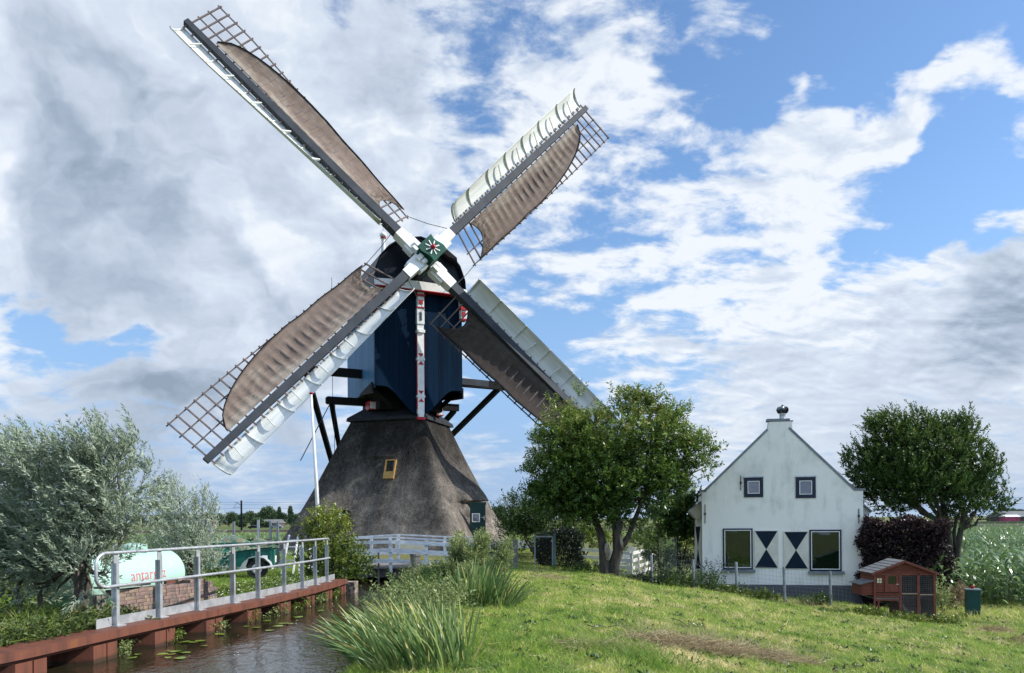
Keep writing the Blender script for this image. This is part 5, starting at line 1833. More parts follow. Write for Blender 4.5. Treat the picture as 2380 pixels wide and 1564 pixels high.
LEAF_MAIZE = leafmat('maize leaves', [(0.0, (0.05, 0.10, 0.03)), (0.5, (0.15, 0.24, 0.085)), (0.9, (0.27, 0.37, 0.15)), (1.0, (0.38, 0.42, 0.20))], 0.30, 0.25, spec=0.9)
STRAW = leafmat('dry straw', [(0.0, (0.19, 0.14, 0.08)), (0.5, (0.36, 0.28, 0.16)), (1.0, (0.55, 0.46, 0.29))], 0.8, 0.15, spec=0.2)
LEAF_FAR = leafmat('far tree leaves', [(0.0, (0.032, 0.058, 0.032)), (0.5, (0.064, 0.106, 0.054)), (1.0, (0.136, 0.184, 0.096))], 0.8, 0.1, spec=0.1)
TWIG = vary('thin twigs', (0.085, 0.07, 0.05), (0.05, 0.042, 0.032), 6.0, 0.85)

def shoots_np(rng, base, d, length, nl, L, Wd, open_=0.6, droop=0.0, wind=(0, 0, 0), tipv=0.0, cval=None, sag=0.0, jit=0.0):
    "leafy shoots: nl leaves along every shoot"
    n = len(base)
    t = np.tile(np.linspace(0.08, 1.0, nl), n)
    t = np.clip(t + rng.normal(scale=0.03, size=n * nl), 0, 1.05)[:, None]
    rb = np.repeat(base, nl, axis=0); rd = np.repeat(d, nl, axis=0)
    rl = np.repeat(np.broadcast_to(length, (n,)), nl)[:, None]
    w = np.asarray(wind)[None]
    pos = rb + rd * rl * t + (w * rl + np.array([[0, 0, -1.0]]) * droop * rl) * t * t
    tan = unit(rd + (w + np.array([[0, 0, -1.0]]) * droop) * 2 * t)
    side = unit(np.cross(tan, rng.normal(size=tan.shape)))
    D = unit(tan * (1 - open_ * 0.6) + side * open_ + w * 0.5 + np.array([[0, 0, -1.0]]) * sag)
    S = unit(np.cross(D, rng.normal(size=D.shape)))
    if jit: pos = pos + rng.normal(scale=jit, size=pos.shape)
    cv = np.repeat(rng.random(n) if cval is None else cval, nl)
    val = np.clip(0.72 * cv + 0.28 * rng.random(n * nl) + tipv * (t[:, 0] - 0.5), 0, 1)
    big = np.repeat(rng.uniform(0.65, 1.25, n), nl)
    ll = L * rng.uniform(0.75, 1.2, size=n * nl) * big
    return leaves_np(pos, D, S, ll, Wd * rng.uniform(0.8, 1.2, size=n * nl) * big, val, 0.15)

def crown_pts(rng, blobs, n, shell=2.0, up=0.5, flat=0.0, per=0, spread=0.17):
    "starting points and directions of shoots inside lumpy blobs (centre, radii)"
    if per:
        # shoots grow in tufts: light and dark clumps with gaps between them
        cb_, cd_ = crown_pts(rng, blobs, max(3, n // per), shell, up)
        j = rng.integers(0, len(cb_), n)
        off = rng.normal(scale=spread, size=(n, 3)) * np.array([[1, 1, 0.8]])
        return cb_[j] + off + cd_[j] * spread * 0.5, unit(cd_[j] * 0.8 + unit(off) * 0.7 + np.array([[0, 0, up * 0.4]]))
    w = np.array([b[1][0] * b[1][1] * b[1][2] for b in blobs]) ** 0.75
    k = rng.choice(len(blobs), size=n, p=w / w.sum())
    c = np.array([tuple(b[0]) for b in blobs])[k]; r = np.array([b[1] for b in blobs])[k]
    g = unit(rng.normal(size=(n, 3)))
    rad = rng.random(n)[:, None] ** (1 / (1 + shell))
    base = c + g * r * rad
    d = unit(g * 0.8 + np.array([[0, 0, up]]) + rng.normal(scale=0.35, size=(n, 3)))
    return base, d

def limb(k, rng, a, b_, r0, r1, n=7, wig=0.06, seg=8):
    a, b_ = Vector(a), Vector(b_)
    L_ = (b_ - a).length
    pts = [a.lerp(b_, i / n) + Vector(rng.normal(scale=wig * L_ / 3, size=3)) * math.sin(math.pi * i / n) for i in range(n + 1)]
    k.tube(pts, [r0 + (r1 - r0) * i / n for i in range(n + 1)], seg)
    return pts

def plant_mesh(name, parts, material, parent=None, loc=None):
    V, Fq, v = join_np(parts)
    return link(name, quads(name, V, Fq, v), material, parent, loc)

def pb(px, py, d, rpx, rpy=None, rd=None):
    "blob from photo measures: centre pixel, distance, radii in pixels"
    rpy = rpx if rpy is None else rpy
    s = d / F
    return (P(px, py, d), (rpx * s, (rpx * s * 0.9 if rd is None else rd), rpy * s))

# --- big grey willow on the left
rng = np.random.default_rng(3)
wb = P(192, 1425, 12.0); wb.z = 0.34
wil = empty('willow_tree', wb, 'large silvery grey willow over the gas tank at the left edge', 'tree')
k = MB()
limb(k, rng, wb - UP * 0.1, P(186, 1300, 12.0), 0.13, 0.12, 5, 0.03, 12)
k.build('trunk', BARK, wil, smooth=True)
blobs = [pb(46, 1167, 12.6, 105, 85), pb(161, 1142, 12.3, 110, 85), pb(241, 1142, 12.2, 80, 85), pb(276, 1227, 12.0, 55, 70), pb(136, 1257, 12.2, 110, 75),
         pb(-4, 1262, 12.6, 90, 80), pb(-70, 1182, 12.8, 100, 100), pb(201, 1292, 11.9, 65, 55), pb(46, 1072, 12.6, 50, 35), pb(198, 1072, 12.2, 34, 55), pb(276, 1092, 12.2, 34, 48), pb(46, 1308, 12.8, 60, 40), pb(181, 1338, 11.6, 42, 26), pb(136, 1328, 12.2, 50, 30), pb(251, 1343, 11.5, 30, 22), pb(6, 1348, 12.8, 60, 40), pb(76, 1368, 12.6, 45, 25), pb(-60, 1308, 12.8, 70, 60), pb(130, 1375, 12.3, 40, 22), pb(60, 1385, 12.6, 40, 20), pb(215, 1365, 11.9, 24, 18)]
k = MB()
for bl in blobs:
    limb(k, rng, P(186, 1302, 12.0), bl[0], 0.05, 0.012, 6, 0.10, 6)
for i in range(46):
    b0 = blobs[int(rng.integers(0, 12))][0]
    limb(k, rng, Vector(b0) - Vector((0, 0, 0.3)), Vector(b0) + Vector(rng.normal(size=3)) * 0.18 + UP * 0.15, 0.010, 0.004, 4, 0.1, 4)
k.build('limbs', TWIG, wil)
base, d = crown_pts(rng, blobs, 2600, 1.6, 0.75, per=9, spread=0.10)
prt = [shoots_np(rng, base, d, rng.uniform(0.28, 0.55, 2600), 25, 0.090, 0.020, 0.50, wind=(-0.22, 0, -0.04), cval=np.clip(0.35 + 0.5 * rng.random(2600), 0, 1), sag=0.1)]
tops = np.array([tuple(P(px, py, 12.3 + rng.normal() * 0.35)) for px, py in ((232, 1010), (226, 985), (240, 1000), (232, 1030), (222, 1020), (312, 1030), (318, 1010), (305, 1040), (60, 1025), (45, 1015), (75, 1040), (110, 1040), (150, 1040), (185, 1050), (200, 1045), (130, 1050), (15, 1040), (340, 1090), (350, 1110), (260, 1050), (285, 1040))])
tops = np.repeat(tops, 4, axis=0) + rng.normal(scale=0.06, size=(84, 3))
prt.append(shoots_np(rng, tops, unit(np.array([[-0.05, 0, 1.0]]) + rng.normal(scale=0.18, size=(84, 3))), rng.uniform(0.2, 0.42, 84), 24, 0.085, 0.017, 0.5, wind=(-0.3, 0, -0.05), cval=np.full(84, 0.6)))
plant_mesh('crown', prt, LEAF_WILLOW, wil)
# darker slim stems beside it
for i, (px, y1, y0, dd, lean) in enumerate(((45, 1425, 1310, 12.6, 6), (98, 1425, 1300, 12.4, -25), (160, 1430, 1310, 11.8, 30))):
    a = P(px, y1, dd); a.z = 0.3
    r_ = empty('willow_sapling', a, ('slim dark willow stem nearest the left picture edge', 'slim dark willow stem behind the weeds left of the tank', 'crooked dark willow stem in front of the tank end')[i], 'tree', 'slim willow stems under the big willow')
    k = MB(); limb(k, rng, a, P(px + lean, y0, dd), 0.045, 0.03, 6, 0.10, 8)
    k.build('trunk', BARK, r_, smooth=True)
    bs = [pb(px + lean, y0 - 30, dd, 45, 35), pb(px + lean - 30, y0 - 60, dd, 40, 30)]
    base, d = crown_pts(rng, bs, 90, 1.2, 0.5)
    plant_mesh('crown', [shoots_np(rng, base, d, rng.uniform(0.2, 0.45, 90), 18, 0.08, 0.017, 0.5, wind=(-0.2, 0, 0))], LEAF_WILLOW, r_)

# --- sallow between tank and trailer
rng = np.random.default_rng(4)
sb_ = P(440, 1370, 17.5); sb_.z = 0.36
sal = empty('sallow_shrub', sb_, 'pale silvery sallow shrub with thin upright shoots behind the brick stack', 'shrub')
blobs = [pb(440, 1300, 17.5, 50, 60), pb(415, 1220, 17.5, 48, 60), pb(465, 1230, 17.3, 42, 55), pb(395, 1280, 17.6, 40, 60), pb(480, 1310, 17.2, 34, 45), pb(400, 1160, 17.5, 26, 40), pb(470, 1170, 17.4, 18, 35), pb(375, 1180, 17.8, 30, 40)]
k = MB()
for bl in blobs * 3:
    limb(k, rng, sb_ + Vector((rng.normal() * 0.12, rng.normal() * 0.1, 0)), Vector(bl[0]) + Vector(rng.normal(size=3)) * 0.15 + UP * 0.3, 0.016, 0.004, 6, 0.08, 5)
k.build('stems', TWIG, sal)
base, d = crown_pts(rng, blobs, 560, 1.0, 1.0)
prt = [shoots_np(rng, base, d, rng.uniform(0.3, 0.55, 560), 22, 0.085, 0.018, 0.55, wind=(-0.10, 0, 0), cval=np.clip(0.6 + 0.5 * rng.random(560), 0, 1))]
tp_ = np.array([tuple(P(px + rng.normal() * 3, py, 17.4)) for px, py in ((400, 1150), (403, 1140), (478, 1165), (474, 1180), (452, 1190), (430, 1170), (385, 1165), (492, 1200), (460, 1190), (405, 1170)) for _ in range(3)])
prt.append(shoots_np(rng, tp_, unit(np.array([[0.05, 0, 1.0]]) + rng.normal(scale=0.12, size=(30, 3))), rng.uniform(0.3, 0.45, 30), 24, 0.08, 0.017, 0.5, wind=(-0.1, 0, 0), cval=np.full(30, 0.9)))
plant_mesh('crown', prt, LEAF_WILLOW, sal)

# --- bright leafy bush beside the flagpole
rng = np.random.default_rng(5)
bb0 = P(770, 1345, 21.6); bb0.z = 0.3
bsh = empty('leafy_bush', bb0, 'yellow green leafy bush hanging over the canal beside the flagpole', 'bush')
blobs = [pb(765, 1240, 21.8, 42, 55), pb(735, 1215, 22, 28, 28), pb(775, 1300, 21.4, 45, 40), pb(815, 1295, 21.6, 30, 35), pb(730, 1280, 21.8, 34, 50), pb(740, 1320, 21.6, 30, 25), pb(800, 1330, 21.4, 38, 16), pb(840, 1315, 21.6, 20, 14)]
k = MB()
for bl in blobs: limb(k, rng, bb0, bl[0], 0.03, 0.008, 6, 0.08, 6)
k.build('stems', TWIG, bsh)
base, d = crown_pts(rng, blobs, 1050, 2.2, 0.4)
plant_mesh('foliage', [shoots_np(rng, base, d, rng.uniform(0.15, 0.35, 1050), 13, 0.075, 0.042, 0.75, cval=np.clip((base[:, 2] - 0.1) / 1.9 + rng.normal(scale=0.2, size=1050), 0, 1))], LEAF_LIME, bsh)

# --- ash tree
rng = np.random.default_rng(6)
DA = 24.6
ab = P(1412, 1342, DA); ab.z = H(ab.x, ab.y)
ash = empty('ash_tree', ab, 'broad round ash tree with two forked trunks before the right sail end', 'tree')
k = MB()
k.tube([ab + Vector((-0.02, 0, -0.2)), P(1405, 1320, DA), P(1402, 1280, DA), P(1396, 1240, DA), P(1380, 1205, DA)], [0.24, 0.17, 0.145, 0.12, 0.09], 14)
k.tube([ab + Vector((0.18, 0.05, -0.2)), P(1424, 1320, DA), P(1436, 1280, DA), P(1432, 1220, DA), P(1424, 1160, DA), P(1418, 1120, DA)], [0.24, 0.18, 0.17, 0.14, 0.12, 0.09], 14)
k.tube([P(1436, 1285, DA), P(1458, 1250, DA), P(1478, 1200, DA - .1), P(1500, 1140, DA - 0.2)], [0.11, 0.09, 0.075, 0.05], 10)
k.build('trunk', vary('ash bark', (0.080, 0.068, 0.054), (0.032, 0.028, 0.023), 5.0, 0.9, stretch=(1, 1, 0.4), bstr=0.7, bscale=18, bdist=0.03), ash, smooth=True)
k = MB(); k.tube([P(1412, 1302, DA - 0.16), P(1411, 1280, DA - 0.17), P(1409, 1262, DA - 0.16)], [0.05, 0.10, 0.06], 10)
k.tube([P(1446, 1278, DA - 0.1), P(1444, 1262, DA - 0.12), P(1440, 1240, DA - .11)], [0.03, 0.055, 0.03], 8)
k.build('pale_patch', BARKP, ash, smooth=True)  # lighter patches laid on the two trunks
blobs = [pb(1335, 1035, DA, 80, 70, 1.0), pb(1430, 1005, DA, 85, 70, 1.1), pb(1525, 1020, DA, 80, 68, 1.0), pb(1592, 1060, DA, 52, 50, .8), pb(1292, 1085, DA, 56, 62, .8),
         pb(1390, 1100, DA - 0.2, 85, 70, 1.1), pb(1500, 1085, DA, 80, 60, 1.0), pb(1340, 1150, DA, 75, 50, .9), pb(1600, 1105, DA, 36, 24, .6), pb(1275, 1040, DA, 34, 34, .6),
         pb(1290, 970, DA, 22, 26, .5), pb(1345, 950, DA, 22, 30, .5), pb(1445, 945, DA, 34, 22, .6), pb(1510, 960, DA, 30, 30, .6), pb(1575, 990, DA, 20, 32, .4), pb(1625, 1045, DA, 16, 22, .4),
         pb(1430, 1130, DA - .5, 60, 40, .6), pb(1290, 1140, DA, 42, 35, .6), pb(1560, 1130, DA, 35, 14, .4), pb(1640, 1085, DA, 14, 24, .3),
         pb(1262, 1110, DA, 30, 46, .6), pb(1275, 1165, DA, 30, 28, .6), pb(1325, 1190, DA, 42, 26, .7), pb(1380, 1170, DA + .4, 50, 34, .7), pb(1455, 1155, DA + .3, 60, 34, .7), pb(1525, 1125, DA, 50, 30, .7), pb(1470, 1190, DA + .5, 36, 24, .4),
         pb(1395, 1178, DA - .5, 52, 24, .4), pb(1468, 1172, DA - .4, 44, 22, .4), pb(1340, 1188, DA - .3, 46, 24, .4), pb(1500, 1150, DA - .3, 34, 24, .4), pb(1430, 1200, DA + .4, 60, 20, .4)]
k = MB()
for bl in blobs:
    s_ = P(1424, 1150, DA) if bl[0].x < 3.6 else P(1498, 1145, DA - .2)
    if bl[0].x < 2.2: s_ = P(1382, 1208, DA)
    limb(k, rng, s_, bl[0], 0.06, 0.015, 6, 0.10, 6)
k.build('limbs', BARK, ash)
base, d = crown_pts(rng, blobs, 6400, 2.0, 0.55, per=17, spread=0.15)
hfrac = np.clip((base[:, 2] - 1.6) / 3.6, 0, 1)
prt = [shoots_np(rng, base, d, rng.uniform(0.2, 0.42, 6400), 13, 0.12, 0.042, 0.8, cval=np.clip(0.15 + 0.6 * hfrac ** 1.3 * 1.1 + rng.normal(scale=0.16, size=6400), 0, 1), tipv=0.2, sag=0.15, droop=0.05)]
tp_ = np.array([tuple(P(px + rng.normal() * 5, py + rng.normal() * 4, DA + rng.normal() * 0.3)) for px, py in ((1280, 945), (1343, 918), (1352, 915), (1440, 925), (1475, 925), (1505, 925), (1520, 930), (1560, 945), (1598, 955), (1590, 970), (1640, 1025), (1645, 1045), (1262, 975), (1240, 1020), (1242, 1070), (1645, 1100), (1655, 1085), (1620, 1015)) for _ in range(5)])
prt.append(shoots_np(rng, tp_, unit(np.array([[0.0, 0, 1.0]]) + rng.normal(scale=0.3, size=(90, 3))), rng.uniform(0.25, 0.45, 90), 14, 0.11, 0.035, 0.8, cval=np.full(90, 0.75), tipv=0.3))
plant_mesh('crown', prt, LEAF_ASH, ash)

# --- tree behind the coop
rng = np.random.default_rng(7)
DB_ = 25.6
eb = P(2216, 1362, DB_); eb.z = H(eb.x, eb.y) 
elm = empty('field_maple', eb, 'dense dark green tree with upswept twigs behind the copper hedge', 'tree')
k = MB()
k.tube([eb - UP * 0.2, P(2214, 1330, DB_), P(2205, 1280, DB_), P(2200, 1220, DB_), P(2190, 1170, DB_)], [0.20, 0.16, 0.13, 0.10, 0.07], 12)
k.tube([eb + Vector((0.08, -0.03, -0.2)), P(2222, 1325, DB_), P(2224, 1280, DB_), P(2232, 1230, DB_), P(2262, 1190, DB_)], [0.17, 0.14, 0.11, 0.09, 0.05], 12)
k.tube([P(2222, 1290, DB_), P(2216, 1240, DB_), P(2222, 1200, DB_)], [0.08, 0.06, 0.05], 8)
k.build('trunk', bpy.data.materials['ash bark'], elm, smooth=True)
blobs = [pb(2095, 1070, DB_, 66, 66, 1.0), pb(2185, 1060, DB_, 70, 66, 1.0), pb(2265, 1105, DB_, 52, 55, .9), pb(2035, 1095, DB_, 50, 48, .8), pb(2150, 1140, DB_, 84, 50, 1.1), pb(2250, 1170, DB_, 60, 42, .8), pb(2075, 1150, DB_, 66, 40, .9),
         pb(2058, 1010, DB_, 28, 34, .5), pb(2098, 1005, DB_, 22, 30, .5), pb(2140, 995, DB_, 26, 34, .5), pb(2188, 1005, DB_, 22, 28, .5), pb(2236, 1020, DB_, 24, 36, .5), pb(2000, 1072, DB_, 26, 22, .5), pb(2308, 1140, DB_, 24, 34, .5), pb(2125, 1095, DB_ - .6, 60, 45, .5), pb(2290, 1075, DB_, 20, 34, .4), pb(2320, 1190, DB_, 22, 20, .4), pb(1985, 1100, DB_, 18, 16, .3)]
k = MB()
for bl in blobs:
    limb(k, rng, P(2200, 1225, DB_) if bl[0].x < 14.4 else P(2232, 1232, DB_), bl[0], 0.06, 0.012, 6, 0.09, 6)
k.build('limbs', BARK, elm)
base, d = crown_pts(rng, blobs, 5600, 2.0, 0.8, per=19, spread=0.15)
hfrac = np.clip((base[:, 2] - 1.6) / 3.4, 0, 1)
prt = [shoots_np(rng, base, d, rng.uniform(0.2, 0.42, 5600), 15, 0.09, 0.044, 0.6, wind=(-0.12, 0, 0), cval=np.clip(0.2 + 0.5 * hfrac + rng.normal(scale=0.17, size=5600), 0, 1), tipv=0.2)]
tp_ = np.array([tuple(P(px + rng.normal() * 5, py + rng.normal() * 4, DB_ + rng.normal() * 0.3)) for px, py in ((2045, 985), (2060, 975), (2090, 975), (2135, 965), (2140, 975), (2165, 985), (2200, 1000), (2235, 1000), (2240, 985), (2270, 1040), (2310, 1050), (2325, 1100), (1980, 1060), (1990, 1045), (2010, 1030), (2335, 1150), (2028, 1010), (2050, 990), (2075, 970), (2112, 980), (2150, 968), (2180, 990), (2215, 990), (2255, 1010), (2285, 1050), (2320, 1080), (2330, 1130), (2340, 1175), (1970, 1075), (1975, 1100), (2010, 1050), (2125, 962), (2238, 975)) for _ in range(7)])
prt.append(shoots_np(rng, tp_, unit(np.array([[-0.15, 0, 1.0]]) + rng.normal(scale=0.22, size=(len(tp_), 3))), rng.uniform(0.25, 0.5, len(tp_)), 18, 0.075, 0.032, 0.55, wind=(-0.12, 0, 0), cval=rng.uniform(0.3, 0.6, len(tp_)), tipv=0.2))
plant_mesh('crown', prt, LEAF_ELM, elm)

# --- box shaped hedges
def box_hedge(name, label, cen, ax, size, n, L, Wd, material, rng, cat='hedge', nl=6, coreval=0.0, lumps=0.10, vb=None):
    cen = Vector(cen); ax = Vector(ax).normalized(); ay = Vector((-ax.y, ax.x, 0))
    root = empty(name, cen, label, cat)
    sx, sy, sz = size
    k = MB()
    for i in range(7):
        x_ = -sx / 2 + sx * (i + .5) / 7
        limb(k, rng, cen + ax * x_, cen + ax * (x_ + rng.normal() * 0.15) + UP * sz * 0.85, 0.03, 0.01, 5, 0.08, 5)
    k.build('stems', BARK, root)
    # points near the six faces
    u = rng.uniform(-1, 1, size=(n, 3)); f = rng.choice([0, 0, 1, 1, 2], size=n, p=None)
    for a_ in range(3):
        sel = f == a_
        sgn = np.sign(u[sel, a_]) if a_ < 2 else np.ones(sel.sum())
        u[sel, a_] = sgn * (1 - rng.random(sel.sum()) ** 2 * 0.8)
    loc = u * np.array([[sx / 2, sy / 2, sz / 2]]) + np.array([[0, 0, sz / 2]])
    loc += lumps * np.sin(loc[:, ::-1] * 5.0 + 1)
    g = unit(u ** 3 + rng.normal(scale=0.3, size=u.shape) + np.array([[0, 0, 0.25]]))
    A = np.array([tuple(ax), tuple(ay), (0, 0, 1)])
    base = loc @ A + np.array([tuple(cen)])
    d = g @ A
    cv = rng.random(n) if vb is None else vb(loc, rng)
    plant_mesh('foliage', [shoots_np(rng, base, d, rng.uniform(0.10, 0.22, n), nl, L, Wd, 0.7, cval=cv)], material, root)
    return root
rng = np.random.default_rng(8)
hc = Vector((*at_y(2095, 24.3), H(12.4, 24.3) - 0.05))
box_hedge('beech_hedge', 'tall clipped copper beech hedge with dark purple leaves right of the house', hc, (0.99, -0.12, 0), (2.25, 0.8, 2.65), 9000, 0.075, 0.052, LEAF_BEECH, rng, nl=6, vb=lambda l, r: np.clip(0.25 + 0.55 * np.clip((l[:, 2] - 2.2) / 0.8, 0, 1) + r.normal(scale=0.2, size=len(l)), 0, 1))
hc = Vector((*at_y(1300, 27.2), H(1.7, 27.2) - 0.1))
box_hedge('conifer_hedge', 'nearly black clipped evergreen hedge beside the metal gate', hc, (1, 0.05, 0), (1.35, 1.2, 1.25), 3200, 0.07, 0.03, LEAF_DARK, rng, nl=6, vb=lambda l, r: 0.25 * r.random(len(l)))
def shrub(name, label, bl, n, L, Wd, material, seed, cat='shrub', nl=12, up=0.6, ln=(0.18, 0.38), open_=0.7, cv=None, root=None, group=None, stems=True):
    rng = np.random.default_rng(seed)
    c = sum((Vector(b[0]) for b in bl), Vector()) / len(bl)
    c = Vector((c.x, c.y, H(c.x, c.y))) if root is None else Vector(root)
    r_ = empty(name, c, label, cat, group)
    if stems:
        k = MB()
        for b in bl: limb(k, rng, c, b[0], 0.035, 0.008, 5, 0.09, 5)
        k.build('stems', TWIG, r_)
    base, d = crown_pts(rng, bl, n, 2.0, up, per=(12 if n > 250 else 0), spread=0.10)
    cval = None if cv is None else np.clip(cv[0] + cv[1] * rng.random(n), 0, 1)
    plant_mesh('foliage', [shoots_np(rng, base, d, rng.uniform(*ln, n), nl, L, Wd, open_, cval=cval, sag=0.1)], material, r_)
    return r_
shrub('evergreen_shrub', 'dark twiggy evergreen shrub right of the mill base', [pb(1195, 1215, 30, 42, 38), pb(1240, 1210, 30, 45, 40), pb(1290, 1215, 29, 45, 45), pb(1215, 1250, 30, 50, 40), pb(1330, 1200, 29, 40, 45), pb(1200, 1180, 30, 16, 20), pb(1260, 1180, 30, 30, 20)], 1700, 0.10, 0.04, LEAF_ELM, 21, nl=11, up=0.9, ln=(0.3, 0.55), cv=(0.0, 0.8))
shrub('laurel_shrub', 'dense green laurel shrub against the left side of the house', [pb(1570, 1190, 30, 42, 36), pb(1605, 1185, 29.5, 28, 30), pb(1560, 1235, 30, 30, 30), pb(1600, 1225, 29.5, 30, 30)], 1000, 0.14, 0.07, LEAF_ELM, 22, nl=9, cv=(0.2, 0.75))
shrub('garden_shrub', 'olive green shrub between the ash tree and the glass screen', [pb(1500, 1240, 35, 32, 28), pb(1525, 1265, 34, 24, 28), pb(1480, 1262, 34, 24, 20)], 420, 0.13, 0.05, LEAF_ELM, 23, nl=10, cv=(0.45, 0.55))
shrub('garden_shrub', 'low bright green shrub behind the ranch fence left of the ash trunk', [pb(1355, 1248, 36, 28, 16), pb(1385, 1252, 36, 24, 14), pb(1335, 1240, 36, 14, 20)], 300, 0.14, 0.05, LEAF_LIME, 24, nl=9, cv=(0.3, 0.5))
shrub('golden_shrub', 'small yellow green clipped shrub behind the glass screen', [pb(1588, 1272, 33, 20, 14), pb(1608, 1270, 33, 16, 12), pb(1570, 1285, 33, 16, 14)], 300, 0.08, 0.04, LEAF_LIME, 25, nl=8, cv=(0.6, 0.4))
shrub('ivy_bush', 'dark shady bush behind the ranch fence corner', [pb(1540, 1300, 32, 30, 20), pb(1580, 1305, 31.5, 34, 22), pb(1612, 1310, 30, 18, 24)], 500, 0.09, 0.05, LEAF_DARK, 26, nl=8, cv=(0.3, 0.6))
shrub('hedge_plant', 'dry brown hedge foot behind the green cabinet', [pb(2212, 1388, 22.6, 22, 18), pb(2228, 1380, 22.6, 14, 18)], 240, 0.07, 0.022, STRAW, 27, nl=8, cv=(0.0, 0.4), ln=(0.1, 0.2))
shrub('climbing_rose', 'thin bare climbing rose on the white wall left of the house window', [pb(1652, 1335, 24.9, 22, 20, .15), pb(1680, 1320, 24.9, 20, 14, .12), pb(1640, 1350, 24.9, 18, 16, .15)], 60, 0.07, 0.03, LEAF_DARK, 28, nl=7, cv=(0.1, 0.4))
shrub('pale_vine', 'silvery leaved trailing plant at the right foot of the copper hedge', [pb(2188, 1400, 21.9, 9, 22, .12), pb(2180, 1370, 22.2, 8, 26, .12), pb(2196, 1412, 21.9, 10, 8, .1)], 90, 0.075, 0.045, LEAF_WEED, 29, nl=7, cv=(0.5, 0.3))
shrub('juniper', 'small dark conifer by the wooden gate post', [pb(1150, 1295, 22.8, 22, 34, .3), pb(1140, 1320, 22.6, 20, 20, .3)], 420, 0.06, 0.02, LEAF_DARK, 30, nl=9, up=1.2, cv=(0.1, 0.4))
# rank growth along the wire fence
for i, (px, py, d, r_, mt, cvv, lab) in enumerate((
    (1570, 1335, 24.2, 38, LEAF_ELM, (0.3, 0.6), 'green bramble tangle on the wire fence left of the house'),
    (1640, 1352, 24.0, 30, LEAF_ELM, (0.3, 0.6), 'low nettles at the left corner of the house'),
    (1700, 1368, 23.7, 26, LEAF_LIME, (0.1, 0.6), 'fresh weeds at the wire fence under the left window'),
    (1770, 1382, 23.4, 24, LEAF_LIME, (0.1, 0.6), 'low weeds at the wire fence under the shutters'),
    (1500, 1350, 24.4, 34, LEAF_DARK, (0.2, 0.8), 'dark weeds at the fence post beside the ash trunk'),
    (1340, 1325, 25.0, 44, LEAF_ELM, (0.2, 0.8), 'trailing brambles at the foot of the garden fence'),
    (1900, 1400, 22.9, 24, LEAF_ELM, (0.3, 0.6), 'weeds at the wire fence under the right window'),
    (2010, 1425, 20.4, 22, LEAF_LIME, (0.2, 0.6), 'weeds at the left foot of the chicken coop'),
    (2095, 1433, 20.2, 34, LEAF_LIME, (0.3, 0.6), 'pale weeds along the front of the chicken coop'),
    (2190, 1435, 20.4, 24, LEAF_LIME, (0.3, 0.6), 'pale creeping weeds at the right foot of the chicken coop'))):
    c = P(px, py, d); c.z = H(c.x, c.y) - (0.06 if i > 6 else 0)
    s_ = d / F * r_
    shrub('weed_patch', lab, [(c + Vector((dx_ * s_, 0, 0.05)), (s_ * 0.7, 0.3, (0.42 if i < 2 else (0.14 if i < 7 else 0.06)))) for dx_ in (-0.7, 0, 0.7)], 130 if i > 1 else 240, 0.075, 0.035, mt, 40 + i, cat='weeds', nl=9, up=1.0, cv=cvv, ln=(0.10, 0.24), group='weeds along the fence and coop', stems=False)

# --- tall grey green weeds on the right bank
for i, (px, py1, py0, d, w_) in enumerate(((1060, 1380, 1262, 17.2, 20), (1090, 1385, 1285, 16.8, 20), (1118, 1385, 1250, 17.0, 17), (1172, 1400, 1262, 16.2, 14), (1030, 1390, 1320, 16.6, 26), (1000, 1385, 1340, 17.6, 24), (1085, 1400, 1330, 15.8, 26), (985, 1400, 1370, 16.4, 22), (1140, 1395, 1320, 16.6, 16))):
    rng = np.random.default_rng(60 + i)
    lo_, hi_ = P(px, py1, d), P(px + 2, py0, d)
    lo_.z = max(H(lo_.x, lo_.y), 0.0)
    labs = ('tall grey green mugwort with a full top behind the reeds', 'mid height mugwort between its two taller neighbours', 'tallest mugwort with a pale top before the mill door', 'slender mugwort standing alone right of the others', 'bushy mugwort over the canal edge left of the tall ones', 'low spreading mugwort by the bridge post', 'broad mugwort at the front of the clump', 'small mugwort at the waterline below the bridge', 'thin mugwort among the reed blades')
    r_ = empty('mugwort', lo_, labs[i], 'plant', 'mugwort plants on the right bank')
    k = MB()
    nst = 5 if i != 3 else 2
    stm = []
    for j in range(nst):
        a = lo_ + Vector((rng.normal() * 0.08, rng.normal() * 0.08, 0)); b_ = hi_ + Vector((rng.normal() * w_ * 0.35 * d / F, rng.normal() * 0.15, rng.uniform(-0.25, 0.02)))
        stm.append(limb(k, rng, a, b_, 0.012, 0.005, 6, 0.06, 5))
    k.build('stems', STRAW if i == 3 else TWIG, r_)
    bs = []
    for pts in stm:
        for q in range(2 if i != 3 else 4, 7): bs.append((pts[q], (w_ * 0.60 * d / F, 0.16, 0.14)))
    base, dd = crown_pts(rng, bs, 520 if i != 3 else 160, 1.0, 1.0)
    plant_mesh('foliage', [shoots_np(rng, base, dd, rng.uniform(0.10, 0.22, len(base)), 12, 0.070, 0.019, 0.6, cval=np.clip(0.35 + 0.5 * rng.random(len(base)), 0, 1))], LEAF_WEED, r_)

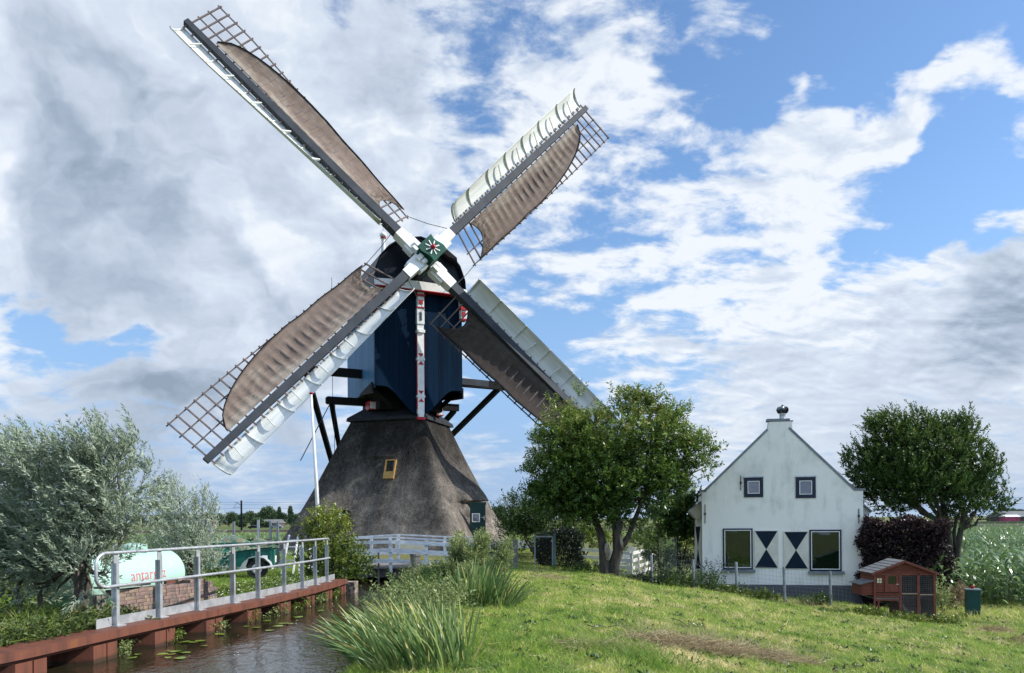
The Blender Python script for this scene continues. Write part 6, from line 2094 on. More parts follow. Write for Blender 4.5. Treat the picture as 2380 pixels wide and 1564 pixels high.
# --- iris and reed clumps
def iris(name, label, cen, rad, n, Lr, Wr, seed, lean=(0, 0), rise=1.0, vr=(0.15, 0.85), group='iris clumps along the right bank', segs=7, bendk=0.5):
    rng = np.random.default_rng(seed)
    cx__, cy__ = cen
    a = rng.random(n) * 2 * math.pi; r = np.sqrt(rng.random(n))
    x = cx__ + np.cos(a) * r * rad[0]; y = cy__ + np.sin(a) * r * rad[1]
    z = np.maximum(hgt(x, y), -0.05)
    base = np.stack([x, y, z], 1)
    out = np.stack([np.cos(a) * r, np.sin(a) * r, np.zeros(n)], 1)
    d = unit(out * 0.35 + np.array([[lean[0] * 0.35, lean[1] * 0.35, rise]]) + rng.normal(scale=0.16, size=(n, 3)))
    L = rng.uniform(*Lr, n)
    bend = (out * 0.35 + np.array([[lean[0], lean[1], -0.55]]) + rng.normal(scale=0.18, size=(n, 3))) * (L * bendk * rng.uniform(0.3, 1.3, n))[:, None]
    side = unit(np.cross(d, rng.normal(size=(n, 3)) + np.array([[0.2, -0.5, 0]])))
    v = np.clip(rng.uniform(*vr, n), 0, 1)
    dry = rng.random(n) < 0.07
    v[dry] = rng.uniform(0.9, 1.0, dry.sum())
    prt = strips_np(base, d, L, rng.uniform(*Wr, n), bend, segs, v, profile=lambda t: (0.75 + 0.5 * t) * (1 - t ** 3) + 0.02, side=side)
    c = (cx__, cy__, H(cx__, cy__))
    o_ = plant_mesh(name, [prt], LEAF_IRIS, loc=c)
    return tag(o_, label, 'plant', group)
def xy(px, py, z): 
    g = G(px, py, z); return (g.x, g.y)
iris('iris_clump', 'big clump of arching iris blades at the bottom edge beside the water', (-1.05, 8.3), (0.60, 0.5), 300, (0.40, 0.80), (0.018, 0.032), 1, lean=(-0.55, 0.05), bendk=0.42)
iris('iris_clump', 'iris clump leaning over the water left of the bottom edge', (-1.50, 9.0), (0.40, 0.45), 200, (0.40, 0.75), (0.016, 0.030), 2, lean=(-0.6, 0.05), bendk=0.42)
iris('iris_clump', 'iris clump in the middle of the bank with yellowish blade tips', (-1.08, 9.3), (0.60, 0.5), 280, (0.40, 0.80), (0.016, 0.030), 3, lean=(-0.5, 0.0), bendk=0.42, vr=(0.3, 0.95))
iris('iris_clump', 'iris clump at the foot of the weeds half way up the bank', (-1.55, 11.3), (0.55, 0.8), 150, (0.30, 0.60), (0.012, 0.022), 4, lean=(-0.6, 0), vr=(0.3, 1.0))
iris('iris_clump', 'upright bluish iris clump right of the mugworts', (-0.62, 14.2), (0.34, 0.4), 150, (0.60, 1.05), (0.022, 0.036), 5, lean=(0.15, 0), vr=(0.2, 0.75), bendk=0.28)
iris('iris_clump', 'loose iris clump spreading onto the lawn', (-0.20, 14.0), (0.32, 0.4), 90, (0.4, 0.75), (0.02, 0.032), 6, lean=(0.5, 0), bendk=0.4)
iris('reed_clump', 'pale reed tuft under the tall mugworts', (-1.15, 14.6), (0.6, 0.8), 260, (0.35, 0.75), (0.010, 0.018), 7, lean=(-0.3, 0), vr=(0.5, 1.0), group='reed tufts on the right bank')
iris('reed_clump', 'green reed tuft along the waterline below the bridge', (-2.05, 16.5), (0.35, 1.8), 260, (0.3, 0.55), (0.009, 0.016), 8, lean=(-0.5, 0), group='reed tufts on the right bank')
iris('reed_clump', 'reddish reed tuft beside the wooden mooring post', (-2.45, 20.8), (0.35, 1.6), 260, (0.3, 0.6), (0.010, 0.018), 9, lean=(-0.2, 0), vr=(0.6, 1.0), group='reed tufts on the right bank')
def bank_shrubs():
    for i, (x, y, lab) in enumerate(((-1.85, 13.2, 'low leafy weeds hanging over the waterline'), (-1.7, 15.3, 'dark leafy weeds at the foot of the mugworts'), (-2.15, 18.3, 'brownish leafy weeds on the bank below the bridge'), (-1.3, 12.8, 'green leafy weeds behind the front iris clumps'))):
        z = max(0.1, H(x, y))
        shrub('bank_weeds', lab, [(Vector((x + dx_, y + dy_, z + 0.10)), (0.35, 0.4, 0.22)) for dx_, dy_ in ((-0.2, -0.4), (0.1, 0), (0, 0.5))], 300, 0.065, 0.024, LEAF_WEED if i != 1 else LEAF_ELM, 80 + i, cat='weeds', nl=9, up=0.8, cv=(0.15, 0.7), ln=(0.12, 0.3), group='weeds on the right bank', root=(x, y, z), stems=False)
bank_shrubs()
# ------------------------------------------------------------------ grass
rng = np.random.default_rng(31)
def dryness(x, y):
    v = 0.50 + 0.40 * (wob(x, y, 0, 0.9) - 0.5) + 0.55 * (wob(x * 2.7, y * 2.3, 1.0, 1.0) - 0.5) + 0.35 * (wob(x * 7, y * 5, 2.0, 1.0) - 0.5)
    for (cx__, cy__, rx, ry, a) in PATCH:
        v = v + a * np.exp(-((x - cx__) / rx) ** 2 - ((y - cy__) / ry) ** 2)
    return v
PATCH = []
def addp(px, py, z, rx, ry, a):
    g = G(px, py, z); PATCH.append((g.x, g.y, rx, ry, a)); return g
addp(1450, 1540, 0.1, 0.9, 0.4, 0.45); addp(1620, 1550, 0.1, 1.1, 0.35, 0.5); addp(1500, 1420, 0.0, 1.2, 0.8, 0.28); addp(1300, 1400, .15, 0.8, 0.8, 0.2)
addp(1700, 1480, -0.1, 1.0, 0.6, 0.3); addp(1640, 1400, -.2, 1.4, 0.8, 0.25); addp(1900, 1490, -.4, 1.0, .7, .2); addp(2310, 1470, -.9, 0.5, .4, .5)
def scatter_y(n, y0, y1):
    "more blades near the photographer"
    u = rng.random(n)
    return y0 * (y1 / y0) ** u
def blades(name, label, x, y, L, Wd, material, v, lean=0.35, segs=2, z=None, bendk=0.5):
    n = len(x)
    z = hgt(x, y) if z is None else z
    base = np.stack([x, y, z - 0.01], 1)
    d = unit(rng.normal(scale=lean, size=(n, 3)) * np.array([[1, 1, 0.2]]) + np.array([[-0.1, 0, 1.0]]))
    bend = rng.normal(scale=1.0, size=(n, 3)) * np.array([[1, 1, 0.3]]) * (L * bendk)[:, None] + np.array([[0, 0, -0.2]]) * L[:, None]
    side = unit(np.cross(d, rng.normal(size=(n, 3)) * 0.7 + np.array([[0, 1.0, 0]])))
    prt = strips_np(base, d, L, Wd, bend, segs, np.clip(v, 0, 1), side=side, profile=lambda t: max(0.06, 1 - t ** 1.6))
    o_ = plant_mesh(name, [prt], material)
    return tag(o_, label, kind='stuff')
n = 270000
y = scatter_y(n, 6.6, 27.0)
x = -2.6 + rng.random(n) * (0.70 * y + 4.4)
keep = (x > bank_x(y) + 0.15)
hq = (np.stack([x, y], 1) - np.array([[ho.x, ho.y]])) @ np.array([[hx.x, hb.x], [hx.y, hb.y]])
keep &= ~((hq[:, 0] > -0.3) & (hq[:, 0] < HW + 0.3) & (hq[:, 1] > 0))
hay = np.zeros(n, dtype=bool)
for (cx__, cy__, rx, ry, a) in PATCH:
    if a >= 0.45: hay |= (((x - cx__) / rx) ** 2 + ((y - cy__) / ry) ** 2 < 0.8) & (rng.random(n) < 0.10)
keep &= ~hay
x, y = x[keep], y[keep]; n = len(x)
dv = dryness(x, y)
tuft = wob(x * 1.8, y * 1.8, 2.0, 1.6)
L = (0.030 + 0.075 * rng.random(n) ** 1.8) * (0.45 + 1.25 * tuft) * (1 + 0.01 * y)
v = dv + rng.normal(scale=0.13, size=n) + 0.10 * (y > 14)
blades('grass', 'short patchy green grass of the dike meadow', x, y, L, 0.0045 + 0.00042 * y, LEAF_GRASS, v)
# uneven taller tufts
nt = 420
ty_ = scatter_y(nt, 7.2, 25); tx_ = -1.6 + rng.random(nt) * (0.68 * ty_ + 3.0)
kk = ~((((np.stack([tx_, ty_], 1) - np.array([[ho.x, ho.y]])) @ np.array([[hx.x, hb.x], [hx.y, hb.y]]))[:, 1] > -0.1) & (tx_ > 6))
tx_, ty_ = tx_[kk], ty_[kk]; nt = len(tx_)
per = 34
x = np.repeat(tx_, per) + rng.normal(scale=0.07, size=nt * per); y = np.repeat(ty_, per) + rng.normal(scale=0.06, size=nt * per)
blades('grass_tuft', 'scattered taller grass tufts in the lawn', x, y, np.repeat(rng.uniform(0.08, 0.20, nt), per) * rng.uniform(0.5, 1.1, nt * per), 0.006 + 0.0002 * y, LEAF_GRASS, np.repeat(np.clip(0.35 + rng.normal(scale=0.22, size=nt), 0, 1), per) + rng.normal(scale=0.1, size=nt * per), 0.5, 3)
# broad leaved lawn weeds
nt = 500
y = scatter_y(nt, 7.2, 24); x = -1.4 + rng.random(nt) * (0.66 * y + 2.6)
per = 11
bx_ = np.repeat(x, per) + rng.normal(scale=0.05, size=nt * per); by_ = np.repeat(y, per) + rng.normal(scale=0.05, size=nt * per)
kk = ~((((np.stack([bx_, by_], 1) - np.array([[ho.x, ho.y]])) @ np.array([[hx.x, hb.x], [hx.y, hb.y]]))[:, 1] > -0.1) & (bx_ > 6))
bx_, by_ = bx_[kk], by_[kk]; m_ = len(bx_)
a = rng.random(m_) * 6.28
D = unit(np.stack([np.cos(a), np.sin(a), rng.uniform(0.1, 0.9, m_)], 1)); S = unit(np.cross(D, np.array([[0, 0, 1.0]]) + rng.normal(scale=0.3, size=(m_, 3))))
tag(plant_mesh('lawn_weeds', [leaves_np(np.stack([bx_, by_, hgt(bx_, by_) + 0.02], 1), D, S, rng.uniform(0.04, 0.10, m_), rng.uniform(0.02, 0.04, m_), rng.random(m_) * 0.7)], LEAF_ELM), 'low broad leaved weeds in the lawn', kind='stuff')
# scattered dry straw over the lawn
n = 9000
y = scatter_y(n, 7, 24); x = -1.2 + rng.random(n) * (0.68 * y + 2.6)
k_ = rng.random(n) < np.clip((dryness(x, y) - 0.25) * 1.4, 0.02, 1)
x, y = x[k_], y[k_]; n = len(x)
def straw(name, label, x, y, z0, L, Wd, up=0.12, v=None):
    n = len(x)
    base = np.stack([x, y, hgt(x, y) + z0], 1)
    a = rng.random(n) * 2 * math.pi
    d = unit(np.stack([np.cos(a), np.sin(a), rng.normal(scale=up, size=n)], 1))
    bend = rng.normal(scale=0.15, size=(n, 3)) * np.broadcast_to(L, (n,))[:, None]
    side = unit(np.cross(d, np.array([[0, 0, 1.0]]) + rng.normal(scale=0.6, size=(n, 3))))
    prt = strips_np(base, d, L, Wd, bend, 2, rng.random(n) if v is None else v, side=side, profile=lambda t: 0.8)
    return tag(plant_mesh(name, [prt], STRAW), label, kind='stuff')
straw('straw_litter', 'loose dry straw lying in the grass', x, y, rng.uniform(0.01, 0.06, n), rng.uniform(0.06, 0.2, n), 0.004 + 0.0002 * y)
def heap(px, py, z, rx, ry, n, label, hh=0.10, vmul=1.0, L=(0.10, 0.30)):
    g = G(px, py, z)
    a = rng.random(n) * 2 * math.pi; r = np.sqrt(rng.random(n))
    x = g.x + rx * r * np.cos(a); y = g.y + ry * r * np.sin(a)
    straw('mown_hay', label, x, y, hh * (1 - r ** 2) * rng.random(n) + 0.02, rng.uniform(*L, n), 0.0045, 0.22, v=np.clip(rng.random(n) * vmul, 0, 1))
heap(1275, 1352, 0.2, 0.55, 0.8, 900, 'small brown heap of mown hay near the garden fence', 0.08)
heap(2312, 1470, -0.9, 0.42, 0.35, 700, 'small heap of mown hay on the right of the lawn', 0.10, 0.6)
heap(2379, 1498, -0.95, 0.3, 0.3, 300, 'bit of mown hay at the right picture edge', 0.10, 0.5)
heap(1560, 1528, 0.0, 0.75, 0.40, 1500, 'ridge of dry brown mown hay at the lower middle', 0.16, 1.0, (0.12, 0.42))
heap(1650, 1550, -0.1, 0.85, 0.45, 2300, 'ridge of dry brown mown hay near the bottom edge', 0.18, 1.0, (0.12, 0.42))
heap(1400, 1542, 0.1, 0.8, 0.32, 900, 'thin dry hay left of the ridge', 0.10, 1.0, (0.10, 0.35))
heap(1790, 1562, -0.2, 0.7, 0.35, 1700, 'dry hay at the bottom edge right of the ridge', 0.14, 1.0, (0.12, 0.40))
# tall dry seed stalks
n = 330
g = G(1650, 1530, -0.1)
x = g.x + rng.normal(scale=0.85, size=n); y = g.y + rng.normal(scale=0.4, size=n)
blades('dry_stalks', 'tall pale dry grass stalks over the hay ridge', x, y, rng.uniform(0.15, 0.58, n), 0.005, STRAW, rng.uniform(0.5, 1, n), 0.25, 5, bendk=0.35)
n = 60
g = G(1870, 1405, -0.6)
x = g.x + rng.normal(scale=0.5, size=n); y = g.y + rng.normal(scale=0.15, size=n)
blades('dry_stalks', 'dry grass stalks at the fence under the right window', x, y, rng.uniform(0.25, 0.5, n), 0.006, STRAW, rng.uniform(0.5, 1, n), 0.25, 4, bendk=0.4)
# rank green tufts low in front
for px, py, nn_, sd_ in ((1420, 1545, 800, 0.30), (1500, 1560, 700, 0.28), (1210, 1540, 500, 0.3), (1900, 1450, 400, 0.35), (1460, 1440, 300, 0.3)):
    g = G(px, py, 0.1)
    x = g.x + rng.normal(scale=sd_, size=nn_); y = np.maximum(g.y + rng.normal(scale=0.22, size=nn_), 7.2)
    blades('grass_tuft', 'rank long green grass at the front of the lawn', x, y, rng.uniform(0.12, 0.28, nn_), 0.006, LEAF_GRASS, rng.uniform(0.0, 0.5, nn_), 0.35, 4)
# fallen twigs
for (a, b_, lab) in (((1365, 1507), (1470, 1498), 'thin dead branch lying at the left of the hay'), ((1560, 1458), (1640, 1478), 'curved dead twig on the lawn in the middle'), ((1720, 1490), (1800, 1535), 'long dead stalk lying on the hay ridge')):
    p, q = G(*a, 0.05), G(*b_, 0.0)
    p.z = H(p.x, p.y) + 0.10; q.z = H(q.x, q.y) + 0.08
    k = MB(); pts = limb(k, rng, p, q, 0.010, 0.004, 7, 0.12, 5)
    tag(k.build('dead_twig', TWIG, loc=p), lab, 'twig')

# left bank: verge between quay and yard
n = 60000
y = scatter_y(n, 9.0, 32.0)
x = quay_x(y) - 0.5 - rng.random(n) * 5.5
kk = ~((y > 12.1) & (y < 15.2) & (x > quay_x(y) - 1.5))
x, y = x[kk], y[kk]; n = len(x)
v = 0.30 + 0.5 * (wob(x * 2, y * 2) - 0.4) + rng.normal(scale=0.12, size=n)
blades('verge_grass', 'rough green grass on the left bank behind the railing', x, y, rng.uniform(0.05, 0.16, n), 0.012, LEAF_GRASS, v)
# verge round the mill and garden
n = 30000
y = 25.5 + rng.random(n) * 12; x = -2 + rng.random(n) * (0.35 * y + 4)
blades('yard_grass', 'pale sunlit grass of the mill yard behind the fences', x, y, rng.uniform(0.04, 0.10, n), 0.022, LEAF_GRASS, 0.55 + rng.normal(scale=0.15, size=n))
# weeds at the left edge (nettles, bindweed)
def weedmass(name, label, x, y, z, n_l, L, Wd, material, v, h=0.35):
    n = len(x)
    base = np.stack([x, y, z], 1)
    d = unit(rng.normal(scale=0.35, size=(n, 3)) + np.array([[0, 0, 1.0]]))
    return tag(plant_mesh(name, [shoots_np(rng, base, d, rng.uniform(0.5, 1.2, n) * h, n_l, L, Wd, 0.9, cval=np.clip(v, 0, 1), sag=0.1)], material), label, kind='stuff')
n = 1300
y = 8.6 + rng.random(n) ** 1.1 * 3.6; x = quay_x(y) - 0.38 - rng.random(n) ** 1.2 * 2.9
weedmass('bank_weeds_left', 'nettles and bindweed along the cap beam at the left edge', x, y, np.full(n, 0.32), 10, 0.07, 0.045, leafmat('nettle leaves', [(0.0, (0.03, 0.055, 0.015)), (0.5, (0.075, 0.115, 0.028)), (0.85, (0.15, 0.19, 0.05)), (1.0, (0.28, 0.20, 0.09))], 0.5, 0.3), 0.25 + 0.6 * rng.random(n) * wob(x * 3, y * 3) * 1.3, 0.30)
n = 3500
y = 9 + rng.random(n) * 3.3; x = quay_x(y) - 0.45 - rng.random(n) * 2.6
blades('bank_grass_left', 'long grass mixed into the weeds at the left edge', x, y, rng.uniform(0.15, 0.45, n), 0.008, LEAF_GRASS, rng.uniform(0.2, 0.95, n), 0.45, 4)
n = 1300
y = 12 + rng.random(n) * 12; x = -8.2 - rng.random(n) * 8
weedmass('shade_weeds', 'green undergrowth behind the gas tank', x, y, np.full(n, 0.3), 9, 0.10, 0.06, bpy.data.materials['nettle leaves'], 0.2 + 0.5 * rng.random(n), 0.5)
n = 900
y = 15 + rng.random(n) * 5.2; x = quay_x(y) - 0.55 - rng.random(n) * 1.6
weedmass('clover', 'leafy clover and dandelions behind the far part of the railing', x, y, np.full(n, 0.33), 8, 0.05, 0.03, LEAF_LIME, 0.2 + 0.6 * rng.random(n), 0.16)
# plants in the recesses of the quay
for i, (yy, s_, lab) in enumerate(((8.75, .20, 'little weed in the quay recess nearest the left edge'), (11.2, .16, 'trailing weed in a quay recess under the first railing post'), (12.35, .20, 'grass tuft in a quay recess under the second railing post'), (13.55, .24, 'green tuft in a quay recess below the brick stack'), (14.7, .26, 'green tuft in a quay recess right of the brick stack'), (15.9, .28, 'flowering weed in a quay recess near the trailer'), (17.05, .32, 'large weed spilling from a quay recess to the water'), (18.2, .30, 'large weed spilling from the last but one recess'), (19.3, .20, 'weed in the last quay recess'))):
    c = Vector((float(quay_x(yy)) - 0.20, yy, 0.10))
    shrub('quay_weed', lab, [(c, (0.14, s_, 0.10)), (c + UP * 0.06, (0.18, s_ * 0.8, 0.08))], int(60 + 320 * s_), 0.05, 0.026, LEAF_WEED if i % 2 else LEAF_LIME, 120 + i, cat='weeds', nl=7, up=-0.2, cv=(0.2, 0.6), ln=(0.06, 0.18), group='weeds growing from the quay recesses', root=c, stems=False)
# white flowers on the lawn and the verge
def flowers(name, label, x, y, zoff, r):
    n = len(x)
    P0 = np.stack([x, y, hgt(x, y) + zoff], 1)
    D = unit(rng.normal(size=(n, 3)) * np.array([[1, 1, .3]]))
    o_ = plant_mesh(name, [leaves_np(P0, D, unit(np.cross(D, rng.normal(size=(n, 3)))), r, r, rng.random(n)), leaves_np(P0, -D, unit(np.cross(D, rng.normal(size=(n, 3)))), r, r, rng.random(n))], WHITE)
    return tag(o_, label, kind='stuff')
n = 60
y = scatter_y(n, 9, 22); x = 0.0 + rng.random(n) * 0.6 * y
flowers('lawn_flowers', 'scattered white flower heads in the lawn', x, y, 0.08, rng.uniform(0.010, 0.022, n))
n = 260
y = 14.5 + rng.random(n) * 5.5; x = quay_x(y) - 0.6 - rng.random(n) * 1.3
flowers('verge_flowers', 'white daisies on the verge behind the railing', x, y, 0.15, 0.016)

# lily pads
LILY = vary('lily pad', (0.19, 0.27, 0.035), (0.11, 0.18, 0.03), 8.0, 0.25, bstr=0.1, spec=0.6)
def pad_mesh(seed):
    r = random.Random(seed); k = MB()
    pts = []
    for i in range(18):
        a = 0.25 + i / 17 * (2 * math.pi - 0.5)
        rr = 1.0 * (1 + 0.06 * math.sin(3 * a + seed))
        pts.append(Vector((rr * math.cos(a), 0.72 * rr * math.sin(a), 0.05 * math.sin(2 * a + seed))))
    k.add([Vector((0, 0, 0))] + pts + [p - UP * 0.02 for p in [Vector((0, 0, 0))] + pts], [(0, i, i + 1) for i in range(1, 18)] + [(19, 19 + i + 1, 19 + i) for i in range(1, 18)])
    return k
padsrc = [pad_mesh(i).build('lily_pad', LILY, fix=False) for i in range(3)]
pads = []
rr = random.Random(9)
for (px, py, s1, s2, nn_) in ((430, 1488, 55, 8, 15), (400, 1515, 45, 7, 9), (560, 1455, 50, 6, 10), (640, 1448, 60, 5, 6), (320, 1522, 20, 4, 3), (750, 1420, 40, 8, 2), (480, 1470, 40, 4, 5)):
    for _ in range(nn_):
        g = G(px + rr.gauss(0, s1 * 0.6), py + rr.gauss(0, s2), 0.012)
        if g.x > quay_x(g.y) + 0.08 : pads.append(g)
for i, g in enumerate(pads):
    o_ = padsrc[i] if i < 3 else padsrc[i % 3].copy()
    if i >= 3: SC.collection.objects.link(o_)
    s_ = rr.uniform(0.06, 0.11)
    o_.location = (g.x, g.y, 0.015 + 0.001 * (i % 5)); o_.scale = (s_, s_, s_); o_.rotation_euler = (rr.uniform(-.05, .05), rr.uniform(-.05, .05), rr.uniform(0, 6.3))
    tag(o_, 'flat yellow green lily pad floating by the rusty quay', 'lily pad', 'lily pads floating along the quay')
# foam and bubbles
n = 320
y = 10 + rng.random(n) ** 0.7 * 13.5
x = quay_x(y) + 0.25 + rng.random(n) * (bank_x(y) - quay_x(y) - 0.3)
k_ = wob(x * 1.6, y * 0.9, 3.0) > 0.55
x, y = x[k_], y[k_]; n = len(x)
a = rng.random(n) * 6.28
Pf = np.stack([x, y, np.full(n, 0.012)], 1); D = np.stack([np.cos(a), np.sin(a), np.zeros(n)], 1); S = np.stack([-np.sin(a), np.cos(a), np.zeros(n)], 1)
tag(plant_mesh('foam', [leaves_np(Pf, D, S, rng.uniform(0.015, 0.05, n), rng.uniform(0.01, 0.03, n), rng.random(n))], WHITE), 'flecks of white foam on the canal', kind='stuff')

# ------------------------------------------------------------------ maize
MAIZE = []
def maize_mesh(seed, tall=1.75, nlf=12, segs=5):
    rng = np.random.default_rng(seed)
    stalk = strips_np(np.array([[0, 0, -0.05], [0, 0, -0.05]]), np.array([[0, 0.03, 1.0], [0.03, 0, 1.0]]), tall * 0.95, 0.03, np.zeros((2, 3)), 2, np.array([0.4, 0.4]), side=np.array([[1.0, 0, 0], [0, 1.0, 0]]), profile=lambda t: 1 - 0.6 * t)
    i = np.arange(nlf)
    z = 0.12 + (tall - 0.35) * i / nlf
    a0 = rng.random() * 3.14
    a = a0 + i * math.pi + rng.normal(scale=0.35, size=nlf)
    base = np.stack([np.zeros(nlf), np.zeros(nlf), z], 1)
    d = unit(np.stack([np.cos(a) * 0.62 - 0.12, np.sin(a) * 0.62, np.full(nlf, 1.0) + 0.5 * i / nlf], 1))
    L = rng.uniform(0.55, 0.85, nlf)
    bend = np.stack([np.cos(a) * 0.35 - 0.22, np.sin(a) * 0.35, np.full(nlf, -1.05)], 1) * (L * rng.uniform(0.45, 0.95, nlf))[:, None]
    side = unit(np.cross(d, np.stack([np.cos(a) * 0.3, np.sin(a) * 0.3, np.ones(nlf)], 1)))
    lv_ = strips_np(base, d, L, rng.uniform(0.09, 0.13, nlf), bend, segs, np.clip(rng.normal(0.5, 0.2, nlf), 0, 1), side=side, profile=lambda t: (0.6 + 0.9 * t) * (1 - t ** 2.5) + 0.02)
    return join_np([stalk, lv_])
msrc = []
for sd in range(5):
    V, Fq_, v_ = maize_mesh(200 + sd, 1.7, 10)
    msrc.append((V, Fq_, v_))
ppos = []
yy = 23.6
while yy < 40:
    xx = 0.545 * yy + 0.15
    while xx < 0.72 * yy:
        ppos.append((xx + rng.normal() * 0.05, yy + rng.normal() * 0.05)); xx += 0.27
    yy += 0.60
near = sorted(ppos, key=lambda p: math.hypot(*p))[:260]
for i, (x_, y_) in enumerate(near):
    s_ = msrc[i % 5]
    if i < 5:
        o_ = link('maize_plant', quads('maize_plant', s_[0], s_[1], s_[2]), LEAF_MAIZE)
        MAIZE.append(o_)
    else:
        o_ = MAIZE[i % 5].copy(); SC.collection.objects.link(o_)
    o_.location = (x_, y_, H(x_, y_)); sc_ = rng.uniform(0.86, 1.08); o_.scale = (sc_, sc_, sc_ * rng.uniform(0.92, 1.05)); o_.rotation_euler = (rng.normal() * 0.05, rng.normal() * 0.05, rng.random() * 0.8 - 0.4 + (math.pi if rng.random() < 0.3 else 0))
    tag(o_, 'leafy green maize plant in the front rows of the right field', 'maize plant', 'maize plants along the near edge of the field')
def field(name, label, pts, seeds=5, lod=None):
    parts = []
    for i, (x_, y_) in enumerate(pts):
        V, Fq_, v_ = (lod or msrc)[i % len(lod or msrc)]
        a = rng.random() * 6.28; c, s = math.cos(a), math.sin(a); sc_ = rng.uniform(0.86, 1.06)
        Vr = np.stack([V[:, 0] * c - V[:, 1] * s, V[:, 0] * s + V[:, 1] * c, V[:, 2]], 1) * sc_ + np.array([[x_, y_, -0.9 if y_ > 44 else H(x_, y_)]])
        parts.append((Vr, Fq_, v_))
    return tag(plant_mesh(name, parts, LEAF_MAIZE), label, kind='stuff')
rest = [p for p in ppos if p not in set(near)]
lod = [maize_mesh(300 + i, 1.75, 9, 3) for i in range(4)]
yy = 40.0
while yy < 128:
    st_ = 0.30 + (yy - 40) * 0.007
    xx = 0.53 * yy
    while xx < 0.71 * yy:
        rest.append((xx + rng.normal() * 0.08, yy + rng.normal() * 0.1)); xx += st_
    yy += 0.8 + (yy - 40) * 0.02
field('maize_field', 'maize field stretching away on the right', rest, lod=lod)
lp_ = []
yy = 46.0
while yy < 86:
    st_ = 0.42 + (yy - 46) * 0.006
    xx = -0.50 * yy
    while xx < -0.20 * yy:
        lp_.append((xx + rng.normal() * 0.08, yy + rng.normal() * 0.1)); xx += st_
    yy += 1.0
field('maize_field', 'maize field behind the yard left of the mill', lp_, lod=lod)
# rough verge at the foot of the maize
n = 5000
x = 0.50 * 23 + rng.random(n) * 5.5; y = 20.8 + rng.random(n) * 3.2
blades('field_edge', 'long yellowish grass at the edge of the maize', x, y, rng.uniform(0.10, 0.35, n), 0.014, LEAF_GRASS, rng.uniform(0.4, 1.0, n), 0.4, 3)

# ------------------------------------------------------------------ the far land
rng = np.random.default_rng(77)
def far_tree_src(kind):
    cen = (0, 0, 0)
    root = empty('far_tree', (0, 0, 0), 'distant tree', 'tree')
    h = {'round': 8.5, 'poplar': 11.5, 'low': 4.5}[kind]
    w = {'round': 4.2, 'poplar': 1.6, 'low': 3.8}[kind]
    k = MB(); k.tube([(0, 0, -0.3), (0.1, 0, h * 0.5)], [0.35, 0.18], 7)
    k.build('trunk', BARK, root)
    bl = [(Vector((rng.normal() * w * 0.35, rng.normal() * w * 0.3, h * f)), (w * (0.72 if kind != 'poplar' else 0.8 - 0.4 * f) * rng.uniform(.7, 1.1), w * .6, h * 0.20)) for f in (0.32, 0.42, 0.55, 0.62, 0.72, 0.80)]
    b0, d0 = crown_pts(rng, bl, 1700, 1.5, 0.4)
    v0 = np.clip(0.25 + 0.5 * b0[:, 2] / h + rng.normal(scale=0.15, size=1700), 0, 1)
    plant_mesh('crown', [leaves_np(b0, d0, unit(np.cross(d0, rng.normal(size=d0.shape))), rng.uniform(0.5, 0.95, 1700), 0.55, v0)], LEAF_FAR, root)
    return root
srcs = {k_: far_tree_src(k_) for k_ in ('round', 'poplar', 'low')}
used = {k_: False for k_ in srcs}
ftl = []
px = 330
i = 0
while px < 770:
    kd = 'round'
    ftl.append((px, 430 + rng.uniform(-25, 25), kd, rng.uniform(0.8, 1.08))); px += rng.uniform(15, 24)
ftl += [(628, 400, 'round', 1.25), (650, 380, 'poplar', 0.86), (674, 380, 'poplar', 0.90), (596, 330, 'low', 0.9), (700, 320, 'low', 1.25), (620, 330, 'low', 0.6), (560, 335, 'low', 0.7), (728, 330, 'low', 1.0)]
ftl += [(1150, 420, 'round', 1.1), (1168, 410, 'round', 1.2), (1210, 430, 'round', 1.2), (1520, 420, 'round', 1.2), (1560, 430, 'round', 1.0)]
ftl += [(2335, 430, 'round', 0.95), (2352, 440, 'round', 0.8), (2366, 430, 'round', 0.75), (2380, 435, 'round', 0.7), (2398, 430, 'round', 0.9), (2318, 430, 'round', 0.9)]
for i, (px, d, kd, s_) in enumerate(ftl):
    src = srcs[kd]
    if not used[kd]:
        r_ = src; used[kd] = True
    else:
        r_ = src.copy(); SC.collection.objects.link(r_)
        for chd in list(src.children):
            c2 = chd.copy(); SC.collection.objects.link(c2); c2.parent = r_
    r_.location = ((px - CX) / F * d, d, -0.9); r_.scale = (s_, s_, s_); r_.rotation_euler = (0, 0, rng.random() * 6.28)
    side_ = 'left of the mill' if px < 1000 else ('right of the mill' if px < 2000 else 'at the right edge')
    lab = {'round': 'distant rounded green tree on the horizon ' + side_, 'poplar': 'tall narrow poplar on the horizon left of the mill', 'low': 'low pale bush in front of the far tree line'}[kd]
    tag(r_, lab, 'tree', {'round': 'round trees on the horizon ' + side_, 'poplar': 'pair of poplars on the horizon', 'low': 'low bushes before the far trees'}[kd])
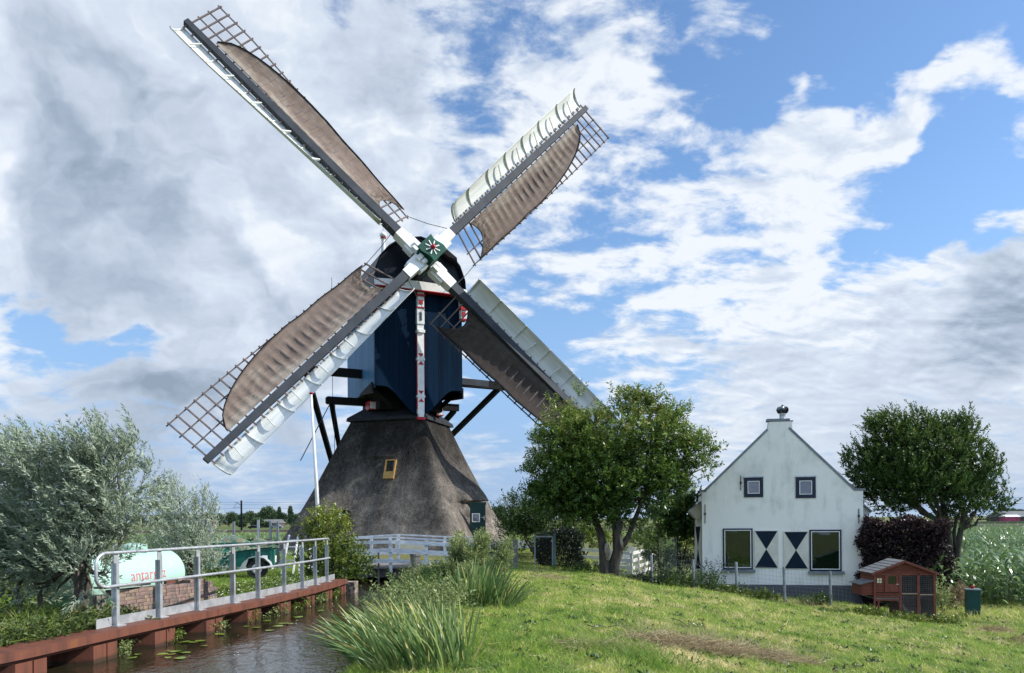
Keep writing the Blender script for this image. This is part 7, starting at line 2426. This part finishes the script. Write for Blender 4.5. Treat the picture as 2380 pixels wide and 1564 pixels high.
# railway: embankment, mast, wires
k = MB()
k.prism([Vector((-900, 199, -0.9)), Vector((-900, 201.5, -0.35)), Vector((-900, 206, -0.35)), Vector((-900, 209, -0.9))], (1900, 0, 0))
tag(k.build('railway_bank', vary('track ballast', (0.055, 0.045, 0.035), (0.035, 0.03, 0.025), 0.4, 0.95)), 'dark railway bank crossing the fields', kind='structure')
def mast(px, lab):
    b0 = Vector(((px - CX) / F * 203, 203, -0.4))
    r_ = empty('railway_mast', b0, lab, 'mast', 'railway masts')
    k = MB(); k.bar(b0, b0 + UP * 7.9, 0.42, 0.42, w2=0.32)
    k.build('pole', TAR, r_)
    k = MB(); k.bar(b0 + UP * 6.5, b0 + Vector((-1.2, 0, 7.4)), 0.10); k.bar(b0 + Vector((-1.2, 0, 7.4)), b0 + Vector((-1.9, 0, 7.45)), 0.10)
    k.bar(b0 + Vector((0.0, 0, 6.2)), b0 + Vector((-2.1, 0, 5.9)), 0.07); k.bar(b0 + Vector((-2.1, 0, 5.95)), b0 + Vector((-1.1, 0, 7.3)), 0.06)
    k.build('bracket', TAR, r_)
    return b0
m0 = mast(561, 'dark railway mast with a bracket arm left of the mill')
m1 = mast(1245, 'far railway mast hanger right of the mill') if False else None
for dz_, lab in ((7.5, 'topmost thin railway wire crossing the sky'), (6.9, 'second thin railway wire below the topmost'), (5.9, 'lowest contact wire of the railway')):
    k = MB(); pts = []
    for i in range(61):
        x_ = -420 + i * 15
        sag = 0.5 * (((x_ - m0.x) / 60) % 1.0 - 0.5) ** 2 * 4 - 0.5
        pts.append(Vector((x_, 203, -0.4 + dz_ + (sag * 0.8 if dz_ < 7.6 else 0))))
    k.tube(pts, 0.028, 4, cap=False)
    tag(k.build('railway_wire', TAR), lab, 'wire', 'railway wires')
# lorry, barns, cars
lo = Vector(((503 - CX) / F * 330, 330, -0.9))
lor = empty('lorry', lo, 'red and white lorry with a long white trailer far behind the willow', 'lorry')
k = MB(); k.box(lo.x - 2.6, lo.x - 0.2, 328.8, 331.2, -0.2, 2.4); k.build('cab', vary('red lorry paint', (0.5, 0.02, 0.03), (0.4, 0.02, 0.03), 1, .4), lor, bevel=0.15)
k = MB(); k.box(lo.x - 1.2, lo.x - 0.15, 328.7, 331.3, 0.9, 1.9); k.build('windscreen', GLASS, lor)
k = MB(); k.box(lo.x - 18, lo.x - 3.0, 328.8, 331.2, 0.3, 2.7); k.build('trailer_box', vary('grey tarpaulin', (0.3, 0.32, 0.32), (0.2, .22, .22), 1, .7), lor)
k = MB(); k.box(lo.x - 18, lo.x - 3.0, 328.7, 331.3, 2.7, 2.95); k.build('roof_edge', WHITE, lor)
for xx in (-1.2, -4.5, -14, -15.5, -17):
    k = MB(); k.lathe((lo.x + xx, 328.7, -0.42), [(0.1, 0), (0.5, 0), (0.5, 0.3), (0.1, 0.3)], 14, axis=(0, 1, 0)); k.build('wheel', RUBBER, lor)
def barn(px, d, w_, h_, rh, lab, wall, roofm, dp_=12):
    o_ = Vector(((px - CX) / F * d, d, -0.9))
    r_ = empty('barn', o_, lab, 'barn')
    k = MB(); k.box(o_.x, o_.x + w_, d, d + dp_, -0.9, -0.9 + h_); k.build('wall', wall, r_)
    k = MB(); k.prism([Vector((o_.x - .3, d - .4, -0.9 + h_ + 0.02)), Vector((o_.x - .3, d + dp_ / 2, -0.9 + h_ + rh)), Vector((o_.x - .3, d + dp_ + .4, -0.9 + h_ + 0.02))], (w_ + .6, 0, 0)); k.build('roof', roofm, r_)
    return o_, r_
GR = vary('far grey roof', (0.16, 0.165, 0.17), (0.12, .125, .13), 0.2, .8); BRW = vary('far brown wall', (0.10, 0.075, 0.065), (0.07, .055, .05), 0.3, .8)
barn(598, 345, 9, 1.9, 1.8, 'low grey roofed barn before the distant trees left of the mill', BRW, GR)
o_, r_ = barn(2337, 340, 40, 2.3, 2.6, 'long grey roofed farm shed at the right edge of the horizon', BRW, GR, 14)
for i, xx in enumerate((5, 13)):
    k = MB(); k.box(o_.x + xx, o_.x + xx + 2.2, 338.6, 339.6, 1.9, 2.4); k.build('skylight', WHITE, r_)
o_, r_ = barn(2337, 300, 5.5, 2.4, 0.8, 'small pink fronted shed before the long farm shed', vary('pink boards', (0.45, 0.08, 0.16), (0.3, .05, .1), .4, .7), WHITE, 4)
k = MB(); k.box(-0.9 * 0 + o_.x - 30, o_.x + 60, 270, 271, -0.9, 0.0)
tag(k.build('far_bank', vary('pale verge', (0.16, 0.17, 0.12), (0.12, .13, .08), .1, .9)), 'pale road verge in front of the far farm', kind='structure')
for i, (px, lab) in enumerate(((590, 'dark car with a white rear on the far road left of the mast'), (640, 'small dark car on the far road nearer the mill'))):
    cpt = Vector(((px - CX) / F * 260, 260, -0.6))
    r_ = empty('car', cpt, lab, 'car', 'cars on the far road')
    k = MB(); k.prism([cpt + Vector(q_) for q_ in ((-2.1, 0, 0.3), (-2.1, 0, 0.85), (-1.3, 0, 0.95), (-0.7, 0, 1.4), (0.9, 0, 1.4), (1.6, 0, 0.95), (2.2, 0, 0.85), (2.2, 0, 0.3))], (0, 1.7, 0)); k.build('body', TAR if i == 0 else STEEL, r_)
    k = MB(); k.prism([cpt + Vector(q_) for q_ in ((-0.9, -0.02, 1.0), (-0.6, -0.02, 1.33), (0.8, -0.02, 1.33), (1.2, -0.02, 1.0))], (0, 0.02, 0)); k.build('window', SKYGLASS, r_)
    for xx in (-1.3, 1.4):
        k = MB(); k.lathe(cpt + Vector((xx, -0.03, 0.3)), [(0.05, 0), (0.32, 0), (0.32, 0.2), (0.05, .2)], 12, axis=(0, 1, 0)); k.build('wheel', RUBBER, r_)
# far fields in slightly different greens
for i, (y0, y1, c1, c2, lab) in enumerate(((90, 196, (0.10, 0.14, 0.03), (0.12, 0.15, 0.04), 'flat green field between the maize and the railway'), (214, 262, (0.12, 0.15, 0.05), (0.14, 0.16, 0.06), 'pale green strip beyond the railway'), (272, 380, (0.07, 0.11, 0.03), (0.09, 0.12, 0.04), 'green pasture before the far trees'))):
    k = MB(); k.sheet([[Vector((-1500 + 300 * j, yv, -0.9 + 0.02 + 0.0 * i)) for j in range(11)] for yv in (y0, (y0 + y1) / 2, y1)])
    tag(k.build('field', vary('far field %s' % 'abc'[i], c1, c2, 0.05, 0.95, spec=0.1), fix=False), lab, kind='structure')
